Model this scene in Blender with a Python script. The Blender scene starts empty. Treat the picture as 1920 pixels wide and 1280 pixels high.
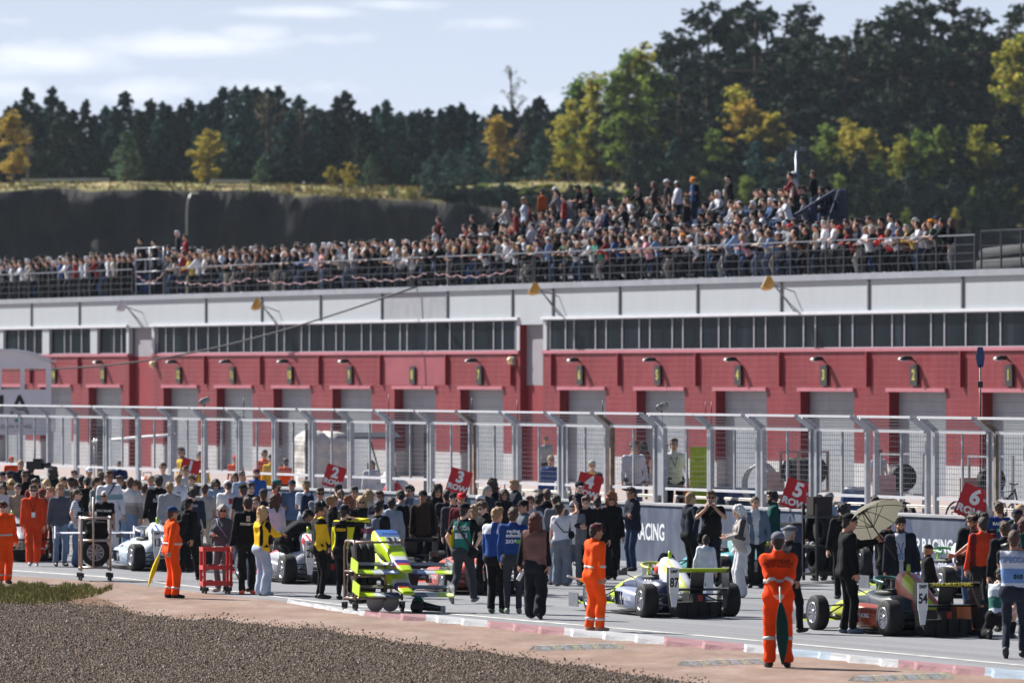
import bpy, math, random
import numpy as np
from mathutils import Vector, Matrix
from mathutils.bvhtree import BVHTree

S = bpy.context.scene
COL = S.collection
R = math.radians
rnd = random.Random(7)

# ------------------------------------------------------------------ camera, sky, sun, exposure
F = 12500.0            # focal length in pixels of the 1920 px wide photograph
CAMH = 4.1
HOR = 700.0            # picture row of the horizon
cd = bpy.data.cameras.new('camera')
cam = bpy.data.objects.new('camera', cd); COL.objects.link(cam)
cam.location = (0, 0, CAMH); cam.rotation_euler = (R(90), 0, 0)
cd.sensor_width = 36; cd.lens = F / 1920 * 36; cd.shift_y = 60 / 1920
cd.clip_start = 1; cd.clip_end = 20000
cd.dof.use_dof = True; cd.dof.focus_distance = 112; cd.dof.aperture_fstop = 3.4
S.camera = cam

SUN = Vector((-0.72, 0.60, 0.84)).normalized()
sd = bpy.data.lights.new('sun', 'SUN'); sd.energy = 5.0; sd.angle = R(0.5); sd.color = (1, .965, .91)
so = bpy.data.objects.new('sun', sd); COL.objects.link(so)
so.rotation_euler = SUN.to_track_quat('Z', 'Y').to_euler(); so.location = (-60, 60, 80)

W = bpy.data.worlds.new('World'); S.world = W; W.use_nodes = True
nt = W.node_tree; N = nt.nodes; L = nt.links
for n in list(N): N.remove(n)
out = N.new('ShaderNodeOutputWorld'); bg = N.new('ShaderNodeBackground'); L.new(bg.outputs[0], out.inputs[0])
sky = N.new('ShaderNodeTexSky'); sky.sky_type = 'NISHITA'; sky.sun_disc = False
sky.sun_elevation = math.asin(SUN.z); sky.sun_rotation = math.atan2(SUN.x, SUN.y)
sky.altitude = 100; sky.air_density = 1.0; sky.dust_density = 1.2; sky.ozone_density = 2.0
bg.inputs[1].default_value = 0.05
tc = N.new('ShaderNodeTexCoord')
va = N.new('ShaderNodeVectorMath'); va.operation = 'ADD'; va.inputs[1].default_value = (0, 0, .20)
L.new(tc.outputs['Generated'], va.inputs[0]); L.new(va.outputs[0], sky.inputs[0])
# thin fair-weather clouds low over the horizon, by direction
sx = N.new('ShaderNodeSeparateXYZ'); L.new(tc.outputs['Generated'], sx.inputs[0])
def wm(op, a, b=None, c=None, clamp=False):
    m = N.new('ShaderNodeMath'); m.operation = op; m.use_clamp = clamp
    for i, v in enumerate((a, b, c)):
        if v is None: continue
        if isinstance(v, (int, float)): m.inputs[i].default_value = v
        else: L.new(v, m.inputs[i])
    return m.outputs[0]
nz = N.new('ShaderNodeTexNoise'); nz.inputs['Scale'].default_value = 1; nz.inputs['Detail'].default_value = 5
nz.inputs['Roughness'].default_value = .55
mp = N.new('ShaderNodeMapping'); mp.inputs['Scale'].default_value = (150, 1, 420)
L.new(tc.outputs['Generated'], mp.inputs[0]); L.new(mp.outputs[0], nz.inputs['Vector'])
dens = None
for (px, py, wx, wy, a) in [(90, 112, 150, 30, 1.0), (345, 86, 175, 24, 1.0), (470, 66, 80, 18, .8), (560, 24, 130, 13, .8), (740, 10, 110, 12, .6),
                            (920, 44, 75, 13, .6), (280, 172, 120, 24, .7), (30, 170, 80, 22, .6), (600, 74, 120, 14, .45), (470, 168, 90, 16, .5), (40, 42, 50, 9, .4),
                            (1020, 190, 160, 20, .4), (600, 170, 90, 18, .4)]:
    cx, cz = (px - 960) / F, (HOR - py) / F
    dx = wm('MULTIPLY', wm('SUBTRACT', sx.outputs[0], cx), F / wx)
    dz = wm('MULTIPLY', wm('SUBTRACT', sx.outputs[2], cz), F / wy)
    q = wm('ADD', wm('MULTIPLY', dx, dx), wm('MULTIPLY', dz, dz))
    g = wm('MULTIPLY', wm('EXPONENT', wm('MULTIPLY', q, -1.0)), a)
    dens = g if dens is None else wm('MAXIMUM', dens, g)
dens = wm('MULTIPLY', dens, wm('GREATER_THAN', sx.outputs[1], 0))
cl = wm('SUBTRACT', wm('ADD', dens, wm('MULTIPLY', nz.outputs[0], 1.0)), .66)
cl = wm('MULTIPLY', cl, 1.3, clamp=True)
mx = N.new('ShaderNodeMix'); mx.data_type = 'RGBA'
L.new(wm('MULTIPLY', cl, .6), mx.inputs[0]); L.new(sky.outputs[0], mx.inputs[6])
mx.inputs[7].default_value = (12.4, 12.8, 13.6, 1)
tn = N.new('ShaderNodeMix'); tn.data_type = 'RGBA'; tn.inputs[0].default_value = .55   # thin high veil of cloud whitening the blue
L.new(sky.outputs[0], tn.inputs[6]); tn.inputs[7].default_value = (9.9, 10.6, 12.1, 1)
L.new(wm('MULTIPLY', wm('MULTIPLY', wm('EXPONENT', wm('MULTIPLY', wm('MAXIMUM', sx.outputs[2], 0), -9.0)), .95), wm('MULTIPLY', sx.outputs[1], 2.0, clamp=True)), tn.inputs[0])
L.new(tn.outputs[2], mx.inputs[6])
L.new(mx.outputs[2], bg.inputs[0])
S.view_settings.view_transform = 'Standard'; S.view_settings.look = 'None'
S.view_settings.exposure = 0.88; S.view_settings.gamma = 1
S.render.engine = 'CYCLES'
S.cycles.use_denoising = True
S.cycles.max_bounces = 6; S.cycles.transparent_max_bounces = 8

# ------------------------------------------------------------------ picture <-> place
def gpt(px, py, z=0.0):
    d = (CAMH - z) * F / (py - HOR)
    return Vector(((px - 960) * d / F, d, z))
def at(px, py, d):
    return Vector(((px - 960) * d / F, d, CAMH + (HOR - py) * d / F))
TH = R(23.6)
U = Vector((-math.sin(TH), math.cos(TH), 0))        # along the straight, away from the camera
NV = Vector((-math.cos(TH), -math.sin(TH), 0))      # from the pits towards the track
ROTU = Matrix.Rotation(TH, 4, 'Z')
class Line:
    """a line along the straight; t metres along it, o metres towards the track, z up"""
    def __init__(s, X, d): s.p = Vector((X, d, 0))
    def P(s, t, o=0, z=0): return s.p + U * t + NV * o + Vector((0, 0, z))
    def t(s, px, o=0):
        X, d = (s.p + NV * o).x, (s.p + NV * o).y
        k = px - 960
        return (X * F - k * d) / (k * U.y - U.x * F)
    def scale(s, px, o=0): return F / s.P(s.t(px, o), o).y
    def mat(s, t, o=0, z=0):
        """frame: x = outward to the track, y = along U, z up (x,y,z right-handed after flip)"""
        return Matrix.Translation(s.P(t, o, z)) @ Matrix(((NV.x, U.x, 0, 0), (NV.y, U.y, 0, 0), (0, 0, 1, 0), (0, 0, 0, 1)))
BL = Line(15.33, 204.8)      # the facade
_d = 4.1 * F / 355
WL = Line((1246 - 960) * _d / F, _d)   # track face of the pit wall

# ------------------------------------------------------------------ materials
MATS = {}
def nodes(name):
    m = bpy.data.materials.new(name); m.use_nodes = True
    return m, m.node_tree.nodes, m.node_tree.links, m.node_tree.nodes['Principled BSDF']
def lin(c):
    """sRGB 0-255 -> linear"""
    return tuple(((v / 255) / 12.92 if v / 255 <= .04045 else ((v / 255 + .055) / 1.055) ** 2.4) for v in c)
def mat(name, col, rough=.6, metal=0.0, var=.12, scale=8, bump=0.0, bscale=60, coat=0.0, spec=.5, emit=None, perobj=False):
    if name in MATS: return MATS[name]
    m, n, l, b = nodes(name)
    c = (*col, 1)
    b.inputs['Base Color'].default_value = c
    b.inputs['Roughness'].default_value = rough; b.inputs['Metallic'].default_value = metal
    b.inputs['Specular IOR Level'].default_value = spec
    if coat: b.inputs['Coat Weight'].default_value = coat; b.inputs['Coat Roughness'].default_value = .08
    t = n.new('ShaderNodeTexCoord')
    if var:
        z = n.new('ShaderNodeTexNoise'); z.inputs['Scale'].default_value = scale; z.inputs['Detail'].default_value = 4
        l.new(t.outputs['Object'], z.inputs['Vector'])
        r = n.new('ShaderNodeMapRange'); r.inputs[1].default_value = .3; r.inputs[2].default_value = .7
        r.inputs[3].default_value = 1 - var; r.inputs[4].default_value = 1 + var
        l.new(z.outputs[0], r.inputs[0])
        x = n.new('ShaderNodeMix'); x.data_type = 'RGBA'; x.blend_type = 'MULTIPLY'; x.inputs[0].default_value = 1
        x.inputs[6].default_value = c
        l.new(r.outputs[0], x.inputs[7]); l.new(x.outputs[2], b.inputs['Base Color'])
    if bump:
        z2 = n.new('ShaderNodeTexNoise'); z2.inputs['Scale'].default_value = bscale; z2.inputs['Detail'].default_value = 3
        l.new(t.outputs['Object'], z2.inputs['Vector'])
        bp = n.new('ShaderNodeBump'); bp.inputs['Strength'].default_value = bump; bp.inputs['Distance'].default_value = .03
        l.new(z2.outputs[0], bp.inputs['Height']); l.new(bp.outputs[0], b.inputs['Normal'])
    MATS[name] = m
    return m
def cloth(c):
    """woven fabric of an sRGB colour"""
    k = 'fabric_%02x%02x%02x' % tuple(c)
    return mat(k, lin(c), .9, 0, .14, 5, .45, 9, spec=.25)
def paint(c, rough=.35, coat=.3):
    k = 'paint_%02x%02x%02x_%d' % (*c, int(rough * 100))
    return mat(k, lin(c), rough, 0, .05, 3, coat=coat)
def metal(c=(150, 152, 156), rough=.4):
    return mat('metal_%02x%02x%02x' % tuple(c), lin(c), rough, .85, .1, 4)

# ------------------------------------------------------------------ mesh helpers
def link(name, me, parent=None, M=None):
    o = bpy.data.objects.new(name, me); COL.objects.link(o)
    if parent is not None: o.parent = parent
    if M is not None: o.matrix_local = M
    return o
def np_mesh(name, V, Fq, mats, mi=None, smooth=False):
    """V (n,3), Fq (m,k) with constant k"""
    me = bpy.data.meshes.new(name)
    V = np.ascontiguousarray(V, np.float32); Fq = np.ascontiguousarray(Fq, np.int32)
    m, k = Fq.shape
    me.vertices.add(len(V)); me.vertices.foreach_set('co', V.ravel())
    me.loops.add(m * k); me.loops.foreach_set('vertex_index', Fq.ravel())
    me.polygons.add(m); me.polygons.foreach_set('loop_start', np.arange(0, m * k, k, dtype=np.int32))
    for x in (mats if isinstance(mats, (list, tuple)) else [mats]): me.materials.append(x)
    if mi is not None: me.polygons.foreach_set('material_index', np.asarray(mi, np.int32))
    me.polygons.foreach_set('use_smooth', np.full(m, smooth))
    me.update(calc_edges=True); me.validate()
    return me
class MB:
    """collects boxes, tubes, lathes and prisms and links them as ONE mesh"""
    def __init__(s): s.v = []; s.f = []; s.m = []; s.sm = []
    def _add(s, vs, fs, mi=0, smooth=False, M=None):
        o = len(s.v)
        s.v += [tuple(M @ Vector(v)) if M is not None else tuple(v) for v in vs]
        s.f += [tuple(i + o for i in f) for f in fs]; s.m += [mi] * len(fs); s.sm += [smooth] * len(fs)
        return s
    def box(s, c, d, M=None, mi=0, rz=0):
        x, y, z = d[0] / 2, d[1] / 2, d[2] / 2
        vs = [Vector((a * x, b * y, e * z)) for a in (-1, 1) for b in (-1, 1) for e in (-1, 1)]
        if rz: vs = [Matrix.Rotation(rz, 3, 'Z') @ v for v in vs]
        vs = [v + Vector(c) for v in vs]
        return s._add(vs, [(0, 1, 3, 2), (4, 6, 7, 5), (0, 4, 5, 1), (2, 3, 7, 6), (0, 2, 6, 4), (1, 5, 7, 3)], mi, False, M)
    def bar(s, a, b, w, h=None, M=None, mi=0):
        """rectangular bar between two points"""
        h = h or w; a, b = Vector(a), Vector(b); d = (b - a).normalized()
        up = Vector((0, 0, 1)) if abs(d.z) < .95 else Vector((1, 0, 0))
        r = d.cross(up).normalized(); up = r.cross(d)
        vs = [p + r * (i * w / 2) + up * (j * h / 2) for p in (a, b) for (i, j) in ((-1, -1), (1, -1), (1, 1), (-1, 1))]
        return s._add(vs, [(0, 3, 2, 1), (4, 5, 6, 7), (0, 1, 5, 4), (1, 2, 6, 5), (2, 3, 7, 6), (3, 0, 4, 7)], mi, False, M)
    def tube(s, path, r, n=8, M=None, mi=0, cap=True, closed=False):
        P = [Vector(p) for p in path]; k = len(P)
        rr = r if isinstance(r, (list, tuple)) else [r] * k
        vs = []; prev = None
        for i, p in enumerate(P):
            a = P[i - 1] if (i > 0 or closed) else p
            b = P[(i + 1) % k] if (i < k - 1 or closed) else p
            d = (b - a).normalized()
            if prev is None:
                up = Vector((0, 0, 1)) if abs(d.z) < .9 else Vector((1, 0, 0))
                e1 = d.cross(up).normalized()
            else:
                e1 = (prev - d * prev.dot(d)).normalized()
            prev = e1; e2 = d.cross(e1)
            vs += [p + (e1 * math.cos(2 * math.pi * j / n) + e2 * math.sin(2 * math.pi * j / n)) * rr[i] for j in range(n)]
        fs = []
        for i in range(k if closed else k - 1):
            a, b = i * n, ((i + 1) % k) * n
            fs += [(a + j, a + (j + 1) % n, b + (j + 1) % n, b + j) for j in range(n)]
        s._add(vs, fs, mi, True, M)
        if cap and not closed:
            o = len(s.v) - len(vs)
            s.f += [tuple(o + j for j in reversed(range(n))), tuple(o + (k - 1) * n + j for j in range(n))]
            s.m += [mi] * 2; s.sm += [False] * 2
        return s
    def lathe(s, prof, n=24, M=None, mi=0, axis='Z', smooth=True):
        """prof: (radius, height) pairs, spun about the axis"""
        vs = []
        for (r, h) in prof:
            for j in range(n):
                a = 2 * math.pi * j / n; c, q = r * math.cos(a), r * math.sin(a)
                vs.append((c, q, h) if axis == 'Z' else ((h, c, q) if axis == 'X' else (q, h, c)))
        fs = []
        for i in range(len(prof) - 1):
            fs += [(i * n + j, i * n + (j + 1) % n, (i + 1) * n + (j + 1) % n, (i + 1) * n + j) for j in range(n)]
        return s._add(vs, fs, mi, smooth, M)
    def prism(s, poly, z0, z1, M=None, mi=0):
        n = len(poly)
        vs = [(x, y, z0) for x, y in poly] + [(x, y, z1) for x, y in poly]
        fs = [tuple(reversed(range(n))), tuple(range(n, 2 * n))] + [(j, (j + 1) % n, n + (j + 1) % n, n + j) for j in range(n)]
        return s._add(vs, fs, mi, False, M)
    def loft(s, secs, M=None, mi=0, smooth=True, cap=True, mif=None):
        """secs: lists of n points each"""
        n = len(secs[0]); vs = [p for q in secs for p in q]; fs = []; ms = []
        for i in range(len(secs) - 1):
            for j in range(n):
                fs.append((i * n + j, i * n + (j + 1) % n, (i + 1) * n + (j + 1) % n, (i + 1) * n + j))
                ms.append(mif(i, j) if mif else mi)
        if cap:
            fs += [tuple(reversed(range(n))), tuple((len(secs) - 1) * n + j for j in range(n))]; ms += [ms[0], ms[-1]]
        s._add(vs, fs, mi, smooth, M)
        s.m[-len(fs):] = ms
        return s
    def mesh(s, name, mats):
        me = bpy.data.meshes.new(name); me.from_pydata(s.v, [], s.f)
        for x in (mats if isinstance(mats, (list, tuple)) else [mats]): me.materials.append(x)
        me.polygons.foreach_set('material_index', s.m); me.polygons.foreach_set('use_smooth', s.sm)
        me.update(); return me
    def build(s, name, mats, parent=None, M=None):
        return link(name, s.mesh(name, mats), parent, M)
def thing(name, label, cat, M=None, group=None):
    o = bpy.data.objects.new(name, None); COL.objects.link(o); o.empty_display_size = .2
    if M is not None: o.matrix_world = M
    tag(o, label, cat, group); return o
def tag(o, label, cat, group=None):
    o['label'] = label; o['category'] = cat
    if group: o['group'] = group
    return o
def kind(o, k): o['kind'] = k; return o
def T(x, y, z): return Matrix.Translation((x, y, z))
def RZ(a): return Matrix.Rotation(a, 4, 'Z')
_fontcache = {}
def text_mesh(txt, size, depth=.004, shear=0, bold=0.0, spacing=1.0):
    key = (txt, size, depth, shear, bold, spacing)
    if key in _fontcache: return _fontcache[key]
    c = bpy.data.curves.new('lettering', 'FONT'); c.body = txt; c.size = size; c.extrude = depth
    c.align_x = 'CENTER'; c.align_y = 'CENTER'; c.shear = shear; c.offset = bold; c.space_character = spacing; c.resolution_u = 3
    c.space_line = .85
    o = bpy.data.objects.new('lettering', c); COL.objects.link(o)
    dg = bpy.context.evaluated_depsgraph_get()
    me = bpy.data.meshes.new_from_object(o.evaluated_get(dg)); me.name = 'lettering'
    bpy.data.objects.remove(o); bpy.data.curves.remove(c)
    _fontcache[key] = me; return me
def lettering(txt, size, m, parent, M, depth=.004, shear=0, bold=0.0, name='lettering', spacing=1.0, sx=1.0):
    """M: frame whose x runs along the words, y up, z out of the surface"""
    me = text_mesh(txt, size, depth, shear, bold, spacing).copy(); me.materials.clear(); me.materials.append(m)
    if sx != 1: M = M @ Matrix.Diagonal((sx, 1, 1, 1))
    return link(name, me, parent, M)
def face(x, y, z):
    """4x4 from three column axes"""
    return Matrix(((x[0], y[0], z[0], 0), (x[1], y[1], z[1], 0), (x[2], y[2], z[2], 0), (0, 0, 0, 1)))

# ------------------------------------------------------------------ ground
def special(name, fn, rough=.9):
    if name in MATS: return MATS[name]
    m, n, l, b = nodes(name); b.inputs['Roughness'].default_value = rough; b.inputs['Specular IOR Level'].default_value = .3
    t = n.new('ShaderNodeTexCoord')
    def noise(sc, det=4, rg=.5, vec='Object', mapv=None):
        z = n.new('ShaderNodeTexNoise'); z.inputs['Scale'].default_value = sc; z.inputs['Detail'].default_value = det; z.inputs['Roughness'].default_value = rg
        v = t.outputs[vec]
        if mapv:
            q = n.new('ShaderNodeMapping'); q.inputs['Scale'].default_value = mapv; l.new(v, q.inputs[0]); v = q.outputs[0]
        l.new(v, z.inputs['Vector']); return z.outputs[0]
    def ramp(f, stops):
        r = n.new('ShaderNodeValToRGB'); l.new(f, r.inputs[0]); e = r.color_ramp.elements
        while len(e) < len(stops): e.new(.5)
        for i, (p, c) in enumerate(stops): e[i].position = p; e[i].color = (*lin(c), 1)
        return r.outputs[0]
    def mixc(f, a, c, bt='MIX'):
        x = n.new('ShaderNodeMix'); x.data_type = 'RGBA'; x.blend_type = bt
        for i, v in ((0, f), (6, a), (7, c)):
            if isinstance(v, float): x.inputs[i].default_value = v
            elif isinstance(v, tuple): x.inputs[i].default_value = (*lin(v), 1)
            else: l.new(v, x.inputs[i])
        return x.outputs[2]
    def mth(op, a, c=None, cl=False):
        q = n.new('ShaderNodeMath'); q.operation = op; q.use_clamp = cl
        for i, v in ((0, a), (1, c)):
            if v is None: continue
            if isinstance(v, (int, float)): q.inputs[i].default_value = v
            else: l.new(v, q.inputs[i])
        return q.outputs[0]
    def bump(h, st=.4, dist=.02):
        q = n.new('ShaderNodeBump'); q.inputs['Strength'].default_value = st; q.inputs['Distance'].default_value = dist
        l.new(h, q.inputs['Height']); l.new(q.outputs[0], b.inputs['Normal'])
    class X: pass
    x = X(); x.n, x.l, x.b, x.t, x.noise, x.ramp, x.mix, x.math, x.bump = n, l, b, t, noise, ramp, mixc, mth, bump
    c = fn(x)
    if c is not None: l.new(c, b.inputs['Base Color'])
    MATS[name] = m; return m
def _asphalt(x):
    f = x.noise(26, 6, .7); s = x.noise(160, 2, .5); q_ = x.n.new('ShaderNodeMapping'); q_.inputs['Rotation'].default_value = (0, 0, -TH); x.l.new(x.t.outputs['Object'], q_.inputs[0]); q2 = x.n.new('ShaderNodeMapping'); q2.inputs['Scale'].default_value = (1.3, .035, 1); x.l.new(q_.outputs[0], q2.inputs[0]); z_ = x.n.new('ShaderNodeTexNoise'); z_.inputs['Scale'].default_value = 1; z_.inputs['Detail'].default_value = 6; x.l.new(q2.outputs[0], z_.inputs['Vector']); g = x.math('MULTIPLY', x.math('SUBTRACT', z_.outputs[0], .42, True), 4.0, True)
    c = x.ramp(f, [(.3, (116, 117, 121)), (.55, (137, 138, 141)), (.75, (158, 158, 160))])
    c = x.mix(x.math('MULTIPLY', g, .5), c, (96, 96, 102))
    x.bump(s, .5, .012); return c
def _runoff(x):
    f = x.noise(1.1, 6, .65, mapv=(1, .35, 1)); g = x.noise(9, 5, .7); k = x.noise(.5, 3, .5)
    c = x.ramp(f, [(.25, (106, 90, 80)), (.45, (132, 112, 100)), (.6, (150, 130, 118)), (.8, (172, 158, 150))])
    c = x.mix(x.math('MULTIPLY', x.math('SUBTRACT', g, .42, True), 2.2, True), c, (104, 74, 62))
    x.bump(g, .5, .02); return x.mix(x.math('MULTIPLY', x.math('SUBTRACT', k, .45, True), 2.0, True), c, (138, 106, 86))
def _soil(x):
    g = x.noise(7, 5, .7); x.bump(g, .8, .06)
    return x.ramp(g, [(.3, (70, 56, 47)), (.55, (104, 88, 76)), (.75, (132, 116, 102))])
def _dirt(x):
    g = x.noise(3, 5, .7); x.bump(g, .8, .06)
    return x.ramp(g, [(.3, (84, 58, 42)), (.55, (112, 82, 60)), (.75, (126, 106, 70))])
def _stone(x):
    i = x.n.new('ShaderNodeNewGeometry')
    return x.ramp(i.outputs['Random Per Island'], [(0, (88, 75, 64)), (.5, (118, 102, 88)), (.85, (144, 127, 112)), (1, (184, 170, 156))])
def _grass(x):
    i = x.n.new('ShaderNodeNewGeometry')
    return x.ramp(i.outputs['Random Per Island'], [(0, (84, 94, 44)), (.5, (112, 120, 58)), (.8, (146, 138, 82)), (1, (172, 154, 112))])
def strip(name, top, bot, z, m, cols=60, knd='structure'):
    """a sheet lying between two lines traced on the ground"""
    tx = [p[0] for p in top]; ty = [p[1] for p in top]; bx = [p[0] for p in bot]; by = [p[1] for p in bot]
    V = []; Fq = []
    lo, hi = min(tx[0], bx[0]), max(tx[-1], bx[-1])
    for i in range(cols + 1):
        x = lo + (hi - lo) * i / cols
        V += [gpt(x, np.interp(x, tx, ty), z), gpt(x, np.interp(x, bx, by), z)]
        if i: a = 2 * i - 2; Fq.append((a, a + 1, a + 3, a + 2))
    return kind(link(name, np_mesh(name, V, Fq, m)), knd)
soil = special('soil', _soil); asph = special('asphalt', _asphalt)
kind(MB().box((0, 1500, -.3), (9000, 9000, .5)).build('ground', soil), 'structure')
# the racing surface reaches from the verge to the pit wall; beyond the wall the pit lane
a, b = WL.P(-90, 26, 0), WL.P(-90, 0, 0); c, d = WL.P(420, 0, 0), WL.P(420, 26, 0)
kind(link('track', np_mesh('track', [a, b, c, d], [(0, 1, 2, 3)], asph)), 'structure')
edge_track = [(-260, 1058), (0, 1077), (60, 1081), (230, 1092), (330, 1104), (440, 1118), (545, 1128), (640, 1139), (740, 1150), (860, 1157), (1000, 1172), (1130, 1184), (1280, 1198), (1400, 1210), (1500, 1221), (1600, 1232), (1700, 1243), (1920, 1260), (2200, 1284)]
edge_gravel = [(-260, 1127), (0, 1131), (120, 1130), (200, 1138), (270, 1158), (420, 1166), (640, 1188), (760, 1209), (900, 1224), (1000, 1238), (1100, 1254), (1200, 1268), (1300, 1284), (1500, 1312), (2200, 1400)]
strip('verge', edge_track, [(-260, 1500), (2200, 1500)], .004, special('runoff', _runoff), 90)
strip('gravel_bed', edge_gravel, [(-260, 1500), (2200, 1500)], .008, soil, 90)
strip('dry_earth', [(-260, 1096), (0, 1098), (40, 1100), (90, 1102), (130, 1108), (170, 1113), (190, 1122), (215, 1130), (238, 1143), (258, 1150), (285, 1159)], [(-260, 1130), (0, 1134), (40, 1135), (90, 1138), (130, 1140), (170, 1146), (190, 1150), (215, 1156), (238, 1160), (258, 1162), (285, 1162)], .012, special('dirt', _dirt), 50)
# painted edge line
lt = [(-200, 1052), (0, 1067), (230, 1083), (440, 1108), (640, 1133), (860, 1151), (1000, 1163.5), (1200, 1180.5), (1431, 1201), (1650, 1221), (1920, 1246.5), (2200, 1273)]
strip('track_edge_line', [(x, y - 1.0) for x, y in lt], [(x, y + 1.0) for x, y in lt], .005, mat('road_paint', lin((186, 184, 180)), .85, 0, .35, 3), 60)
# saw-tooth kerb, painted in turns
kt = [(540, 1125), (640, 1139), (740, 1149), (815, 1153), (920, 1164), (1000, 1172), (1130, 1183), (1280, 1197), (1400, 1208), (1542, 1222), (1661, 1235), (1780, 1246), (1920, 1258), (2100, 1275)]
kb = [(540, 1130), (640, 1148), (740, 1162), (815, 1167), (920, 1178), (1000, 1187), (1130, 1199), (1280, 1214), (1400, 1223), (1542, 1236), (1661, 1250), (1780, 1262), (1920, 1276), (2100, 1296)]
ksw = mat('kerb_white', lin((164, 164, 166)), .85, 0, .3, 2.5, .5, 12); ksr = mat('kerb_red', lin((142, 102, 106)), .85, 0, .35, 2.5, .5, 12)
ksb = mat('kerb_blue', lin((140, 154, 168)), .85, 0, .3, 2.5, .3, 12)
kv, kf, km = [], [], []
xs = np.linspace(540, 2100, 260)
acc = 0; prev = None
for i, x in enumerate(xs):
    p, q = gpt(x, np.interp(x, *zip(*kt))), gpt(x, np.interp(x, *zip(*kb)))
    if prev is not None: acc += (q - prev).length
    prev = q.copy()
    fr = (acc / 1.25) % 1.0
    hh = .015 + .06 * (1 - fr)
    q2 = q + (p - q) * (.22 * fr)
    kv += [p + Vector((0, 0, .012)), p.lerp(q2, .55) + Vector((0, 0, .012 + hh * .5)), q2 + Vector((0, 0, .012 + hh)), q2 + Vector((-.02, -.06, .002))]
    if i:
        o = 4 * i - 4
        ci = [0, 0, 1, 0, 1, 0, 1, 0, 2, 0, 1, 2][int(np.searchsorted([600, 690, 800, 915, 1060, 1250, 1400, 1480, 1560, 1690, 1850], x))]
        for j in range(3): kf.append((o + j, o + j + 1, o + j + 5, o + j + 4)); km.append(ci)
kind(link('kerb', np_mesh('kerb', kv, kf, [ksw, ksr, ksb], km)), 'structure')

def scatter_poly(n, seed, test, dlo, dhi, xlo=-160, xhi=2080):
    r = np.random.default_rng(seed); out = []
    d = np.sqrt(r.uniform(dlo ** 2, dhi ** 2, n)); px = r.uniform(xlo, xhi, n)
    py = HOR + CAMH * F / d
    k = test(px, py)
    return np.c_[(px[k] - 960) * d[k] / F, d[k], np.zeros(k.sum())], r
P, r = scatter_poly(380000, 3, lambda x, y: y > np.interp(x, *zip(*edge_gravel)) - 1 + 3 * np.sin(x * .05) * np.sin(x * .013) - 16 * np.random.default_rng(2).random(len(x)) ** 14, 78, 121)
n = len(P)
base = np.array([(1, 0, 0), (-1, 0, 0), (0, 1, 0), (0, -1, 0), (0, 0, 1), (0, 0, -1)], float)
tri = np.array([(0, 2, 4), (2, 1, 4), (1, 3, 4), (3, 0, 4), (2, 0, 5), (1, 2, 5), (3, 1, 5), (0, 3, 5)])
sz = r.uniform(.008, .021, n) * (1 + (r.random(n) > .96) * .6)
V = base[None] * r.uniform(.6, 1.25, (n, 6, 1)) * sz[:, None, None]
an = r.uniform(0, 6.28, n); cs, sn = np.cos(an), np.sin(an)
V = np.stack([V[..., 0] * cs[:, None] - V[..., 1] * sn[:, None], V[..., 0] * sn[:, None] + V[..., 1] * cs[:, None], V[..., 2] * .8], -1)
V += P[:, None, :]; V[..., 2] += sz[:, None] * .45 + .008
kind(link('gravel', np_mesh('gravel', V.reshape(-1, 3), (tri[None] + 6 * np.arange(n)[:, None, None]).reshape(-1, 3), special('stone', _stone))), 'stuff')
def blades(name, P, r, hmin, hmax, w, m):
    n = len(P); a = r.uniform(0, 6.28, n); h = r.uniform(hmin, hmax, n)
    lean = r.normal(0, .35, (n, 2)) * h[:, None]
    wx, wy = np.cos(a) * w, np.sin(a) * w
    z = np.zeros(n)
    V = np.stack([P + np.c_[wx, wy, z], P - np.c_[wx, wy, z], P + np.c_[lean[:, 0], lean[:, 1], h]], 1)
    return kind(link(name, np_mesh(name, V.reshape(-1, 3), np.arange(3 * n).reshape(-1, 3), m)), 'stuff')
gm = special('grass_blade', _grass)
P, r = scatter_poly(44000, 5, lambda x, y: (y > 1097 + .03 * np.abs(x) + 5 * np.sin(x * .11) * np.sin(x * .037 + 1)) & (y < np.interp(x, [-160, 0, 60, 120, 190, 205], [1133, 1135, 1136, 1131, 1116, 1108]) - 22 * np.random.default_rng(1).random(len(x)) ** 2.2), 112, 131, -160, 210)
P[:, 2] = .012; blades('grass', P, r, .03, .11, .010, gm)

# ------------------------------------------------------------------ far terrain: quarry cliff and the plateau with the forest
TX = [-600, 0, 250, 480, 700, 850, 1000, 1200, 1400, 1560, 1920, 2600]
YE = [352, 357, 356, 362, 374, 384, 398, 420, 440, 446, 446, 446]     # brink of the cliff
YB = [338, 344, 342, 346, 352, 352, 340, 345, 395, 410, 412, 412]     # top of the grassy bank
def zrow(y, d): return CAMH + (HOR - y) * d / F
def bank(px): return zrow(np.interp(px, TX, YB), 716.0)
def _terrain(x):
    g = x.n.new('ShaderNodeNewGeometry'); s = x.n.new('ShaderNodeSeparateXYZ'); x.l.new(g.outputs['Normal'], s.inputs[0])
    f = x.noise(.35, 6, .65, mapv=(1, .3, .25)); q = x.noise(.12, 5, .6)
    soilc = x.ramp(f, [(.25, (21, 19, 21)), (.5, (36, 33, 34)), (.72, (60, 55, 52))])
    gr = x.ramp(q, [(.3, (92, 100, 52)), (.5, (138, 130, 80)), (.7, (164, 142, 104))])
    soilc = x.mix(x.math('MULTIPLY', x.math('SUBTRACT', q, .56, True), 3.0, True), soilc, (70, 84, 62))
    x.bump(f, .8, .8)
    return x.mix(x.math('MULTIPLY', x.math('SUBTRACT', s.outputs[2], .86, True), 14.0, True), soilc, gr)
rr = np.random.default_rng(11)
pxs = np.arange(-700, 2640, 16.0); V = []; nc = len(pxs)
fr = np.linspace(0, 1, 16)
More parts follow.
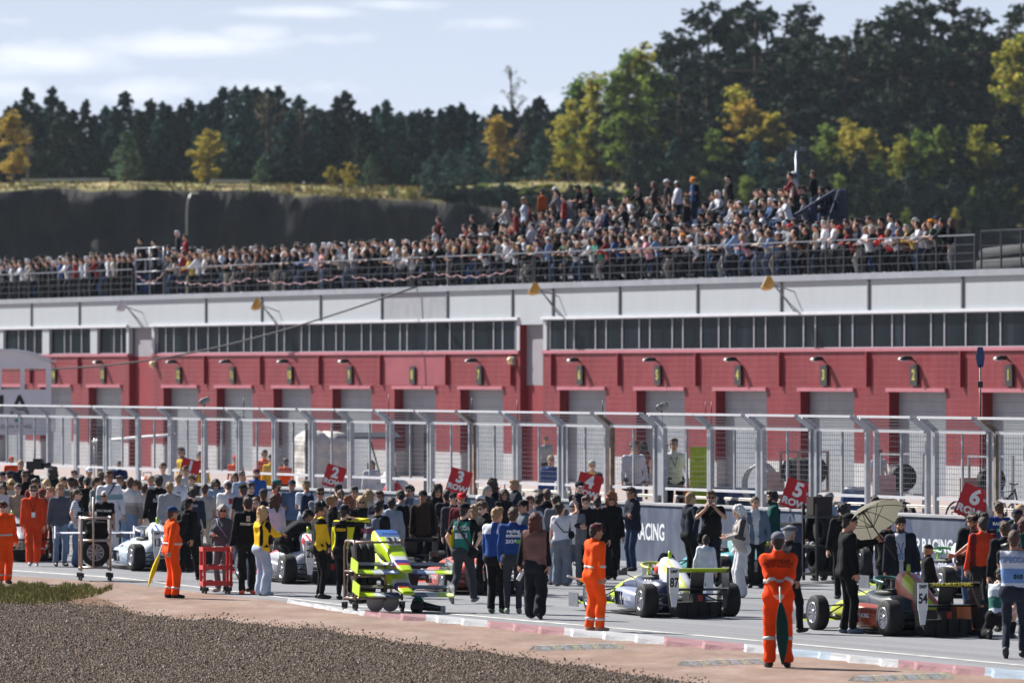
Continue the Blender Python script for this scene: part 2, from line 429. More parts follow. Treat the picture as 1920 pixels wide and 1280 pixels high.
wob = np.convolve(rr.normal(0, 1, nc + 20), np.ones(5) / 5, 'same')[:nc]
def ring(d, z): return np.c_[(pxs - 960) * 716 / F + 0 * pxs, np.full(nc, 0) + d, z]
rows = [ring(560 + 0 * pxs, -.04 + 0 * pxs), ring(675 + 0 * pxs, .3 + 0 * pxs)]
ye = np.interp(pxs, TX, YE); ze = zrow(ye, 700.0) + .35 * wob
for k, f_ in enumerate(fr):
    w2 = np.convolve(rr.normal(0, 1, nc + 20), np.ones(3) / 3, 'same')[:nc]
    rows.append(ring(686 + 14 * f_ ** .8 + 3.5 * wob * (1 - .6 * f_) + 1.5 * w2 * (f_ < 1), ze * f_ ** 1.25 + .5 * (1 - f_)))
zb = bank(pxs)
for d_, k in ((706, .35), (711, .75), (716, 1.0)):
    rows.append(ring(d_ + 0 * pxs, ze + (zb - ze) * k + .12 * np.roll(wob, 7)))
for d_, dz in ((730, .0), (760, .3), (820, 1.5), (1000, 5), (1500, 9), (4000, 10)): rows.append(ring(d_ + 0 * pxs, zb + dz))
rows = [q if i < 22 else q * np.array([1 + .0 * i, 1, 1]) for i, q in enumerate(rows)]
V = np.concatenate(rows); nr = len(rows)
q = np.array([(i * nc + j, i * nc + j + 1, (i + 1) * nc + j + 1, (i + 1) * nc + j) for i in range(nr - 1) for j in range(nc - 1)])
kind(link('terrain', np_mesh('terrain', V, q, special('terrain', _terrain), None, True)), 'structure')
def plateau(px, d):
    """standing point on the plateau seen at picture column px, d metres away"""
    X = (px - 960) * d / F
    pe = X * F / 716 + 960
    z = np.interp(d, [700, 716, 730, 760, 820, 1000], [zrow(np.interp(pe, TX, YE), 700.0), bank(pe), bank(pe), bank(pe) + .3, bank(pe) + 1.5, bank(pe) + 5])
    return Vector((X, d, z))

# ------------------------------------------------------------------ pit wall, fence
def _wall(x):
    f = x.noise(2.2, 6, .6, mapv=(1, 1, .35)); g = x.noise(11, 5, .7, mapv=(1, 1, .5)); s = x.noise(.6, 3, .5)
    c = x.ramp(f, [(.25, (60, 67, 84)), (.5, (80, 89, 108)), (.75, (106, 115, 132))])
    c = x.mix(x.math('MULTIPLY', x.math('SUBTRACT', g, .60, True), 6.0, True), c, (60, 62, 72))
    x.bump(g, .25, .02); return x.mix(x.math('MULTIPLY', x.math('SUBTRACT', s, .5, True), 2.0, True), c, (122, 130, 144))
wallm = special('painted_concrete', _wall)
t0, t1 = WL.t(2150), WL.t(-420)
pw = thing('pit_wall', 'long low grey-blue concrete pit wall with faded white lettering beside the starting grid', 'wall')
mb = MB(); WM = WL.mat(0)
mb.box((-.22, (t0 + t1) / 2, .62), (.44, t1 - t0, 1.24), WM)
mb.box((-.22, (t0 + t1) / 2, 1.265), (.5, t1 - t0, .05), WM, 1)
mb.build('wall_body', [wallm, mat('wall_cap', lin((160, 160, 164)), .85, 0, .15, 2)], pw)
whp = mat('faded_white_paint', lin((212, 216, 222)), .85, 0, .2, 5)
def wall_text(s, px, zc, size, sx=1.0, name='lettering'):
    t = WL.t(px); p = WL.P(t, .004, zc)
    lettering(s, size, whp, pw, Matrix.Translation(p) @ face(-U, Vector((0, 0, 1)), NV), .003, 0, .012, name, sx=sx)
wall_text('RACING', 1219, .64, .50, .82); wall_text('SMP', 1160, .64, .62, .9)
wall_text('SMP RACING', 1742, .66, .36, 1.0)
wall_text('SMP', 1622, .52, .62, .9)
mb = MB()
sw = mat('wall_blue_stripe', lin((48, 62, 94)), .8, 0, .2, 4)
for px in (1478, 1700):
    t = WL.t(px)
    mb._add([(.003, t, 0), (.003, t - .9, 0), (.003, t - .1, 1.22), (.003, t + .8, 1.22)], [(0, 1, 2, 3)], 0, False, WM)
mb.build('painted_stripe', sw, pw)

galv = mat('galvanised_steel', lin((176, 178, 182)), .42, .55, .14, 6)
galw = mat('bright_steel', lin((200, 200, 204)), .5, .15, .06, 6)
rust = mat('rusty_steel', lin((140, 122, 106)), .8, .2, .4, 5)
wirem = mat('fence_wire', lin((120, 122, 126)), .4, .6, 0)
fence = thing('debris_fence', 'tall galvanised mesh safety fence with cantilevered tops standing on the pit wall', 'fence')
bars = [1954, 1838, 1724, 1612, 1503, 1402, 1305, 1217, 1119, 1030, 945, 863, 783, 708, 633, 563, 492, 425, 360, 297, 236, 177, 118, 67, 15, -36, -85, -132]
OF = -.30; FL = 2.3
def fence_meshes():
    """one panel: frame along +y (away), x outward to the track"""
    arm = .34
    fr_, tp, pl, pr, ml, wr = MB(), MB(), MB(), MB(), MB(), MB()
    for mb_, y in ((pl, FL), (pr, 0)):
        mb_.box((0, y, 2.06), (.10, .085, 1.84)).bar((0, y, 2.95), (arm, y, 3.21), .07, .09)
    ml.box((0, FL * .5, 2.27), (.045, .05, 1.32))
    fr_.box((0, FL / 2, 1.60), (.05, FL - .09, .06)); fr2 = MB().box((.02, FL / 2, 2.94), (.09, FL - .09, .07))
    tp.box((arm + .03, FL / 2, 3.225), (.10, FL + .06, .05))
    g = .105
    k = 0
    while 1.68 + k * g < 2.9:
        wr.bar((.0, .05, 1.68 + k * g), (.0, FL - .05, 1.68 + k * g), .009); k += 1
    for k in range(1, 4): wr.bar((arm * k / 4, .05, 2.95 + .26 * k / 4), (arm * k / 4, FL - .05, 2.95 + .26 * k / 4), .011)
    for k in range(1, int(FL / .1)):
        y = k * .1
        wr.bar((.006, y, 1.62), (.006, y, 2.92), .0045); wr.bar((.006, y, 2.95), (arm, y, 3.21), .008)
    return dict(post_a=pl.mesh('post', galv), post_b=pr.mesh('post', galv), post_r=pl.mesh('post', rust), mid=ml.mesh('mid_post', galv), rails=fr_.mesh('bottom_rail', galw), rail2=fr2.mesh('top_rail', galw), top=tp.mesh('top_bar', galw), wire=wr.mesh('wire_mesh', wirem))
FM = fence_meshes()
mb_plate = MB().box((.0, 0, 2.2), (.02, .42, 1.5)); PLATE = mb_plate.mesh('infill_plate', galv)
for i, px in enumerate(bars):
    tl = WL.t(px, OF + .37)
    e = link('fence_panel', None, fence, WL.mat(tl - FL, OF))
    e.empty_display_size = .2
    for nm, key in (('post', 'post_r' if px in (1119, 1838, 863) else 'post_a'), ('post', 'post_b'), ('mid_post', 'mid'), ('bottom_rail', 'rails'), ('top_rail', 'rail2'), ('top_bar', 'top'), ('wire_mesh', 'wire')):
        link(nm, FM[key], e)
    if px in (1402, 1119, 1724, 945, 118, 783): link('infill_plate', PLATE, e, T(.0, -.24, 0))
blk = mat('black_sheet', (.012, .012, .014), .6, 0, .2, 4)
for px, nm in ((1240, 'beside the grey fluffy microphone'), (803, 'left of the third row board'), (580, 'left of the second row board'), (189, 'near the arched white kiosk')):
    o = MB().box((0, 0, 2.0), (.06, .42, 1.75), WL.mat(WL.t(px, -.5), -.5)).build('black_post', blk)
    tag(o, 'flat black upright post in the fence ' + nm, 'post', 'black uprights between the fence panels')
# white pipe hoops lying behind the wall
for k, (a, b) in enumerate([(1268, 1340), (1362, 1462), (1468, 1560), (1572, 1690), (1704, 1800), (1812, 1900), (1085, 1150), (1180, 1240), (980, 1065), (880, 960)]):
    ta, tb = WL.t(a, -.6), WL.t(b, -.6)
    m_ = MB().tube([WL.P(ta, -.62, 1.2), WL.P(ta, -.62, 1.36), WL.P(ta + .1, -.62, 1.42), WL.P(tb - .1, -.62, 1.42), WL.P(tb, -.62, 1.36), WL.P(tb, -.62, 1.2)], .035, 8)
    tag(m_.build('pipe_rail', mat('white_pipe', lin((206, 200, 190)), .6)), 'low white pipe hoop on the pit wall %s' % ['under the yellow board', 'behind the phone photographer', 'left of the fifth row board', 'behind the umbrella', 'left of the sixth row board', 'right of the sixth row board', 'behind the ginger woman', 'right of the black post', 'left of the fourth row board', 'right of the third row board'][k], 'rail', 'pipe hoops behind the pit wall')
# engineers' step behind the wall, then the pit lane
kind(MB().box((-1.95, (t0 + t1) / 2, .38), (3.0, t1 - t0, .76), WM).build('concrete_platform', mat('pale_concrete', lin((150, 142, 136)), .9, 0, .15, 1.5)), 'structure')
a, b, c, d = WL.P(-90, -3.46, .25), WL.P(-90, -60, .25), WL.P(420, -60, .25), WL.P(420, -3.46, .25)
kind(link('pit_lane', np_mesh('pit_lane', [a, b, c, d], [(0, 1, 2, 3)], mat('pit_concrete', lin((152, 138, 134)), .9, 0, .15, .8))), 'structure')

# ------------------------------------------------------------------ pit building
def _cladding(x):
    s = x.n.new('ShaderNodeSeparateXYZ'); x.l.new(x.t.outputs['Object'], s.inputs[0])
    fz = x.math('FRACT', x.math('DIVIDE', s.outputs[2], .185)); ln = x.math('LESS_THAN', fz, .12)
    q = x.noise(.45, 4, .6, mapv=(1, 1, .6)); k = x.noise(3, 5, .7, mapv=(1, 1, .15))
    c = x.ramp(q, [(.3, (108, 27, 36)), (.55, (120, 34, 43)), (.75, (132, 50, 58))])
    c = x.mix(x.math('MULTIPLY', x.math('SUBTRACT', k, .46, True), 1.6, True), c, (140, 72, 76))
    x.bump(x.math('SUBTRACT', 1.0, ln), .6, .02); return x.mix(x.math('MULTIPLY', ln, .35), c, (120, 30, 40))
def _white_clad(x):
    s = x.n.new('ShaderNodeSeparateXYZ'); x.l.new(x.t.outputs['Object'], s.inputs[0])
    fz = x.math('FRACT', x.math('DIVIDE', s.outputs[2], .12)); ln = x.math('LESS_THAN', fz, .1)
    k = x.noise(2, 5, .7, mapv=(1, 1, .2))
    c = x.mix(x.math('MULTIPLY', x.math('SUBTRACT', k, .45, True), .8, True), (168, 174, 179), (142, 147, 153))
    x.bump(x.math('SUBTRACT', 1.0, ln), .35, .012); return x.mix(x.math('MULTIPLY', ln, .10), c, (150, 152, 160))
def _shutter(x):
    s = x.n.new('ShaderNodeSeparateXYZ'); x.l.new(x.t.outputs['Object'], s.inputs[0])
    fz = x.math('FRACT', x.math('DIVIDE', s.outputs[2], .32)); ln = x.math('LESS_THAN', fz, .08)
    q = x.noise(.8, 3, .5)
    c = x.ramp(q, [(.3, (132, 138, 146)), (.7, (152, 158, 164))])
    x.bump(x.math('SUBTRACT', 1.0, ln), .6, .02); return x.mix(x.math('MULTIPLY', ln, .5), c, (110, 114, 120))
redm = special('red_cladding', _cladding, .55); whm = special('white_cladding', _white_clad, .5); shm = special('shutter', _shutter, .5)
dred = mat('dark_red_trim', lin((128, 24, 36)), .6, 0, .1, 2); pinkm = mat('pink_sill', lin((170, 100, 112)), .6, 0, .1, 2)
whb = mat('white_base', lin((176, 176, 178)), .8, 0, .12, 1.5); trim = mat('grey_flashing', lin((146, 150, 158)), .45, .2, .1, 2)
wtrim = mat('white_trim', lin((204, 206, 212)), .5, 0, .05, 2); jointm = mat('joint_grey', lin((96, 98, 108)), .6, .2)
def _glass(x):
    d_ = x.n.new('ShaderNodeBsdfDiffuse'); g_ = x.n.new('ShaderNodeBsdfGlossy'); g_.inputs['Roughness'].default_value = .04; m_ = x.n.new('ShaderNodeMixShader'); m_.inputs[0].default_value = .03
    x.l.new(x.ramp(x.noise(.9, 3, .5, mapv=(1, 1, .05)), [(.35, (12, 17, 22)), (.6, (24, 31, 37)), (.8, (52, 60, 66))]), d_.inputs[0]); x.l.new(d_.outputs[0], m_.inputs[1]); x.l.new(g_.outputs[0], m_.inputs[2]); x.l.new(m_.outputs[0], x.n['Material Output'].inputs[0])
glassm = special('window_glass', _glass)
greyw = mat('grey_plaster', lin((138, 136, 142)), .9, 0, .08, 1)
frm = mat('window_frame', lin((160, 164, 172)), .5, .1)
Z0, ZB, ZD, ZS, ZG, ZP, ZR = .25, 1.22, 3.62, 4.81, 4.92, 6.02, 7.30
DOORS = {'a': [1895, 1717, 1548, 1387, 1236, 1090], 'b': [901, 776, 658, 546, 438, 337], 'c': [195, 103, 18, -60]}
def bmb(): return MB()
BM = BL.mat(0)
def slab(mb, ta, tb, oa, ob, za, zb, mi=0): return mb.box(((oa + ob) / 2, (ta + tb) / 2, (za + zb) / 2), (abs(ob - oa), abs(tb - ta), zb - za), BM, mi)
def block(key, ta, tb, mulls, fins, label, piers=()):
    b = thing('pit_building', label, 'building', None, 'blocks of the pit building')
    red = MB()
    def one(nm, m, *a):
        k_ = MB(); slab(k_, *a); return k_.build(nm, m, b)
    cur = ta
    for px in DOORS[key]:
        tc_ = BL.t(px) - .12; l0, l1 = tc_ - 1.95, tc_ + 1.95
        if l0 > cur: slab(red, cur, l0, 0, -.6, ZB, ZD); one('base_band', whb, cur, l0, -.003, -.6, Z0, ZB)
        cur = l1
        one('door_lintel', pinkm, tc_ - 2.05, tc_ + 2.05, .10, -.04, ZD - .10, ZD + .02)
        one('door_jamb', dred, l1, l1 + .06, .02, -.02, Z0 + .9, ZD - .1)
        dm = MB(); half = px == 776
        slab(dm, l0, l1, -.34, -.40, ZD - .95 if half else Z0, ZD)
        if half: slab(dm, l0 + .3, l1, -1.6, -1.65, Z0, ZD, 1); slab(dm, l1 - .22, l1, -.42, -.5, Z0, ZD - .95, 2)
        dm.build('garage_door', [shm, mat('garage_dark', (.012, .012, .014), .8), trim], b)
    slab(red, cur, tb, 0, -.6, ZB, ZD); one('base_band', whb, cur, tb, -.003, -.6, Z0, ZB)
    slab(red, ta, tb, 0, -.6, ZD, ZS)
    red.build('red_wall', redm, b)
    sl = MB(); slab(sl, ta, tb, .06, -.3, ZS, ZG); sl.build('window_sill', pinkm, b)
    ws = sorted(BL.t(p) for p in mulls)
    for (pa, pb) in piers: one('window_pier', whm, BL.t(pb), BL.t(pa), .02, -.2, ZG, ZP - .005)
    for e_ in (ta, tb - .30): one('window_pier', whm, e_, e_ + .30, -.01, -.2, ZG, ZP - .005)
    for ta_, tb_ in zip(ws[:-1], ws[1:]):
        if any(BL.t(pb) - .05 <= (ta_ + tb_) / 2 <= BL.t(pa) + .05 for pa, pb in piers): continue
        w_ = one('window', glassm, ta_ + .03, tb_ - .03, -.10, -.14, ZG + .003, ZP - .006)
        g = MB(); slab(g, ta_ + .002, ta_ + .037, -.065, -.098, ZG + .001, ZP - .004); slab(g, tb_ - .037, tb_ - .002, -.065, -.098, ZG + .001, ZP - .004); slab(g, ta_ + .037, tb_ - .037, -.068, -.098, ZG + .001, ZG + .03); slab(g, ta_ + .037, tb_ - .037, -.068, -.098, ZP - .034, ZP - .004); g.build('frame', frm, w_)
    p = MB(); slab(p, ta, tb, 0, -.4, ZP + .10, ZR - .18); p.build('parapet', whm, b)
    tr = MB(); slab(tr, ta, tb, .10, -.4, ZP, ZP + .10); tr.build('parapet_trim', wtrim, b)
    cp = MB(); slab(cp, ta, tb, .10, -.55, ZR - .18, ZR + .02); cp.build('coping', trim, b)
    for px in fins:
        t = BL.t(px); one('panel_joint', jointm, t - .05, t + .05, .06, -.02, ZP + .11, ZR - .19); one('wall_fin', dred, t - .035, t + .035, .13, -.03, ZD + .05, ZS - .01)
    if key == 'b': one('patched_panel', mat('panel_grey', lin((140, 143, 150)), .6, 0, .1, 2), BL.t(839), BL.t(718), .003, -.05, ZP + .12, ZR - .2); one('patched_cladding', mat('panel_pink', lin((138, 60, 72)), .6, 0, .12, 1.5), BL.t(839), BL.t(718), .003, -.05, ZD + .06, ZS - .02)
    rf = MB(); slab(rf, ta, tb, -.55, -16, ZR - .5, ZR - .04); slab(rf, ta, tb, -.66, -16, Z0, ZR - .52, 1)
    rf.build('roof', [mat('roof_felt', lin((96, 98, 104)), .9), greyw], b)
    return b
A0, A1 = BL.t(2160), BL.t(1018); B0, B1 = BL.t(974), BL.t(284); C0, C1 = BL.t(241), BL.t(-330)
mA = [1028, 1057, 1073, 1113, 1133, 1163, 1195, 1215, 1257, 1277, 1311, 1344, 1365, 1410, 1432, 1468, 1503, 1525, 1571, 1595, 1632, 1669, 1692, 1742, 1767, 1807, 1847, 1872, 1925, 1952, 1998, 2040, 2066, 2120]
mB = [292, 308, 323, 351, 365, 387, 408, 424, 454, 468, 492, 516, 530, 562, 577, 603, 627, 642, 675, 692, 718, 747, 760, 797, 813, 840, 867, 884, 922, 939, 963]
mC = [238, 225, 211, 183, 170, 150, 130, 118, 93, 80, 62, 45, 32, 7, -6, -30, -60, -90, -100, -140, -180, -230, -290]
block('a', A0, A1, mA, [1995, 1806, 1630, 1466, 1309, 1163, 1038], 'nearest block of the pit building, with garages one to six')
block('b', B0, B1, mB, [962, 840, 717, 602, 492, 387], 'middle block of the pit building, with garages seven to twelve')
block('c', C0, C1, mC, [150, 60], 'far block of the pit building behind the arched white kiosk', [(170, 183), (80, 93), (-6, 7)])
for (ta, tb, label, low, top) in ((A1, B0, 'tall recessed passage bay between the two nearer garage blocks', 3.68, 5.85), (B1, C0, 'recessed bay joining the middle and far garage blocks', 4.80, 6.0)):
    b = thing('link_bay', label, 'building')
    k = MB(); slab(k, ta, tb, -.26, -.8, low, ZP); k.build('back_wall', greyw, b)
    k = MB(); slab(k, ta, tb, -.26, -.8, Z0, low); k.build('lower_wall', dred, b)
    k = MB(); slab(k, tb - .05, tb - .003, -.0, -.27, Z0, top if low < 4 else low); k.build('side_wall', dred, b)
    k = MB(); slab(k, ta, tb, 0, -.4, top, ZR - .18); k.build('parapet', whm, b)
    k = MB(); slab(k, ta, tb, .10, -.55, ZR - .18, ZR + .02); k.build('coping', trim, b)
    k = MB(); slab(k, ta, tb, -.55, -16, ZR - .5, ZR - .04); k.build('roof', MATS['roof_felt'], b)
# garage numbers, wall lamps
plate = mat('number_plate', lin((34, 38, 36)), .5); yel = mat('number_yellow', lin((176, 168, 70)), .6)
lampb = mat('lamp_black', lin((28, 28, 32)), .5, .2); lampw = mat('lamp_white', lin((226, 226, 224)), .4)
alln = list(zip(DOORS['a'] + DOORS['b'] + DOORS['c'][:2], range(1, 15)))
words_ = ['one', 'two', 'three', 'four', 'five', 'six', 'seven', 'eight', 'nine', 'ten', 'eleven', 'twelve', 'thirteen', 'fourteen']
LB = MB().bar((0, 0, 4.46), (.12, 0, 4.54), .04).bar((.08, 0, 4.53), (.2, 0, 4.57), .07, .05)
LBm = LB.mesh('lamp_arm', lampb)
LH = MB().loft([[Vector((x, w * c_, z + h * s_)) for c_, s_ in ((1, 0), (.7, .7), (0, 1), (-.7, .7), (-1, 0), (-.6, -.6), (.6, -.6))] for (x, w, h, z) in ((.12, .07, .06, 4.56), (.2, .13, .09, 4.57), (.38, .15, .10, 4.57), (.54, .11, .06, 4.55), (.58, .05, .02, 4.54))], mif=lambda i, j: 1 if i >= 3 else 0)
LHm = LH.mesh('lamp_head', [lampb, lampw])
LEm = MB().box((.36, 0, 4.50), (.24, .18, .02)).mesh('lamp_glass', lampw)
for (px, n) in alln:
    t = BL.t(px); M_ = BL.mat(t)
    s = thing('number_sign', 'dark number plate with a yellow %d over garage %s' % (n, words_[n - 1]), 'sign', M_, 'garage number plates')
    MB().box((.06, 0, 4.04), (.05, .48, .66)).build('plate', plate, s)
    lettering(str(n), .46, yel, s, T(.09, 0, 4.04) @ face((0, -1, 0), (0, 0, 1), (1, 0, 0)), .004, 0, .012, 'number', sx=.9)
    if n == 8: continue
    l = thing('wall_lamp', 'black street-type lamp on the red wall above garage %s' % words_[n - 1], 'lamp', M_ @ RZ(R([0, 8, -10, 0, 12, -8, 15, 0, -14, 6, 24, 10, -20, 4][n - 1])), 'lamps over the garages')
    link('lamp_arm', LBm, l); link('lamp_head', LHm, l); link('lamp_glass', LEm, l)
# bulkhead beacons and floodlights
for px, y, w in ((961, 676, 'beside the tall passage'), (289, 683, 'beside the far recessed bay')):
    M_ = BL.mat(BL.t(px, .1), 0); z = CAMH + (HOR - y) / BL.scale(px)
    bt = thing('alarm_beacon', 'cream round beacon on the red wall ' + w, 'beacon', M_)
    MB().lathe([(.0, .10), (.09, .10), (.14, .16), (.12, .26), (0, .32)], 14, T(0, 0, z), axis='X').build('dome', mat('cream_plastic', lin((232, 212, 160)), .4), bt)
    MB().box((.05, 0, z), (.1, .16, .3)).build('mount', trim, bt)
amber = mat('amber_housing', lin((206, 160, 70)), .5, 0, .15, 6)
for k, (px, y, hm, w, sc) in enumerate(((1441, 533, amber, 'amber floodlight on the white parapet between garages three and four', 1.0), (1003, 543, amber, 'amber floodlight over the tall passage bay', 1.0), (482, 572, amber, 'dull yellow floodlight on the parapet of the middle block', 1.1), (229, 575, wtrim, 'white floodlight on the parapet of the far block', 1.1))):
    z = CAMH + (HOR - y) / BL.scale(px, .8); M_ = BL.mat(BL.t(px, .8), 0)
    f = thing('floodlight', w, 'floodlight', M_, 'floodlights on the parapet')
    Mh = T(.8, 0, z) @ Matrix.Rotation(R(-28), 4, 'Y') @ Matrix.Rotation(R(20), 4, 'Z')
    MB().loft([[Vector((x, a * w_, b * h_)) for a, b in ((1, 1), (-1, 1), (-1, -1), (1, -1))] for x, w_, h_ in ((-.16, .12, .10), (.02, .24, .2), (.16, .25, .21))], Mh, smooth=False).build('housing', hm, f)
    MB().box((.165, 0, 0), (.01, .44, .36), Mh).build('lens', mat('lamp_lens', lin((210, 200, 170)), .2), f)
    MB().bar((0, -.3, z - .25), (.62, 0, z), .04).bar((0, .3, z - .5), (.62, 0, z), .04).bar((0, -.3, z - .9), (.55, 0, z - .05), .04).build('bracket', trim, f)
# overhead cable from the roof edge
p0, p1 = BL.P(BL.t(786), .12, ZR + .02), at(-160, 690, 262)
pts = [p0.lerp(p1, i / 24) - Vector((0, 0, 1.15 * math.sin(math.pi * i / 24))) for i in range(25)]
tag(MB().tube(pts, .035, 6).build('overhead_cable', mat('cable_dark', lin((44, 46, 54)), .7)), 'dark sagging cable slung from the roof edge across the white parapet', 'cable')

# ------------------------------------------------------------------ roof railings, tower, grandstand
ste = mat('railing_steel', lin((50, 53, 60)), .55, .2, .08, 4); stl = mat('railing_light', lin((122, 126, 134)), .4, .5, .05, 4)
def railing(pa, pb, label, o=-.3, h=1.08, dark=False):
    r_ = thing('roof_railing', label, 'railing', None, 'railings along the roof edge')
    ta, tb = BL.t(pa, o), BL.t(pb, o); n_ = max(2, round((tb - ta) / 1.3)); z = ZR + .02
    pm = MB().box((0, 0, h / 2), (.048, .048, h)).mesh('post', ste)
    for i in range(n_ + 1):
        link('post', pm, r_, BL.mat(ta + (tb - ta) * i / n_, o, z))
    for k, zz in enumerate((.28, .54, .80)):
        MB().bar(BL.P(ta, o, z + zz), BL.P(tb, o, z + zz), .022).build('rail', ste, r_)
    MB().bar(BL.P(ta, o, z + h + .02), BL.P(tb, o, z + h + .02), .045).build('handrail', ste if dark else stl, r_)
railing(1828, 1003, 'grey roof railing above garages one to six, packed with leaning spectators')
railing(999, 312, 'grey roof railing above the middle block, hung with red and white tape')
railing(248, -320, 'grey roof railing above the far block, packed with small spectators')
railing(2150, 1840, 'dark roof railing beyond the corner of the spectator area, with nobody behind', -1.6, 1.25, True)
tw = thing('scaffold_tower', 'light metal scaffold frame on the roof edge with looped tape', 'scaffold')
ta, tb = BL.t(307, -.3), BL.t(255, -.3)
for t in (ta, (ta + tb) / 2, tb):
    for o in (-.3, -1.7): MB().tube([BL.P(t, o, ZR), BL.P(t, o, ZR + 2.0)], .035, 6).build('post', stl, tw)
k = MB()
for z in (.5, 1.0, 1.5, 1.98):
    k.tube([BL.P(ta, -.3, ZR + z), BL.P(tb, -.3, ZR + z)], .028, 6); k.tube([BL.P(ta, -1.7, ZR + z), BL.P(tb, -1.7, ZR + z)], .028, 6)
k.build('bars', stl, tw)
tapem = special('red_white_tape', lambda x: x.mix(x.math('LESS_THAN', x.math('FRACT', x.math('MULTIPLY', (lambda s: (x.l.new(x.t.outputs['Object'], s.inputs[0]), s.outputs[1])[1])(x.n.new('ShaderNodeSeparateXYZ')), 2.0)), .5), (196, 186, 188), (186, 120, 126)), .6)
for pa, pb, z, sag, w in ((307, 255, .9, .35, 'looped on the scaffold frame'), (470, 330, .55, .18, 'nearest the scaffold frame'), (640, 480, .5, .2, 'over garage ten'), (800, 660, .5, .2, 'over garages eight and nine'), (960, 815, .5, .16, 'over garage seven')):
    ta, tb = BL.t(pa, -.24), BL.t(pb, -.24); k = MB()
    pts = [BL.P(ta + (tb - ta) * i / 20, -.24, ZR + z - sag * abs(math.sin(math.pi * i / 20)) + .05 * math.sin(i * 1.9)) for i in range(21)]
    for p, q_ in zip(pts[:-1], pts[1:]): k.bar(p, q_, .01, .022)
    tag(k.build('barrier_tape', tapem), 'sagging red and white barrier tape on the roof railing ' + w, 'tape', 'barrier tapes on the roof')
# grandstand
GS = {'t0': BL.t(1425, -3.2), 't1': BL.t(795, -3.2)}
def gs_row(k): return -3.2 - .7 * k, ZR + .35 + .42 * k
gs = thing('grandstand', 'small blue framed grandstand on the pit roof full of sitting and standing spectators', 'grandstand')
bl = mat('stand_blue', lin((32, 44, 74)), .5, .1); seatm = [mat('seat_blue', lin((44, 60, 92)), .5), mat('seat_white', lin((196, 200, 206)), .5)]
for k in range(5):
    o, z = gs_row(k)
    kk = MB(); slab(kk, GS['t0'], GS['t1'], o + .35, o - .35, z - .10, z); kk.build('step', mat('stand_deck', lin((110, 112, 120)), .8), gs)
    kk = MB(); t = GS['t0'] + .4; i = 0
    while t < GS['t1'] - .4:
        kk.box((o - .12, t, z + .36), (.36, .40, .05), BM, 0).box((o - .30, t, z + .55), (.05, .40, .32), BM, 0); t += .52; i += 1
    kk.build('seat_row', seatm, gs)
k = MB()
for i in range(5):
    o, z = gs_row(i); t = GS['t0'] + .05
    k.box((o, t, (ZR + z) / 2), (.08, .08, z - ZR), BM).box((o, GS['t1'] - .05, (ZR + z) / 2), (.08, .08, z - ZR), BM)
k.build('frame', bl, gs)
o0, z0 = gs_row(-1); o4, z4 = gs_row(4)
k = MB(); te = GS['t0'] - .05
k.bar(BL.P(te, o0 + .3, z0 + 1.0), BL.P(te, o4, z4 + 1.05), .08)
for i in range(22):
    f = i / 21; p = BL.P(te, o0 + .3 + (o4 - o0 - .3) * f, z0 + (z4 - z0) * f)
    k.bar(p, p + Vector((0, 0, 1.0)), .03)
k.build('stair_rail', bl, gs)
k = MB()
for i in range(18):
    t = te + .0 + i * .11; k.bar(BL.P(t, o4 - .5, z4 - .2), BL.P(t, o4 - .5, z4 + 1.1), .03)
k.bar(BL.P(te, o4 - .5, z4 + 1.1), BL.P(te + 1.9, o4 - .5, z4 + 1.1), .06)
for i in range(4): k.bar(BL.P(te, o4 - .5 + i * .3, z4 - .4), BL.P(te, o4 - .5 + i * .1, z4 + 1.1), .05)
k.build('back_rail', bl, gs)
# mast with small lamps
mp_ = at(1494, 350, BL.P(BL.t(1494, -10), -10).y); zt = CAMH + (HOR - 283) * mp_.y / F
ms = thing('lamp_mast', 'pale metal mast with two small floodlights rising behind the grandstand', 'mast', T(mp_.x, mp_.y, 0))
MB().tube([(0, 0, ZR), (0, 0, zt)], .07, 8).build('pole', stl, ms)
MB().box((0, 0, zt), (.6, .05, .05)).build('crossbar', stl, ms)
for x in (-.32, .28): MB().box((x * .8, -.1, zt + .08), (.2, .15, .14)).build('lamp', stl, ms)
# dark concrete rolls past the end of the railing
for k, (pa, pb, o, z, w) in enumerate(((2020, 1838, -4, .35, 'lower'), (2030, 1846, -5.2, .95, 'upper'))):
    kk = MB().tube([BL.P(BL.t(pa, o), o, ZR + z), BL.P(BL.t(pb, o), o, ZR + z * .7)], .22, 12)
    tag(kk.build('felt_roll', mat('grey_roll', lin((40, 42, 46)), .9, 0, .3, 3, .6, 8)), w + ' of the long grey rolls lying on the roof beyond the railing corner', 'roll', 'grey rolls on the roof')

# ------------------------------------------------------------------ arched kiosk at the far left of the pit lane
D0 = 222.0; q = D0 / F
ka = thing('arched_kiosk', 'white podium kiosk with an arched roof and big black letters in the pit lane', 'kiosk')
kw = mat('kiosk_white', lin((214, 218, 228)), .6, 0, .06, 1)
def kp(px, y): v = at(px, y, D0); return (v.x, v.z)
arch = [(-96 + 191 * i / 20, 657 + 24 * (abs(i / 10 - 1)) ** 2.2) for i in range(21)]
k = MB(); KM = Matrix(((1, 0, 0, 0), (0, 0, -1, D0 + .3), (0, 1, 0, 0), (0, 0, 0, 1)))
def kpoly(pts, mi=0, a=0, b_=.3): k.prism([kp(*p) for p in pts], a, b_, KM, mi)
kpoly([(-96, 690)] + [(x, y) for x, y in arch] + [(95, 690)])
for x0, x1 in ((-96, -60), (-2, 2), (38, 45), (86, 95)): kpoly([(x0, 730), (x0, 690), (x1, 690), (x1, 730)])
kpoly([(-96, 815), (-96, 730), (95, 730), (95, 815)])
for x0, x1 in ((-96, -88), (32, 39), (88, 95)): kpoly([(x0, 905), (x0, 815), (x1, 815), (x1, 905)])
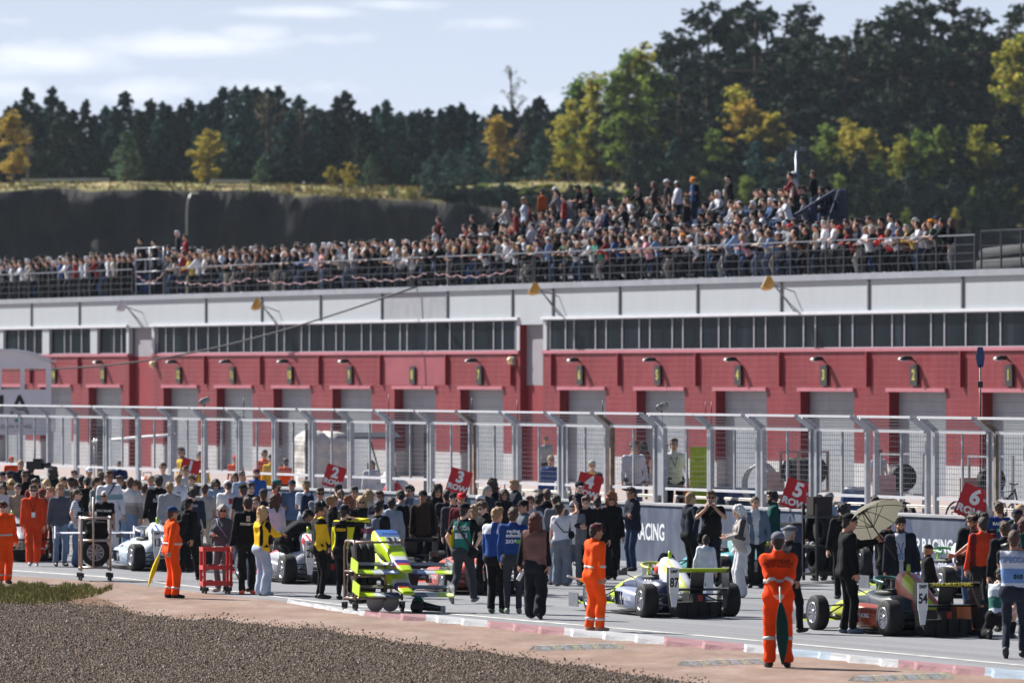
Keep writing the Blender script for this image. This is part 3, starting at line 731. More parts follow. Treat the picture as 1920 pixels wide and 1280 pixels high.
k.build('front', kw, ka)
k = MB()
for i in range(20):
    x0, y0 = arch[i]; x1, y1 = arch[i + 1]
    xa, za = kp(x0, y0); xb, zb_ = kp(x1, y1)
    k.bar((xa, D0 - .35, za + .03), (xb, D0 - .35, zb_ + .03), .05); k.box(((xa + xb) / 2, D0 + 1.0, (za + zb_) / 2 + .03), (.2, 2.6, .06))
k.build('roof_ribs', wtrim, ka)
k = MB(); k.box((kp(0, 0)[0], D0 + 2.2, 2.6), (3.4, .08, .9)); k.build('back_panel', kw, ka)
blkp = mat('letter_black', lin((26, 28, 32)), .6)
FX = lambda px, y: T(at(px, y, D0).x, D0 - .01, at(px, y, D0).z) @ face((1, 0, 0), (0, 0, 1), (0, -1, 0))
lettering('A', 1.02, blkp, ka, FX(37, 763), .006, 0, .01, sx=1.05); lettering('M', 1.02, blkp, ka, FX(-12, 763), .006, 0, .01)
lettering('KAZAN RING', .17, blkp, ka, FX(22, 800), .004, sx=1.3)
MB().box((at(35, 788, D0).x, D0 - .005, at(35, 788, D0).z), (.26, .012, .12)).build('teal_mark', mat('teal_paint', lin((40, 140, 140)), .6), ka)

# ------------------------------------------------------------------ soft-surface modeller (distance field -> continuous mesh)
class Sdf:
    def __init__(s, lo, hi, vox):
        s.v = vox; s.lo = np.array(lo, float) - 2 * vox
        s.n = np.ceil((np.array(hi, float) + 2 * vox - s.lo) / vox).astype(int) + 1
        s.F = np.full(s.n, 1.0, np.float32)
        s.ax = [s.lo[i] + vox * np.arange(s.n[i]) for i in range(3)]
    def _sub(s, lo, hi, pad):
        sl = []
        for i in range(3):
            a = int(np.floor((lo[i] - pad - s.lo[i]) / s.v)); b = int(np.ceil((hi[i] + pad - s.lo[i]) / s.v)) + 1
            sl.append(slice(max(0, a), max(0, min(s.n[i], b))))
        g = np.meshgrid(*[s.ax[i][sl[i]] for i in range(3)], indexing='ij', sparse=True)
        return tuple(sl), g
    def _put(s, sl, d, k, sub=False):
        f = s.F[sl]
        if sub: d = -d; h = np.clip(.5 - .5 * (f - d) / k, 0, 1); s.F[sl] = f * (1 - h) + d * h + k * h * (1 - h); return
        h = np.clip(.5 + .5 * (f - d) / k, 0, 1)
        s.F[sl] = f * (1 - h) + d * h - k * h * (1 - h)
    def cap(s, a, b, ra, rb=None, k=.03, sub=False):
        rb = ra if rb is None else rb
        a = np.array(a, float); b = np.array(b, float); r = max(ra, rb)
        sl, (x, y, z) = s._sub(np.minimum(a, b) - r, np.maximum(a, b) + r, k + 3 * s.v)
        ba = b - a; L2 = max(ba @ ba, 1e-9)
        h = np.clip(((x - a[0]) * ba[0] + (y - a[1]) * ba[1] + (z - a[2]) * ba[2]) / L2, 0, 1)
        d = np.sqrt((x - a[0] - h * ba[0]) ** 2 + (y - a[1] - h * ba[1]) ** 2 + (z - a[2] - h * ba[2]) ** 2) - (ra + (rb - ra) * h)
        s._put(sl, d, k, sub); return s
    def ell(s, c, r, k=.02, sub=False):
        c = np.array(c, float); r = np.array(r, float)
        sl, (x, y, z) = s._sub(c - r, c + r, k + 3 * s.v)
        q = np.sqrt(((x - c[0]) / r[0]) ** 2 + ((y - c[1]) / r[1]) ** 2 + ((z - c[2]) / r[2]) ** 2)
        s._put(sl, (q - 1) * r.min(), k, sub); return s
    def cut(s, p, n, k=0):
        """keep the side the normal points away from"""
        p = np.array(p, float); n = np.array(n, float); n /= np.linalg.norm(n)
        x, y, z = np.meshgrid(*s.ax, indexing='ij', sparse=True)
        s.F = np.maximum(s.F, (x - p[0]) * n[0] + (y - p[1]) * n[1] + (z - p[2]) * n[2]).astype(np.float32); return s
    def folds(s, amp, seed=0, f=1.0):
        r = np.random.default_rng(seed); x, y, z = np.meshgrid(*s.ax, indexing='ij', sparse=True); w = 0
        for i in range(5):
            d = r.normal(0, 1, 3); d /= np.linalg.norm(d); q = r.uniform(14, 34) * f
            w = w + np.sin((x * d[0] + y * d[1] + z * d[2] * 1.2) * q + r.uniform(0, 6))
        s.F = (s.F + amp * .45 * w).astype(np.float32); return s
    def verts(s):
        F = s.F; nx, ny, nz = F.shape; I = F < 0
        c = np.zeros((nx - 1, ny - 1, nz - 1), np.int8)
        for a in (0, 1):
            for b in (0, 1):
                for e in (0, 1): c += I[a:nx - 1 + a, b:ny - 1 + b, e:nz - 1 + e]
        act = (c > 0) & (c < 8); ix = np.argwhere(act)
        idx = np.full(act.shape, -1, np.int32); idx[act] = np.arange(len(ix))
        acc = np.zeros((len(ix), 3)); cnt = np.zeros(len(ix))
        i, j, k = ix.T
        for ax_ in range(3):
            for u_ in (0, 1):
                for v_ in (0, 1):
                    o0 = [0, 0, 0]; o = [a for a in range(3) if a != ax_]; o0[o[0]] = u_; o0[o[1]] = v_
                    o1 = list(o0); o1[ax_] = 1
                    f0 = F[i + o0[0], j + o0[1], k + o0[2]]; f1 = F[i + o1[0], j + o1[1], k + o1[2]]
                    m = (f0 < 0) != (f1 < 0); t = np.where(m, f0 / np.where(m, f0 - f1, 1), 0)
                    p = np.tile(np.array(o0, float), (len(ix), 1)); p[:, ax_] = t
                    acc[m] += p[m]; cnt[m] += 1
        V = s.lo + s.v * (ix + acc / np.maximum(cnt, 1)[:, None])
        Q = []
        for ax_ in range(3):
            o = [a for a in range(3) if a != ax_]
            s0 = [slice(None)] * 3; s1 = [slice(None)] * 3; s0[ax_] = slice(0, -1); s1[ax_] = slice(1, None)
            a_, b_ = I[tuple(s0)], I[tuple(s1)]
            e = np.argwhere(a_ != b_)
            e = e[(e[:, o[0]] > 0) & (e[:, o[1]] > 0) & (e[:, o[0]] < F.shape[o[0]] - 1) & (e[:, o[1]] < F.shape[o[1]] - 1)]
            ins = a_[tuple(e.T)]
            def at_(du, dv):
                q = e.copy(); q[:, o[0]] -= du; q[:, o[1]] -= dv; return idx[tuple(q.T)]
            quad = np.stack([at_(1, 1), at_(0, 1), at_(0, 0), at_(1, 0)], 1)
            flip = ins if ax_ != 1 else ~ins
            quad[~flip] = quad[~flip][:, ::-1]
            Q.append(quad)
        Q = np.concatenate(Q) if Q else np.zeros((0, 4), np.int32)
        return V, Q[(Q >= 0).all(1)]

def V3(*a): return np.array(a, float)
def nrm(v): return v / max(np.linalg.norm(v), 1e-9)
def rotx(a): c, s_ = math.cos(a), math.sin(a); return np.array([[1, 0, 0], [0, c, -s_], [0, s_, c]])
def roty(a): c, s_ = math.cos(a), math.sin(a); return np.array([[c, 0, s_], [0, 1, 0], [-s_, 0, c]])
def rotz(a): c, s_ = math.cos(a), math.sin(a); return np.array([[c, -s_, 0], [s_, c, 0], [0, 0, 1]])
def ik(a, b, l1, l2, pole):
    d = b - a; L_ = np.linalg.norm(d)
    if L_ > (l1 + l2) * .999: b = a + d / L_ * (l1 + l2) * .999; d = b - a; L_ = np.linalg.norm(d)
    u = d / L_; x = (l1 * l1 - l2 * l2 + L_ * L_) / (2 * L_); h = math.sqrt(max(l1 * l1 - x * x, 0))
    p = pole - u * (pole @ u); p = nrm(p)
    return a + u * x + p * h, b

# ---- head and hands, made once and shared
def build_head(vox):
    s = Sdf((-.11, -.13, -.17), (.11, .15, .15), vox)
    s.ell((0, -.012, .032), (.077, .097, .090)).ell((0, .022, -.032), (.062, .075, .092), .03).ell((0, .045, -.092), (.040, .040, .028), .025)
    s.cap((0, -.02, -.06), (0, -.035, -.17), .056, .058, .03)
    s.cap((0, .092, .008), (0, .113, -.030), .010, .015, .012).ell((0, .10, -.036), (.020, .014, .011), .01)
    for q in (-1, 1):
        s.ell((q * .078, -.008, -.008), (.013, .022, .034), .006).ell((q * .031, .104, .012), (.018, .018, .013), .012, True)
        s.ell((q * .031, .078, .012), (.013, .013, .012), .004).cap((q * .012, .092, .034), (q * .045, .083, .034), .008, .008, .012)
        s.ell((q * .045, .06, -.03), (.02, .025, .02), .02)
    s.cap((-.016, .092, -.064), (.016, .092, -.064), .008, .008, .008).cap((-.014, .089, -.077), (.014, .089, -.077), .0085, .0085, .008)
    V, Q = s.verts(); c = V[Q].mean(1); mi = np.zeros(len(Q), int)
    for q in (-1, 1):
        e = np.linalg.norm(c - V3(q * .031, .088, .012), axis=1) < .0135; mi[e & (c[:, 1] > .084)] = 1
    mi[(np.abs(c[:, 0]) < .024) & (np.abs(c[:, 2] + .070) < .0125) & (c[:, 1] > .088)] = 2
    mi[(np.abs(np.abs(c[:, 0]) - .030) < .019) & (np.abs(c[:, 2] - .035) < .006) & (c[:, 1] > .07)] = 3
    return V, Q, mi
HEAD_HI = build_head(.0085); HEAD_LO = build_head(.017)
def build_hand(grip, vox=.0062):
    """wrist at the origin, fingers along +z, thumb side +x, palm facing +y"""
    s = Sdf((-.06, -.06, -.02), (.09, .10, .21), vox)
    s.cap((0, 0, -.01), (0, .0, .03), .024, .027, .02)
    for i, x in enumerate((-.030, -.011, .010, .030)): s.cap((x * .6, 0, .02), (x, 0, .088), .016, .014, .012)
    for i, (x, L_) in enumerate(((-.031, .062), (-.0105, .078), (.0105, .084), (.031, .076))):
        p = V3(x, 0, .088); ang = (.95 if grip else .22) + .05 * i; seg = [L_ * .45, L_ * .32, L_ * .25]; a = ang * (.8 if grip else .6)
        for k, l_ in enumerate(seg):
            q = p + l_ * V3(x * .25, math.sin(a), math.cos(a)); s.cap(p, q, .0095 - .0012 * k, .0085 - .0012 * k, .003); p = q; a += ang
    p = V3(.026, .004, .03)
    for k, (l_, d) in enumerate(((.045, (.72, .35, .60)), (.034, (.35, .5, .78)), (.028, (.05, .6, .78)) if not grip else (.028, (-.35, .75, .5)))):
        q = p + l_ * nrm(V3(*d)); s.cap(p, q, .0125 - .0015 * k, .011 - .0015 * k, .006); p = q
    return s.verts()
HAND = {0: build_hand(False), 1: build_hand(True)}
HAND_LO = {0: build_hand(False, .013), 1: build_hand(True, .013)}

# ---- skeleton from a pose
def skel(P, fem=False, fat=0.0):
    J = {}
    pel = V3(*P.get('pelvis', (0, 0, .968))); lean, side, tw = R(P.get('lean', 2)), R(P.get('side', 0)), R(P.get('twist', 0))
    Rt = rotz(tw) @ roty(side) @ rotx(-lean)
    J['pel'] = pel; J['Rt'] = Rt
    up, rt, fw = Rt @ V3(0, 0, 1), Rt @ V3(1, 0, 0), Rt @ V3(0, 1, 0)
    J['up'], J['rt'], J['fw'] = up, rt, fw
    Rp = rotz(R(P.get('hipyaw', 0))); hx = .095 if fem else .088
    J['hr'] = pel + Rp @ V3(hx, 0, -.03); J['hl'] = pel - Rp @ V3(hx, 0, .03)
    hunch = P.get('hunch', 0)
    J['chest'] = pel + up * .36 + fw * .01; J['nb'] = pel + up * .535 - fw * .01 + fw * hunch
    sw = .158 if fem else .182
    sh = P.get('shrug', 0)
    J['sr'] = pel + up * (.475 + sh) + rt * sw + fw * hunch * .6; J['sl'] = pel + up * (.475 + sh) - rt * sw + fw * hunch * .6
    yaw, pit = P.get('head', (0, 0)); 
    Rh = rotz(R(yaw) + tw * .6) @ rotx(-R(pit) - lean * .35)
    J['Rh'] = Rh; J['hd'] = J['nb'] + nrm(up * .6 + V3(0, 0, .4)) * .05 + Rh @ V3(0, .022, .105)
    for q, sd_ in ((1, 'r'), (-1, 'l')):
        h = P.get(sd_ + 'h', (q * .29, .03, .79)); h = V3(*h)
        if P.get('handrel', False): h = pel + Rt @ (h - V3(0, 0, .93))
        pole = V3(*P.get(sd_ + 'e', (q * .5, -.7, -.25)))
        J['e' + sd_], J['w' + sd_] = ik(J['s' + sd_], h, .285, .25, pole)
        f = P.get(sd_ + 'f', (q * .10, .03, .085, q * -8)); ank = V3(*f[:3])
        kp_ = V3(*P.get(sd_ + 'k', (q * .1, 1, 0)))
        J['k' + sd_], J['a' + sd_] = ik(J['h' + sd_], ank, .44, .425, kp_)
        yw = R(f[3]); pt = R(f[4]) if len(f) > 4 else 0
        fd = V3(math.sin(-yw) * math.cos(pt), math.cos(yw) * math.cos(pt), math.sin(pt)); J['f' + sd_] = fd
        dv = nrm(J['w' + sd_] - J['e' + sd_]); hd = P.get(sd_ + 'd'); dv = nrm(V3(*hd)) if hd else dv
        pn = V3(*P.get(sd_ + 'p', (-q, 0.15, 0))); pn = nrm(pn - dv * (pn @ dv)); th = nrm(np.cross(pn, dv))
        if q < 0: th = -th
        J['H' + sd_] = np.stack([th, pn, dv], 1)
    return J

POSES = {
 'stand': {}, 
 'relax': dict(rh=(.28, .08, .79), lh=(-.30, .02, .80), rf=(.11, .06, .085, -18), lf=(-.09, -.02, .085, 6), side=2, head=(8, 4)),
 'pockets': dict(rh=(.215, .07, .86), lh=(-.215, .07, .86), re=(.9, -.6, 0), le=(-.9, -.6, 0), head=(-12, 5)),
 'crossed': dict(rh=(-.10, .185, 1.17), lh=(.10, .21, 1.13), re=(.7, -.1, -.8), le=(-.7, -.1, -.8), rd=(-1, .1, .25), ld=(1, .1, .2), rp=(0, -1, 0), lp=(0, -1, 0), head=(6, 6)),
 'phone': dict(rh=(.07, .30, 1.17), lh=(-.06, .30, 1.14), re=(.5, -.3, -.8), le=(-.5, -.3, -.8), head=(0, 26), rp=(-.3, -.5, .8), lp=(.3, -.5, .8), rg=1),
 'ear': dict(rh=(.11, .10, 1.56), re=(.7, .1, -.7), head=(-6, 4), rp=(-1, 0, 0), rg=1, lh=(-.26, .05, .78)),
 'backhands': dict(rh=(.04, -.225, 1.0), lh=(-.04, -.25, .97), re=(.95, -.3, 0), le=(-.95, -.3, 0), rd=(-.75, -.1, -.6), ld=(.75, -.1, -.6), rp=(0, 1, 0), lp=(0, 1, 0), rg=1, lg=1),
 'hip': dict(rh=(.20, .02, 1.00), re=(1, -.35, .1), rd=(-.6, .5, -.4), lh=(-.26, .04, .78), side=-2, head=(-10, 4)),
 'hips': dict(rh=(.20, .02, 1.00), re=(1, -.35, .1), rd=(-.6, .5, -.4), lh=(-.20, .02, 1.0), le=(-1, -.35, .1), ld=(.6, .5, -.4)),
 'walk': dict(pelvis=(0, 0, .935), rf=(.08, .30, .10, -4, 12), lf=(-.08, -.34, .17, 4, -42), rk=(.05, 1, 0), lk=(-.05, 1, 0), rh=(.24, -.14, .82), lh=(-.24, .20, .85), lean=5, twist=-5),
 'walk2': dict(pelvis=(0, 0, .95), rf=(.08, .20, .09, -4, 6), lf=(-.08, -.24, .12, 4, -25), rh=(.25, -.06, .80), lh=(-.25, .10, .80), lean=3),
 'camera': dict(rh=(.07, .22, 1.50), lh=(-.06, .25, 1.47), re=(.8, .0, -.8), le=(-.7, .0, -.8), rp=(-.8, .2, .4), lp=(.8, .2, .4), head=(0, 4), rg=1, lg=1, rd=(-.3, .3, .9), ld=(.3, .3, .9)),
 'snap': dict(rh=(.09, .33, 1.46), lh=(-.09, .33, 1.46), re=(.8, -.2, -.8), le=(-.8, -.2, -.8), rp=(-.9, -.3, 0), lp=(.9, -.3, 0), head=(0, 4), rg=1, lg=1, rd=(-.2, .1, 1), ld=(.2, .1, 1)),
 'reach': dict(rh=(.20, .34, 1.86), re=(.6, -.2, -.6), rd=(0, .1, 1), rg=1, lh=(-.26, .05, .80), head=(-10, -14), lean=-3),
 'point': dict(rh=(.20, .46, 1.30), re=(.5, 0, -.7), rd=(0, 1, .0), rp=(-.3, 0, -1), lh=(-.25, .04, .80), head=(-14, 0)),
 'brow': dict(rh=(.10, .12, 1.60), re=(.8, .3, -.3), rd=(-.9, .2, .3), rp=(-.2, -.3, -1), lh=(-.25, .05, .79), head=(0, 0)),
 'clasp': dict(rh=(.05, .22, .92), lh=(-.05, .22, .92), re=(.9, -.5, -.2), le=(-.9, -.5, -.2), rd=(-.8, .3, -.5), ld=(.8, .3, -.5), rp=(0, -1, 0), lp=(0, -1, 0), head=(0, 6)),
 'railing': dict(pelvis=(0, -.14, .90), lean=32, rh=(.17, .35, 1.10), lh=(-.17, .35, 1.10), re=(.8, -.3, -.4), le=(-.8, -.3, -.4), rd=(-.8, .5, 0), ld=(.8, .5, 0), rp=(0, .2, -1), lp=(0, .2, -1), rf=(.11, -.16, .085, -8), lf=(-.1, -.08, .085, 8), head=(0, -14)),
 'railing2': dict(pelvis=(0, -.06, .92), lean=16, rh=(.27, .36, 1.10), lh=(-.24, .36, 1.10), re=(.8, -.5, .1), le=(-.8, -.5, .1), rd=(0, 1, -.2), ld=(0, 1, -.2), rp=(0, .2, -1), lp=(0, .2, -1), head=(18, -6)),
 'railing3': dict(pelvis=(0, -.18, .89), lean=42, side=3, rh=(.14, .35, 1.10), lh=(-.20, .36, 1.11), re=(.8, -.2, -.5), le=(-.8, -.2, -.5), rd=(-1, .2, 0), ld=(1, .2, 0), rp=(0, .2, -1), lp=(0, .2, -1), rf=(.11, -.26, .085, -8), lf=(-.1, -.02, .085, 8), head=(-16, -24)),
 'bend': dict(pelvis=(0, -.20, .88), lean=58, rh=(.20, .42, .86), lh=(-.16, .45, .90), re=(.6, .2, .2), le=(-.6, .2, .2), rf=(.12, -.05, .085, -8), lf=(-.12, -.12, .085, 8), head=(0, 10)),
 'sit': dict(pelvis=(0, -.12, .50), lean=8, rf=(.13, .36, .085, -8), lf=(-.13, .34, .085, 8), rk=(.1, .3, 1), lk=(-.1, .3, 1), rh=(.14, .25, .62), lh=(-.14, .25, .62), re=(.8, -.6, -.2), le=(-.8, -.6, -.2), rp=(0, 0, -1), lp=(0, 0, -1)),
 'sit2': dict(pelvis=(0, -.12, .50), lean=24, rf=(.15, .34, .085, -8), lf=(-.13, .38, .085, 8), rk=(.1, .3, 1), lk=(-.1, .3, 1), rh=(.05, .38, .72), lh=(-.05, .38, .72), re=(.8, -.3, -.6), le=(-.8, -.3, -.6), rd=(-.8, .4, .2), ld=(.8, .4, .2), rp=(0, 0, 1), lp=(0, 0, 1), head=(-12, 0)),
 'crouch': dict(pelvis=(0, -.16, .38), lean=26, rf=(.14, .16, .085, -8), lf=(-.12, -.30, .12, 8, -30), rk=(.3, 1, .7), lk=(-.3, 1, .2), rh=(.08, .34, .98), lh=(-.06, .36, .95), re=(.7, 0, -.8), le=(-.7, 0, -.8), rg=1, lg=1, rd=(-.3, .3, .9), ld=(.3, .3, .9), head=(0, 0)),
}
def pose(base, **kw): d = dict(POSES[base]); d.update(kw); return d

def cloth_body(s, J, r, fem, fat, k=.035):
    """torso in r metres of cloth over the body"""
    up, rt, fw, pel = J['up'], J['rt'], J['fw'], J['pel']
    hw = .085 if fem else .078
    for q in (-1, 1):
        s.cap(pel + rt * q * hw * .85, pel + up * .20 + rt * q * (.048 if fem else .064), .100 + r, .088 + r, k)
        s.cap(pel + up * .20 + rt * q * .066, pel + up * .385 + rt * q * (.078 if fem else .092), .088 + r, .104 + r, k)
        s.cap(pel + up * .44 + rt * q * .05, J['s' + ('r' if q > 0 else 'l')] - up * .005 - rt * q * .015, .062 + r, .052 + r, k)
        if fem: s.ell(pel + up * .345 + rt * q * .075 + fw * .075, (.072 + r, .06 + r, .07 + r), .03)
    s.cap(pel + up * .40, pel + up * .50, .10 + r, .065 + r, k)
    if fat: s.ell(pel + up * .14 + fw * .05 * fat, (.165 + r + .02 * fat, .13 + r + .035 * fat, .18), .05)
def sleeves(s, J, r, frac):
    """frac: 0..1 upper arm, 1..2 forearm"""
    for q in 'rl':
        a, e, w = J['s' + q], J['e' + q], J['w' + q]
        if frac <= 1: s.cap(a, a + (e - a) * frac, .050 + r, .044 + r * 1.25, .03)
        else:
            s.cap(a, e, .052 + r, .043 + r, .014); s.cap(e, e + (w - e) * (frac - 1), .043 + r, .032 + r, .014)
def legs(s, J, r, kind_, upto=1.0):
    g = {'slim': (.082, .057, .053, .042), 'straight': (.088, .064, .060, .056), 'wide': (.094, .088, .090, .102), 'loose': (.092, .074, .072, .070), 'shorts': (.094, .086, .05, .05), 'skirt': (.1, .1, .1, .1)}[kind_]
    s.cap(J['hr'], J['hl'], .112 + r, .112 + r, .04)
    fwd = J['fw'] * V3(1, 1, 0)
    s.cap(J['hr'] - fwd * .03 - V3(0, 0, .02), J['hl'] - fwd * .03 - V3(0, 0, .02), .105 + r, .105 + r, .04)
    for q in 'rl':
        h, k_, a = J['h' + q], J['k' + q], J['a' + q]
        if kind_ == 'shorts': s.cap(h, h + (k_ - h) * .95, g[0] + r, g[1] + r, .03)
        else:
            s.cap(h, k_, g[0] + r, g[1] + r, .035); s.cap(k_, a + (k_ - a) * .06, g[2] + r, g[3] + r, .03)
_mesh_cache = {}
def bounds(J, m=.16):
    P_ = np.array([v for k_, v in J.items() if isinstance(v, np.ndarray) and v.shape == (3,) and k_ not in ('up', 'rt', 'fw', 'fr', 'fl')])
    return P_.min(0) - m, P_.max(0) + m
def cached(key, fn, name, nslots, smooth=True):
    if key not in _mesh_cache:
        r_ = fn(); V, Q = r_[0], r_[1]; mi = r_[2] if len(r_) > 2 else None
        _mesh_cache[key] = np_mesh(name, V, Q, [None] * nslots, mi, smooth)
    return _mesh_cache[key]
def linkm(name, me, mats, parent, M=None):
    """an object that shares its mesh but has colours of its own"""
    o = link(name, me, parent, M)
    for i, m in enumerate(mats[:len(o.material_slots)]):
        o.material_slots[i].link = 'OBJECT'; o.material_slots[i].material = m
    return o

# ---- hair, hats and head wear, in the frame of the head
def hair_mesh(style, vox=.010):
    s = Sdf((-.17, -.27, -.42 if style in ('long', 'pony') else -.24), (.17, .26, .22), vox)
    if style in ('short', 'crop', 'long', 'bob', 'pony', 'bun', 'curly', 'quiff'):
        t = {'crop': .006, 'short': .010, 'quiff': .013, 'curly': .026, 'long': .016, 'bob': .02, 'pony': .010, 'bun': .010}[style]
        s.ell((0, -.016, .036), (.078 + t, .098 + t, .091 + t))
        s.cap((0, -.04, .0), (0, -.06, -.06), .072 + t * .6, .052 + t * .5, .03)
        if style in ('short', 'quiff', 'curly'): s.ell((0, .045, .105 + t * .5), (.06 + t, .05, .03 + t * .6), .03)
        if style in ('long', 'curly'):
            for x in (-.06, -.02, .02, .06): s.cap((x, -.05, .02), (x * 1.3, -.078, -.30 if style == 'long' else -.15), .046, .026, .025)
            for q in (-1, 1): s.cap((q * .082, -.01, .04), (q * .10, .0, -.24 if style == 'long' else -.15), .032, .028, .03)
        if style == 'bob':
            for q in (-1, 1): s.cap((q * .085, -.01, .03), (q * .082, .005, -.10), .038, .034, .04)
            s.cap((-.05, -.07, .0), (-.05, -.075, -.11), .05, .045, .03).cap((.05, -.07, .0), (.05, -.075, -.11), .05, .045, .03)
        if style == 'pony': s.cap((0, -.10, .06), (0, -.15, .04), .035, .04, .02).cap((0, -.15, .04), (0, -.15, -.18), .036, .018, .03)
        if style == 'bun': s.ell((0, -.11, .10), (.045, .045, .045), .01)
        # open the face
        s.ell((0, .115, -.035), (.078, .085, .115 if style != 'crop' else .125), .02, True)
        if style in ('short', 'crop', 'quiff'): s.ell((0, .06, -.10), (.13, .095, .105), .015, True)
        if style == 'curly': s.folds(.014, 3, 3.2)
        elif style != 'crop': s.folds(.0065, 5, 3.8)
    elif style in ('cap', 'capback'):
        q = 1 if style == 'cap' else -1
        s.ell((0, -.010, .050), (.094, .112, .088)); s.cut((0, 0, .040), (0, q * .12, -1))
        for x in (-.05, -.025, 0, .025, .05): s.cap((x, q * .085, .050), (x * 1.0, q * (.165 - 7 * x * x), .040 - 3 * x * x), .011, .007, .01)
    elif style == 'flatcap':
        s.ell((0, .01, .075), (.115, .135, .05)); s.ell((0, -.01, .05), (.092, .11, .06), .02); s.cut((0, 0, .03), (0, 0, -1))
        s.cap((-.05, .10, .045), (.05, .10, .045), .02, .02, .02)
    elif style == 'beanie':
        s.ell((0, -.012, .05), (.092, .11, .10)); s.cut((0, 0, .03), (0, .15, -1))
    elif style == 'hood':
        s.ell((0, -.03, .02), (.115, .13, .14)); s.cap((0, -.06, -.08), (0, -.07, -.15), .10, .10, .04); s.ell((0, .12, -.01), (.085, .11, .12), .02, True)
    elif style == 'helmet':
        s.ell((0, 0, .015), (.125, .145, .135)); s.cap((0, .06, -.07), (0, .08, -.09), .075, .06, .04); s.cut((0, 0, -.15), (0, 0, -1))
    elif style == 'beard':
        s.ell((0, .045, -.085), (.062, .062, .055)); s.ell((0, .03, -.03), (.075, .07, .04), .02); s.ell((0, .115, -.03), (.035, .06, .05), .01, True); s.ell((0, .0, .02), (.12, .15, .045), .01, True)
    V, Q = s.verts()
    mi = None
    if style == 'helmet':
        c = V[Q].mean(1); mi = ((c[:, 1] > .03) & (np.abs(c[:, 2] - .02) < .045)).astype(int)
    if style in ('cap', 'flatcap', 'capback'):
        c = V[Q].mean(1); mi = ((np.abs(c[:, 1]) > .125) | ((c[:, 1] > .1) & (style == 'flatcap'))).astype(int)
    return (V, Q, mi) if mi is not None else (V, Q)
def glasses_mesh():
    m = MB()
    for q in (-1, 1):
        m.loft([[Vector((q * .033 + a * .027, .108 - .2 * abs(a * .027) - d_, .012 + b * .019)) for a, b in ((1, .6), (.6, 1), (-.6, 1), (-1, .5), (-.7, -.9), (.6, -.9), (1, -.3))] for d_ in (0, .004)], smooth=False)
        m.bar((q * .058, .098, .018), (q * .082, .0, .012), .005)
    m.bar((-.01, .108, .018), (.01, .108, .018), .005); return m
def headset_mesh():
    m = MB(); m.tube([(.105 * math.sin(a), -.01, .02 + .115 * math.cos(a)) for a in np.linspace(-1.65, 1.65, 13)], .011, 6)
    for q in (-1, 1): m.lathe([(0, .118), (.04, .115), (.044, .10), (.04, .078), (0, .076)], 14, Matrix.Diagonal((q, 1, 1, 1)) @ T(0, -.01, -.01), axis='X')
    m.tube([(.09, .0, -.02), (.08, .07, -.06), (.02, .115, -.07)], .005, 5); return m
GLS = glasses_mesh().mesh('sunglasses', [None]); HST = headset_mesh().mesh('headset', [None])

SKIN = [mat('skin_%d' % i, lin(c), .55, 0, .05, 20) for i, c in enumerate(((214, 166, 140), (224, 182, 158), (196, 146, 118), (176, 126, 100), (206, 152, 122)))]
EYE = mat('eye', (.02, .016, .014), .2); LIP = mat('lip', lin((176, 104, 94)), .5); BROW = mat('brow', lin((70, 50, 38)), .9)
HAIRC = {'black': (26, 22, 20), 'dark': (48, 36, 29), 'brown': (82, 58, 42), 'ginger': (150, 86, 44), 'blonde': (206, 172, 116), 'fair': (164, 132, 94), 'grey': (168, 166, 164), 'white': (226, 224, 220), 'auburn': (92, 44, 32)}
def hairm(k): return mat('hair_' + k, lin(HAIRC[k]), .6, 0, .25, 40, .5, 120)
SHOE = lambda c: mat('shoe_%02x%02x%02x' % tuple(c), lin(c), .6, 0, .15, 20)
LENS = mat('lens_dark', (.01, .01, .012), .08); HSB = mat('headset_black', (.016, .016, .018), .45)

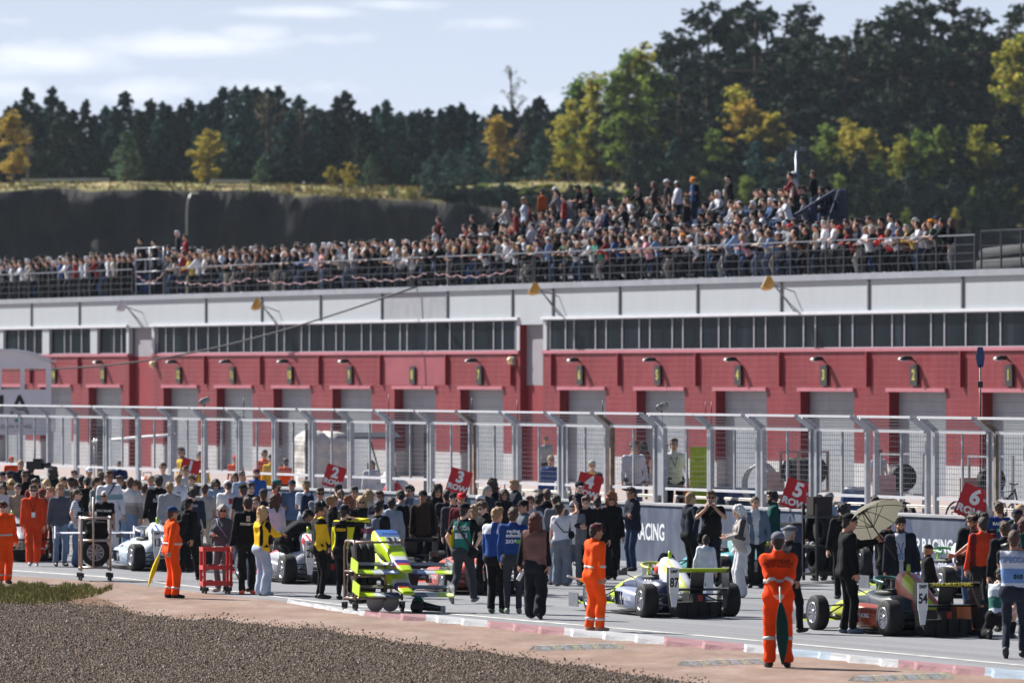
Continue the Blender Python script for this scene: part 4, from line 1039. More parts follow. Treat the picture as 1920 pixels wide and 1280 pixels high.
def person(M, label, P, top=('jacket', (20, 20, 24)), bot=('straight', (24, 25, 30)), hair='short', hc='brown', shoes=(30, 30, 32), h=1.76, fem=False, fat=0.0, skin=None, extra=(), group=None, vox=.021, key=None, hat=None, hatc=(24, 24, 28), seed=0, overall=False, lowhands=True, brim=None):
    """one standing figure facing +y of M; clothes and hair are its parts"""
    if isinstance(P, str): key = P; P = POSES[P]
    key = (key or repr(sorted(P.items())), fem, round(fat, 1), vox)
    J = skel(P, fem, fat); lo, hi = bounds(J); sc = h / 1.795
    if skin is None: skin = SKIN[seed % 5]
    def body():
        s = Sdf(lo, hi, vox); 
        cloth_body(s, J, -.012, fem, 0); 
        s.cap(J['nb'] - J['up'] * .03, J['hd'] + J['Rh'] @ V3(0, -.03, -.09), .060, .052, .02)
        for q in 'rl':
            s.cap(J['s' + q], J['e' + q], .047, .037, .03); s.cap(J['e' + q], J['w' + q], .038, .026, .012)
            s.cap(J['h' + q], J['k' + q], .078, .050, .03); s.cap(J['k' + q], J['k' + q] + (J['a' + q] - J['k' + q]) * .35, .042, .044, .02); s.cap(J['k' + q] + (J['a' + q] - J['k' + q]) * .35, J['a' + q], .044, .030, .02)
        if vox > .03: s.ell(J['hd'] + J['Rh'] @ V3(0, 0, .02), (.083, .098, .115), .02)
        V, Q = s.verts(); Vs, Qs, Ms = [V], [Q], [np.zeros(len(Q), int)]; n_ = len(V)
        hv, hq, hm = HEAD_LO if vox > .03 else HEAD_HI
        Vs.append(hv @ J['Rh'].T + J['hd']); Qs.append(hq + n_); Ms.append(hm); n_ += len(hv)
        for q in 'rl':
            av, aq = (HAND_LO if (lowhands or vox > .03) else HAND)[P.get(q + 'g', 0)]
            if q == 'l': av = av * V3(-1, 1, 1); aq = aq[:, ::-1]
            Hm = J['H' + q] if q == 'r' else J['H' + q] * V3(-1, 1, 1)
            Vs.append(av @ Hm.T + J['w' + q]); Qs.append(aq + n_); Ms.append(np.zeros(len(aq), int)); n_ += len(av)
        return np.concatenate(Vs), np.concatenate(Qs), np.concatenate(Ms)
    me = cached(('body',) + key + (lowhands,), body, 'person', 4)
    o = linkm('person', me, [skin, EYE, LIP, hairm(hc) if hc in ('dark', 'black', 'brown') else BROW], None, M @ Matrix.Scale(sc, 4))
    tag(o, label, 'person', group)
    tk, tcol = top[0], top[1]
    spec_ = {'tee': (.012, .62, -.13), 'shirt': (.014, 1.90, -.12), 'jacket': (.020, 1.97, -.12), 'coat': (.03, 1.97, -.32), 'vest': (.034, 0, -.12), 'sweater': (.024, 1.94, -.09), 'hoodie': (.030, 1.95, -.11), 'overall': (.024, 1.97, 0), 'polo': (.012, .6, -.12)}[tk]
    r_, fr_, hem = spec_
    def topf():
        s = Sdf(lo, hi, vox)
        cloth_body(s, J, r_, fem, fat)
        if fr_ > 0: sleeves(s, J, r_ * .8, fr_)
        if tk in ('coat',): legs(s, J, r_ + .01, 'loose')
        if tk == 'overall': legs(s, J, .012, 'loose')
        else: s.cap(J['hr'], J['hl'], .112 + r_, .112 + r_, .03); s.cut(J['pel'] + J['up'] * hem, -nrm(J['up'] * .7 + V3(0, 0, .3)))
        s.cap(J['nb'] - J['up'] * .04, J['nb'] + J['up'] * (.035 if tk in ('jacket', 'coat', 'hoodie', 'overall', 'polo') else .005), .078 + r_ * .4, .062 + r_ * .3, .02)
        if tk in ('hoodie',): s.cap(J['nb'] - J['fw'] * .07 - J['rt'] * .05, J['nb'] - J['fw'] * .07 + J['rt'] * .05, .055, .055, .03)
        s.cut(J['nb'] + J['up'] * (.05 if tk in ('jacket', 'coat', 'hoodie', 'overall', 'polo') else .012), nrm(J['up'] - J['fw'] * .25))
        s.folds(.0065 if vox < .03 else .0, seed % 4, 1.0)
        if tk == 'overall':
            for q in 'rl': s.cut(J['a' + q] - V3(0, 0, .015), V3(0, 0, -1)) if abs(J['ar'][2] - J['al'][2]) < .03 else None
        V, Q = s.verts(); mi = np.zeros(len(Q), int)
        if len(top) > 2:
            c = V[Q].mean(1); rel = (c - J['pel']) @ np.stack([J['rt'], J['fw'], J['up']], 1)
            tor = np.abs(rel[:, 0]) < (.235 if not fem else .21)
            mi = top[2](rel, c, J, tor).astype(int)
        return V, Q, mi
    nm = {'tee': 'tshirt', 'overall': 'overalls', 'polo': 'shirt'}.get(tk, tk)
    pat = top[2].__name__ if len(top) > 2 else ''
    me = cached(('top', tk, pat, seed % 4 if vox < .03 else 0) + key, topf, nm, 1 + (len(top[3]) if len(top) > 3 else 0))
    linkm(nm, me, [cloth(tcol)] + [cloth(c) for c in (top[3] if len(top) > 3 else [])], o)
    if tk != 'overall':
        bk, bcol = bot
        def botf():
            s = Sdf(lo, hi, vox); legs(s, J, 0.006, bk)
            s.cap(J['pel'] + J['rt'] * .07, J['pel'] - J['rt'] * .07, .105, .105, .03); s.cut(J['pel'] + J['up'] * .05, J['up'])
            if bk == 'skirt': s.cap(J['hr'] * .5 + J['hl'] * .5, (J['kr'] + J['kl']) / 2 - V3(0, 0, .15), .14, .2, .05)
            s.folds(.0055 if vox < .03 else 0, seed % 3 + 7, 1.0)
            return s.verts()
        nm = 'shorts' if bk == 'shorts' else 'skirt' if bk == 'skirt' else 'trousers'
        linkm(nm, cached(('bot', bk, seed % 3 if vox < .03 else 0) + key, botf, nm, 1), [cloth(bcol)], o)
    for q in 'rl':
        def shoef(q=q):
            s = Sdf(J['a' + q] - .24, J['a' + q] + .26, max(vox * .75, .013)); a, f = J['a' + q], J['f' + q]; dn = nrm(np.cross(np.cross(f, V3(0, 0, 1)), f)) * -1
            s.cap(a + dn * .035 - f * .035, a + dn * .040 + f * .06, .043, .044, .02).cap(a + dn * .048 + f * .06, a + dn * .050 + f * .155, .042, .033, .02).cap(a, a + dn * .03, .040, .042, .02)
            s.cut(a + dn * .084, dn); s.cut(a - dn * .03, -dn); return s.verts()
        linkm('shoe', cached(('shoe', q) + key, shoef, 'shoe', 1), [SHOE(shoes)], o)
    HM = Matrix.Translation(J['hd']) @ Matrix(J['Rh'].tolist()).to_4x4()
    if hair: linkm('hair', cached(('hair', hair, vox > .03), lambda: hair_mesh(hair, .010 if vox < .03 else .018), 'hair', 1), [hairm(hc)], o, HM)
    if hat: linkm('helmet' if hat == 'helmet' else 'hood' if hat == 'hood' else 'cap', cached(('hat', hat, vox > .03), lambda: hair_mesh(hat, .009 if vox < .03 else .018), hat, 2 if hat in ('helmet', 'cap', 'capback', 'flatcap') else 1), [cloth(hatc), LENS if hat == 'helmet' else cloth(brim or hatc)], o, HM)
    for e in extra:
        if e == 'shades': linkm('sunglasses', GLS, [LENS], o, HM)
        elif e == 'headset': linkm('headset', HST, [HSB], o, HM)
        elif e == 'beard': linkm('beard', cached(('hair', 'beard', vox > .03), lambda: hair_mesh('beard', .010), 'beard', 1), [hairm(hc)], o, HM)
        elif callable(e): e(o, J)
    return o, J
# ---- things worn: each takes the figure and its joints
def band(c_, w, arms=None, legz=None, waist=None, colr=(206, 204, 200), r=.046):
    """reflective tapes sewn round the overalls"""
    rm = mat('reflective_tape', lin((204, 202, 198)), .5, .1, .08, 10)
    def f(o, J):
        lo, hi = bounds(J)
        def sheath(build, cuts):
            s = Sdf(lo, hi, .0165); build(s)
            for p, n in cuts: s.cut(p, n)
            V, Q = s.verts()
            if len(Q): link('reflective_band', np_mesh('reflective_band', V, Q, rm, None, True), o)
        if waist:
            for z in waist:
                p = J['pel'] + J['up'] * z
                sheath(lambda s: cloth_body(s, J, .036, False, c_), [(p + J['up'] * w, J['up']), (p - J['up'] * w, -J['up'])])
        for q in 'rl':
            for t_ in arms or ():
                d = nrm(J['w' + q] - J['e' + q]); p = J['e' + q] + (J['w' + q] - J['e' + q]) * t_
                sheath(lambda s: s.cap(J['e' + q], J['w' + q], .042 + .030, .031 + .030, .02), [(p + d * w, d), (p - d * w, -d)])
            for z in legz or ():
                d = nrm(J['k' + q] - J['a' + q]); p = J['a' + q] + d * z
                sheath(lambda s: s.cap(J['k' + q], J['a' + q], .074 + .019, .070 + .019, .02), [(p + d * w, d), (p - d * w, -d)])
    return f
def decal(txt, size, colr, z, back=True, x=0, depth=.003, sx=1.0, name='print', bold=0.004, box=None):
    """words or a plain patch printed on the chest or back, pressed on to the cloth"""
    def f(o, J):
        tgt = [c for c in o.children if c.name.split('.')[0] in ('tshirt', 'shirt', 'jacket', 'coat', 'vest', 'sweater', 'hoodie', 'overalls')]
        if not tgt: return
        me = tgt[-1].data; bv = BVHTree.FromPolygons([v.co[:] for v in me.vertices], [p.vertices[:] for p in me.polygons])
        q = -1 if back else 1
        n = Vector(J['fw']) * q; xax = Vector(J['rt']) * (-q); up = Vector(J['up']); c = Vector(J['pel']) + up * z + xax * x
        if box:
            m_ = MB(); nx, nz_ = 8, 8; vs = []; fs = []
            for i in range(nx + 1):
                for j in range(nz_ + 1): vs.append(((i / nx - .5) * box[0], (j / nz_ - .5) * box[1], 0))
            for i in range(nx):
                for j in range(nz_): a = i * (nz_ + 1) + j; fs.append((a, a + nz_ + 1, a + nz_ + 2, a + 1))
            m_._add(vs, fs, 0, True); tm = m_.mesh(name, [cloth(colr)]); lift = .005
        else:
            tm = text_mesh(txt, size, 0, 0, bold).copy(); tm.name = name; tm.materials.clear(); tm.materials.append(cloth(colr)); lift = .009
        for v in tm.vertices:
            p = c + xax * (v.co.x * sx) + up * v.co.y
            hit = bv.ray_cast(p + n * .5, -n)
            v.co = (hit[0] + n * lift) if hit[0] is not None else (p + n * .12)
        link(name, tm, o)
    return f
def lanyard(colr=(30, 40, 90), badge=(230, 230, 232)):
    def f(o, J):
        up, rt, fw, nb = map(Vector, (J['up'], J['rt'], J['fw'], J['nb'])); b = Vector(J['pel']) + up * .24 + fw * .155
        k = MB()
        for q in (-1, 1): k.tube([nb + rt * q * .07 - fw * .02 + up * .02, nb + rt * q * .075 + fw * .09 - up * .06, Vector(J['pel']) + up * .36 + rt * q * .03 + fw * .152, b], .007, 5)
        k.build('lanyard', cloth(colr), o); MB().loft([[b + rt * x * .04 - up * (.0 if z else .11) + fw * d_ for x, z in ((-1, 0), (1, 0), (1, 1), (-1, 1))] for d_ in (0, .006)], smooth=False).build('badge', cloth(badge), o)
    return f
def backpack(colr=(30, 40, 70), txt=None):
    def f(o, J):
        s = Sdf((-.25, -.45, .9), (.25, .2, 1.6), .02); up, rt, fw, pel = J['up'], J['rt'], J['fw'], J['pel']
        for q in (-1, 1): s.cap(pel + up * .12 - fw * .19 + rt * q * .08, pel + up * .42 - fw * .18 + rt * q * .07, .085, .075, .04)
        s.cap(pel + up * .14 - fw * .26, pel + up * .26 - fw * .26, .07, .06, .04)
        V, Q = s.verts(); link('backpack', np_mesh('backpack', V, Q, cloth(colr), None, True), o)
        k = MB(); up, rt, fw, pel = map(Vector, (up, rt, fw, pel))
        for q in (-1, 1): k.tube([pel + up * .44 - fw * .14 + rt * q * .10, pel + up * .53 + rt * q * .11, pel + up * .42 + fw * .145 + rt * q * .12, pel + up * .2 + fw * .13 + rt * q * .15, pel + up * .14 - fw * .1 + rt * q * .17], .02, 6)
        k.build('strap', cloth(colr), o)
        if txt: lettering(txt, .13, cloth((150, 60, 80)), o, Matrix.Translation(pel + up * .24 - fw * .335) @ face(rt, up, -fw), .004, 0, .004)
    return f
def crossbag(colr=(150, 156, 170), q=1, strap=True, size=.13, z=.0, front=.05):
    def f(o, J):
        up, rt, fw, pel = map(Vector, (J['up'], J['rt'], J['fw'], J['pel'])); c = pel + rt * q * .20 + up * z + fw * front
        s = Sdf(np.array(c) - .25, np.array(c) + .25, .016); s.cap(np.array(c + fw * size * .7), np.array(c - fw * size * .7), .05, .05, .02); s.cap(np.array(c + fw * size * .7 - up * size), np.array(c - fw * size * .7 - up * size), .065, .065, .05)
        V, Q = s.verts(); link('bag', np_mesh('bag', V, Q, cloth(colr), None, True), o)
        if strap: MB().tube([c + up * .03, pel + up * .25 + rt * q * .12 + fw * .15, pel + up * .40 + fw * .16, pel + up * .54 - rt * q * .10 + fw * .06, pel + up * .40 - rt * q * .08 - fw * .14, pel + up * .2 + rt * q * .1 - fw * .15, c + up * .03 - fw * .05], .012, 6).build('strap', cloth(colr), o)
    return f
def held(fn_mb, mats_, side='r', name='phone', off=(0, .03, .08)):
    def f(o, J):
        Hm = J['H' + side].copy()
        if side == 'l': Hm[:, 0] *= -1
        M_ = Matrix.Translation(J['w' + side] + Hm @ V3(*off)) @ Matrix(Hm.tolist()).to_4x4()
        k = MB(); fn_mb(k); k.build(name, mats_, o, M_)
    return f
def phone_mb(k): k.box((0, 0, 0), (.075, .010, .15))
PHM = [mat('phone_black', (.01, .01, .012), .15)]

# ------------------------------------------------------------------ people on the grid
BK, NAVY, DK, JEAN, LJEAN, WHT, GRY, LGRY, BEI, ORG = (13, 13, 15), (22, 27, 44), (26, 27, 32), (60, 78, 104), (128, 146, 172), (222, 224, 230), (112, 114, 120), (172, 174, 180), (196, 184, 166), (255, 88, 14)
TEAL, BLU, YEL, RED = (22, 92, 92), (32, 66, 132), (238, 196, 40), (190, 36, 40)
def p_yb(rel, c, J, tor): return (tor & (np.abs(rel[:, 0]) > .125) & (rel[:, 2] < .40)) | (rel[:, 2] > .505) & (np.abs(rel[:, 0]) > .07)
def p_girl(rel, c, J, tor): return (np.abs(rel[:, 0]) > .20) & (rel[:, 2] > .0) & (rel[:, 1] < .06) | (tor & (np.abs(rel[:, 0] - .13) < .03))
def p_shoul(rel, c, J, tor): return (rel[:, 2] > .37) & (np.abs(rel[:, 0]) > .06)
def p_two(rel, c, J, tor): return np.where(rel[:, 2] < .2, 1, np.where(rel[:, 2] < .27, 2, 0))
def p_press(rel, c, J, tor): return (np.abs(rel[:, 0]) < .165) & (rel[:, 2] < .50)
def p_press2(rel, c, J, tor):
    b = (np.abs(rel[:, 0]) < .19) & (rel[:, 2] < .53); return np.where(b, np.where((rel[:, 2] > .28) | (rel[:, 2] < .08), 1, 2), 0)
def p_open(rel, c, J, tor): return (np.abs(rel[:, 0]) < .035 + .11 * np.clip(rel[:, 2] - .05, 0, .5)) & (rel[:, 1] > 0) & (rel[:, 2] < .56)
def p_side(rel, c, J, tor): return (np.abs(rel[:, 0]) > .15) & tor
def p_stripe(rel, c, J, tor): return (np.sin(rel[:, 2] * 130) > .2)
def p_chest(rel, c, J, tor): return (np.abs(rel[:, 2] - .30) < .05)
def wall_d(px, o=.45): return WL.P(WL.t(px, o), o).y
def who(px, hy, fy, head, label, P='relax', h=None, z=0, grp='people on the starting grid', **kw):
    """px, hy, fy: column, top of head and foot rows in the photograph; head: heading, 0 away, 90 to the left, 180 to the camera"""
    hat = kw.get('hat'); top_ = .02 if hat or kw.get('hair') else 0
    if fy: d = (CAMH - z) * F / (fy - HOR); h = h or (fy - hy) * d / F * 1.0
    else:
        h = h or (1.66 if kw.get('fem') else 1.77); d = (CAMH - h - z) * F / (hy - HOR)
        dm = wall_d(px)
        if z < .1 and d > dm: d = dm; h = CAMH - (hy - HOR) * d / F
    X = (px - 960) * d / F
    return person(T(X, d, z) @ RZ(R(head)), label, P, h=h - .012, group=grp, seed=int(px * 7 + hy) % 13, **kw)
HV = .0165
# --- marshals in orange
MG = 'track marshals in orange overalls'
ovr = dict(overall=True, shoes=(11, 11, 13), lowhands=False)
who(8, 938, 1094, 205, 'orange-clad marshal with dark red cap and sunglasses standing on the grass edge', pose('relax', head=(-30, 2)), grp=MG, top=('overall', ORG), hat='cap', hatc=(92, 26, 34), extra=('shades', band(0, .022, None, (.12,), (.10,))), vox=HV, **ovr)
who(62, 906, 1061, 186, 'man in red-orange coveralls with sunglasses and a badge walking towards the gravel', 'walk2', grp=MG, top=('overall', (214, 66, 22)), hair='short', hc='brown', extra=('shades', lanyard((60, 30, 30))), vox=HV, overall=True, shoes=(206, 204, 202), lowhands=False)
who(79, 912, 1052, 20, 'person in red-orange coveralls and red cap just behind the walking coverall man', 'walk', grp=MG, top=('overall', (206, 62, 22)), hat='cap', hatc=(120, 24, 30), extra=(band(0, .02, None, (.14,), None),), **ovr)
who(320, 947, 1121, 292, 'stout marshal in orange overalls and blue cap with sunglasses, furled yellow flag in hand', pose('relax', lh=(-.20, .10, .92), ld=(-.2, .3, -.9), lg=1, rh=(.22, -.10, .90), rg=1, head=(10, 0)), grp=MG, top=('overall', ORG), fat=.8, hair='crop', hc='brown', hat='cap', hatc=(34, 58, 108), extra=('shades', band(.8, .022, None, (.12,), (.10,))), vox=HV, **ovr)
mar2, mJ2 = who(1113, 979, 1183, 305, 'orange-clad marshal in a maroon cap holding a white and yellow baton on the kerb', pose('relax', lh=(-.18, .16, .96), ld=(.35, .9, -.1), lg=1, lp=(.6, -.2, -.7), rh=(.26, .00, .84), rg=1, head=(-16, 2), rf=(.09, .05, .085, -10), lf=(-.08, -.03, .085, 2)), grp=MG, top=('overall', ORG), hat='cap', hatc=(96, 28, 40), hair='short', hc='dark', extra=(band(0, .025, (.30,), (.12,), (.10,)),), vox=HV, overall=True, shoes=(196, 150, 130), lowhands=False)
mar1, mJ1 = who(1459, 994, 1251, 2, 'marshal seen from behind with grey cap, hands behind the back over a furled green flag', pose('backhands', rf=(.115, 0, .085, -12), lf=(-.115, 0, .085, 12)), grp=MG, top=('overall', (246, 74, 14)), hat='cap', hatc=(112, 116, 124), hair='crop', hc='dark', extra=(band(0, .026, (.25,), (.30,), (.17,)), decal('СПОРТИВНЫЙ\nМАРШАЛ ТРАССЫ\nSPORT MARSHAL', .042, (60, 26, 18), .40, bold=.001)), vox=.0145, **ovr)
# --- left group by the trolley
who(48, 881, None, 182, 'man in black t-shirt and sunglasses among the crowd behind the coverall men', 'relax', top=('tee', BK), bot=('straight', DK), hair='short', hc='brown', extra=('shades',))
who(98, 911, 1050, 120, 'man in dark team jacket with white patches and pinkish shorts, hand to mouth', pose('ear', rh=(.06, .16, 1.50)), top=('jacket', NAVY), bot=('shorts', (196, 160, 158)), hair='short', hc='fair', shoes=BK)
who(142, 914, 1062, 258, 'woman in dark vest, striped top and wide jeans, hand on hip, by the wheel trolley', 'hip', top=('tee', (214, 214, 218), p_stripe, [(150, 154, 170)]), bot=('wide', (92, 116, 148)), hair='pony', hc='brown', fem=True, extra=('shades', decal('', 1, (18, 22, 32), .30, box=(.34, .46), name='vest_back'), decal('', 1, (18, 22, 32), .34, back=False, box=(.3, .42), name='vest_front')))
who(195, 918, 1058, 178, 'white-haired man in black printed t-shirt and sunglasses behind the wheel trolley', 'hip', top=('tee', BK), bot=('straight', DK), hair='crop', hc='white', extra=('shades', decal('STAY SHARP', .065, (200, 200, 196), .34, back=False)), fat=.5)
who(206, 880, 1052, 190, 'tall youth in white printed shirt and white trousers with a dark strap', 'relax', top=('shirt', WHT, p_chest, [(130, 168, 176)]), bot=('loose', (214, 216, 222)), hair='short', hc='brown', extra=(crossbag((30, 36, 60), 1, True, .06, .1, .1),))
who(242, 892, 1050, 350, 'man seen from behind in white and grey two-tone jacket and light jeans', 'relax', top=('jacket', (214, 212, 212), p_two, [(138, 132, 128), (170, 164, 160)]), bot=('loose', (108, 132, 164)), hair='crop', hc='brown')
who(296, 889, 1052, 5, 'man from behind in black jacket with a pale and red print on the back', 'relax', top=('jacket', BK), bot=('straight', DK), hair='short', hc='dark', extra=(decal('BAD\nRACER', .10, (190, 190, 190), .33, x=.04), decal('', 1, (140, 50, 60), .17, x=.05, box=(.16, .1), name='print')))
who(350, 929, 1089, 325, 'man in black cap and all-black clothes with backpack walking away near the orange marshal', 'walk', top=('jacket', BK), bot=('straight', BK), hat='cap', hair='crop', hc='dark', extra=(backpack((24, 24, 28)),), fat=.5, vox=HV)
who(360, 910, 1072, 350, 'team member with headset in slate-blue shirt with light shoulder print', 'relax', top=('shirt', (44, 52, 66)), bot=('straight', BK), hair='short', hc='dark', extra=('headset', decal('RACING', .07, (190, 196, 204), .42)))
who(418, 944, 1109, 152, 'woman with grey bob in charcoal sweatshirt reading a phone behind the red tool cart', pose('phone', lh=(-.24, .10, .84), le=(-.6, -.6, 0), ld=(0, .1, -1), head=(34, 4)), top=('sweater', (78, 80, 86)), bot=('straight', (96, 94, 96)), hair='bob', hc='grey', fem=True, fat=.3, shoes=(180, 178, 176), extra=('shades', crossbag((140, 148, 168), -1), held(phone_mb, [mat('phone_pale', lin((214, 206, 200)), .3)])), vox=HV)
who(463, 929, 1114, 8, 'man from behind in black team jacket with white emblem and orange shoes', 'relax', top=('jacket', BK), bot=('straight', (18, 19, 23)), hair='short', hc='dark', shoes=(240, 96, 30), extra=(decal('РОСНЕФТЬ', .052, (206, 206, 206), .315), decal('', 1, (206, 206, 206), .42, box=(.07, .10), name='emblem'), decal('', 1, (220, 150, 40), .415, box=(.035, .055), depth=.004, name='emblem')), vox=HV)
who(481, 929, 1108, 175, 'bearded man in dark clothes facing the camera behind the blonde woman in yellow', 'relax', top=('jacket', (34, 34, 38)), bot=('straight', JEAN), hair='crop', hc='brown', extra=('beard',))
who(490, 947, 1116, 306, 'blonde woman in yellow and black jacket and pale trousers, one arm pointing', pose('point', rh=(.10, .40, 1.22), lh=(-.24, .06, .80)), top=('jacket', (248, 200, 32), p_girl, [BK]), bot=('wide', (176, 186, 206)), hair='long', hc='blonde', fem=True, shoes=(190, 194, 204), extra=('shades',), vox=HV)
# --- black and yellow crew
who(597, 937, 1122, 286, 'crewman with cap and headset in black and yellow shirt standing left of the nose-cone trolley', 'clasp', top=('shirt', BK, p_yb, [YEL]), bot=('slim', BK), hat='cap', hatc=BK, hair='crop', hc='dark', shoes=(30, 32, 40), extra=('headset',), vox=HV)
who(643, 944, 1124, 336, 'crewman in black and yellow from behind, arm raised to the face, by the nose-cone trolley', pose('brow', re=(.9, .5, 0), rh=(.14, .20, 1.52), lean=6), top=('shirt', BK, p_yb, [(214, 208, 40)]), bot=('slim', BK), hat='cap', hatc=BK, hair='crop', hc='dark', shoes=(20, 20, 22), extra=('headset', decal('CREW', .07, YEL, .34)), vox=HV)
who(821, 908, None, 190, 'man with headset in black shirt with yellow print and yellow jacket edges', 'relax', top=('jacket', BK, p_side, [YEL]), bot=('straight', BK), hair='curly', hc='dark', extra=('headset', decal('RACING', .06, YEL, .3, back=False)))
# --- centre
who(622, 926, None, 285, 'girl with blonde ponytail in black sweater beside the black and yellow crew', 'relax', top=('sweater', BK), bot=('slim', DK), hair='pony', hc='fair', fem=True)
who(633, 905, None, 10, 'man from behind in white t-shirt and dark cap near the second row board', 'relax', top=('tee', WHT), bot=('straight', JEAN), hat='cap', hatc=(40, 40, 46), hair='crop', hc='brown', extra=(decal('TEAM', .06, (90, 110, 150), .3),))
who(655, 930, None, 170, 'woman with short red hair in black facing the camera behind the crew', 'relax', top=('sweater', BK), bot=('straight', DK), hair='curly', hc='ginger', fem=True)
who(680, 927, None, 190, 'blonde woman with bob and round sunglasses in dark green top', pose('relax', head=(-10, 14)), top=('sweater', (34, 42, 40)), bot=('straight', DK), hair='bob', hc='blonde', fem=True, extra=('shades',))
who(690, 916, None, 10, 'fair-haired person from behind in beige jacket by the pit wall', 'relax', top=('jacket', (190, 182, 170)), bot=('straight', JEAN), hair='bob', hc='fair', fem=True)
who(707, 935, None, 325, 'man from behind in black t-shirt with a grey backpack', 'relax', top=('tee', (28, 30, 30)), bot=('straight', DK), hair='short', hc='black', extra=(backpack((110, 116, 132), 'NIKE'),), h=1.80)
who(732, 931, None, 350, 'boy in pale blue-grey sweatshirt seen from behind', 'relax', top=('hoodie', (152, 162, 176)), bot=('straight', DK), hair='quiff', hc='dark', h=1.66)
who(735, 957, None, 265, 'small child with dark hair in pink printed top in front of the grey-shirted boy', 'relax', top=('tee', (196, 178, 184)), bot=('shorts', DK), hair='bob', hc='dark', h=1.32, fem=True)
who(770, 907, 1078, 165, 'tall man with glasses in pale denim jacket over grey shirt, hand in pocket', 'pockets', top=('jacket', (206, 204, 204), p_open, [(120, 130, 150)]), bot=('straight', (66, 80, 104)), hair='short', hc='dark', fat=.3, vox=HV)
who(800, 926, 1080, 128, 'brown-haired woman in black sweater and dark skirt with folded arms', 'crossed', top=('sweater', (12, 12, 14)), bot=('wide', (44, 46, 54)), hair='long', hc='brown', fem=True, vox=HV)
who(833, 955, 1066, 8, 'boy in light grey sweatshirt seen from behind beside the orange-red car', 'relax', top=('hoodie', (162, 170, 182)), bot=('straight', BK), hair='short', hc='brown')
who(868, 922, None, 160, 'man in red cap with headset and dark red jacket near the third row board', 'relax', top=('jacket', (96, 26, 34)), bot=('straight', DK), hat='cap', hatc=(206, 34, 40), hair='crop', hc='grey', extra=('headset',))
who(851, 921, None, 200, 'person in black cap partly hidden behind the man in the red cap', 'relax', top=('jacket', (60, 60, 66)), bot=('straight', DK), hat='cap', hair='crop', hc='dark')
who(887, 944, None, 300, 'blonde woman in white shirt and glasses beside the green-vested photographer', 'relax', top=('shirt', WHT), bot=('straight', JEAN), hair='bob', hc='fair', fem=True)
who(868, 937, 1131, 338, 'photographer with black cap and green press vest striding away in dark jeans', pose('walk', lh=(-.26, .12, .95), rh=(.22, .02, .98), re=(1, -.3, 0), head=(-10, 2)), top=('tee', BK, p_press, [(40, 118, 108)]), bot=('straight', (52, 55, 62)), hat='cap', hatc=BK, hair='crop', hc='dark', shoes=(120, 122, 126), extra=(decal('ПРЕССА', .088, (226, 232, 232), .37, sx=.9), decal('', 1, (214, 216, 220), .24, box=(.24, .10), name='number_panel'), decal('17', .08, (40, 44, 60), .24, x=.06), decal('', 1, YEL, .2, x=-.18, box=(.05, .3), name='yellow_edge'), lambda o, J: MB().tube([Vector(J['nb'] - J['rt'] * .10 + J['up'] * .02), Vector(J['pel'] + J['up'] * .38 - J['fw'] * .165 - J['rt'] * .03), Vector(J['pel'] + J['up'] * .05 + J['rt'] * .20 - J['fw'] * .1)], .022, 6).build('strap', cloth((60, 64, 66)), o), crossbag(BK, 1, False, .08, .0, .0)), vox=.0155, lowhands=False)
who(912, 936, None, 130, 'man with sunglasses and black jacket looking down beside the blue-jacketed crew', pose('relax', head=(0, 18)), top=('jacket', BK), bot=('straight', DK), hair='quiff', hc='brown', extra=('shades',), vox=.02)
who(930, 949, 1149, 338, 'crew member in blue jacket with white shoulders and black trousers, green-grey trainers', pose('pockets', head=(-20, 2)), top=('jacket', (34, 74, 140), p_shoul, [(214, 218, 228)]), bot=('straight', BK), hair='short', hc='fair', shoes=(92, 118, 84), extra=(lambda o, J: [MB().tube([Vector(J['h' + q] + J['rt'] * (.1 if q == 'r' else -.1)), Vector(J['k' + q] + J['rt'] * (.075 if q == 'r' else -.075)), Vector(J['a' + q] + J['rt'] * (.068 if q == 'r' else -.068))], .008, 5).build('trouser_stripe', cloth(WHT), o) for q in 'rl'],), vox=.0155)
who(962, 949, 1150, 2, 'crew member from behind in plain blue jacket with white sponsor lettering', 'pockets', top=('jacket', (30, 66, 128)), bot=('slim', (52, 54, 62)), hair='short', hc='brown', shoes=(120, 128, 116), extra=(decal('racing\nschool', .085, (226, 230, 236), .385, sx=1.1), decal('2КИ', .085, (226, 230, 236), .245, x=-.04, sx=1.1), decal('', 1, (120, 190, 60), .25, x=.09, box=(.09, .06), name='logo')), vox=.0155)
who(1003, 957, 1160, 352, 'woman with long auburn hair in brown padded vest walking away with a white bottle', pose('walk2', lh=(-.27, .0, .86), lg=1, rf=(.10, -.20, .13, -6, -25), lf=(-.09, .12, .09, 4, 4)), top=('jacket', (14, 14, 17), lambda rel, c, J, tor: tor & (np.abs(rel[:, 0]) < .20), [(124, 92, 84)]), bot=('wide', (24, 26, 36)), hair='long', hc='auburn', fem=True, fat=.4, shoes=(36, 38, 46), extra=(held(lambda k: k.lathe([(0, -.10), (.036, -.10), (.036, .06), (.015, .10), (.015, .13), (0, .13)], 12, Matrix.Rotation(R(200), 4, 'X')), [mat('bottle_white', lin((226, 228, 232)), .3)], 'l', 'bottle', (0, .05, .16)),), vox=.0155, lowhands=False)
who(985, 935, None, 110, 'man with black cap and white collar turned left behind the auburn-haired woman', 'relax', top=('jacket', (90, 98, 112)), bot=('straight', DK), hat='cap', hatc=(16, 16, 20), hair='crop', hc='dark', vox=.02)
who(1024, 931, 1084, 5, 'man from behind in navy jacket and blue-grey jeans right of the brown vest woman', 'relax', top=('jacket', (22, 24, 32)), bot=('loose', (106, 122, 148)), hair='crop', hc='brown', h=1.82)
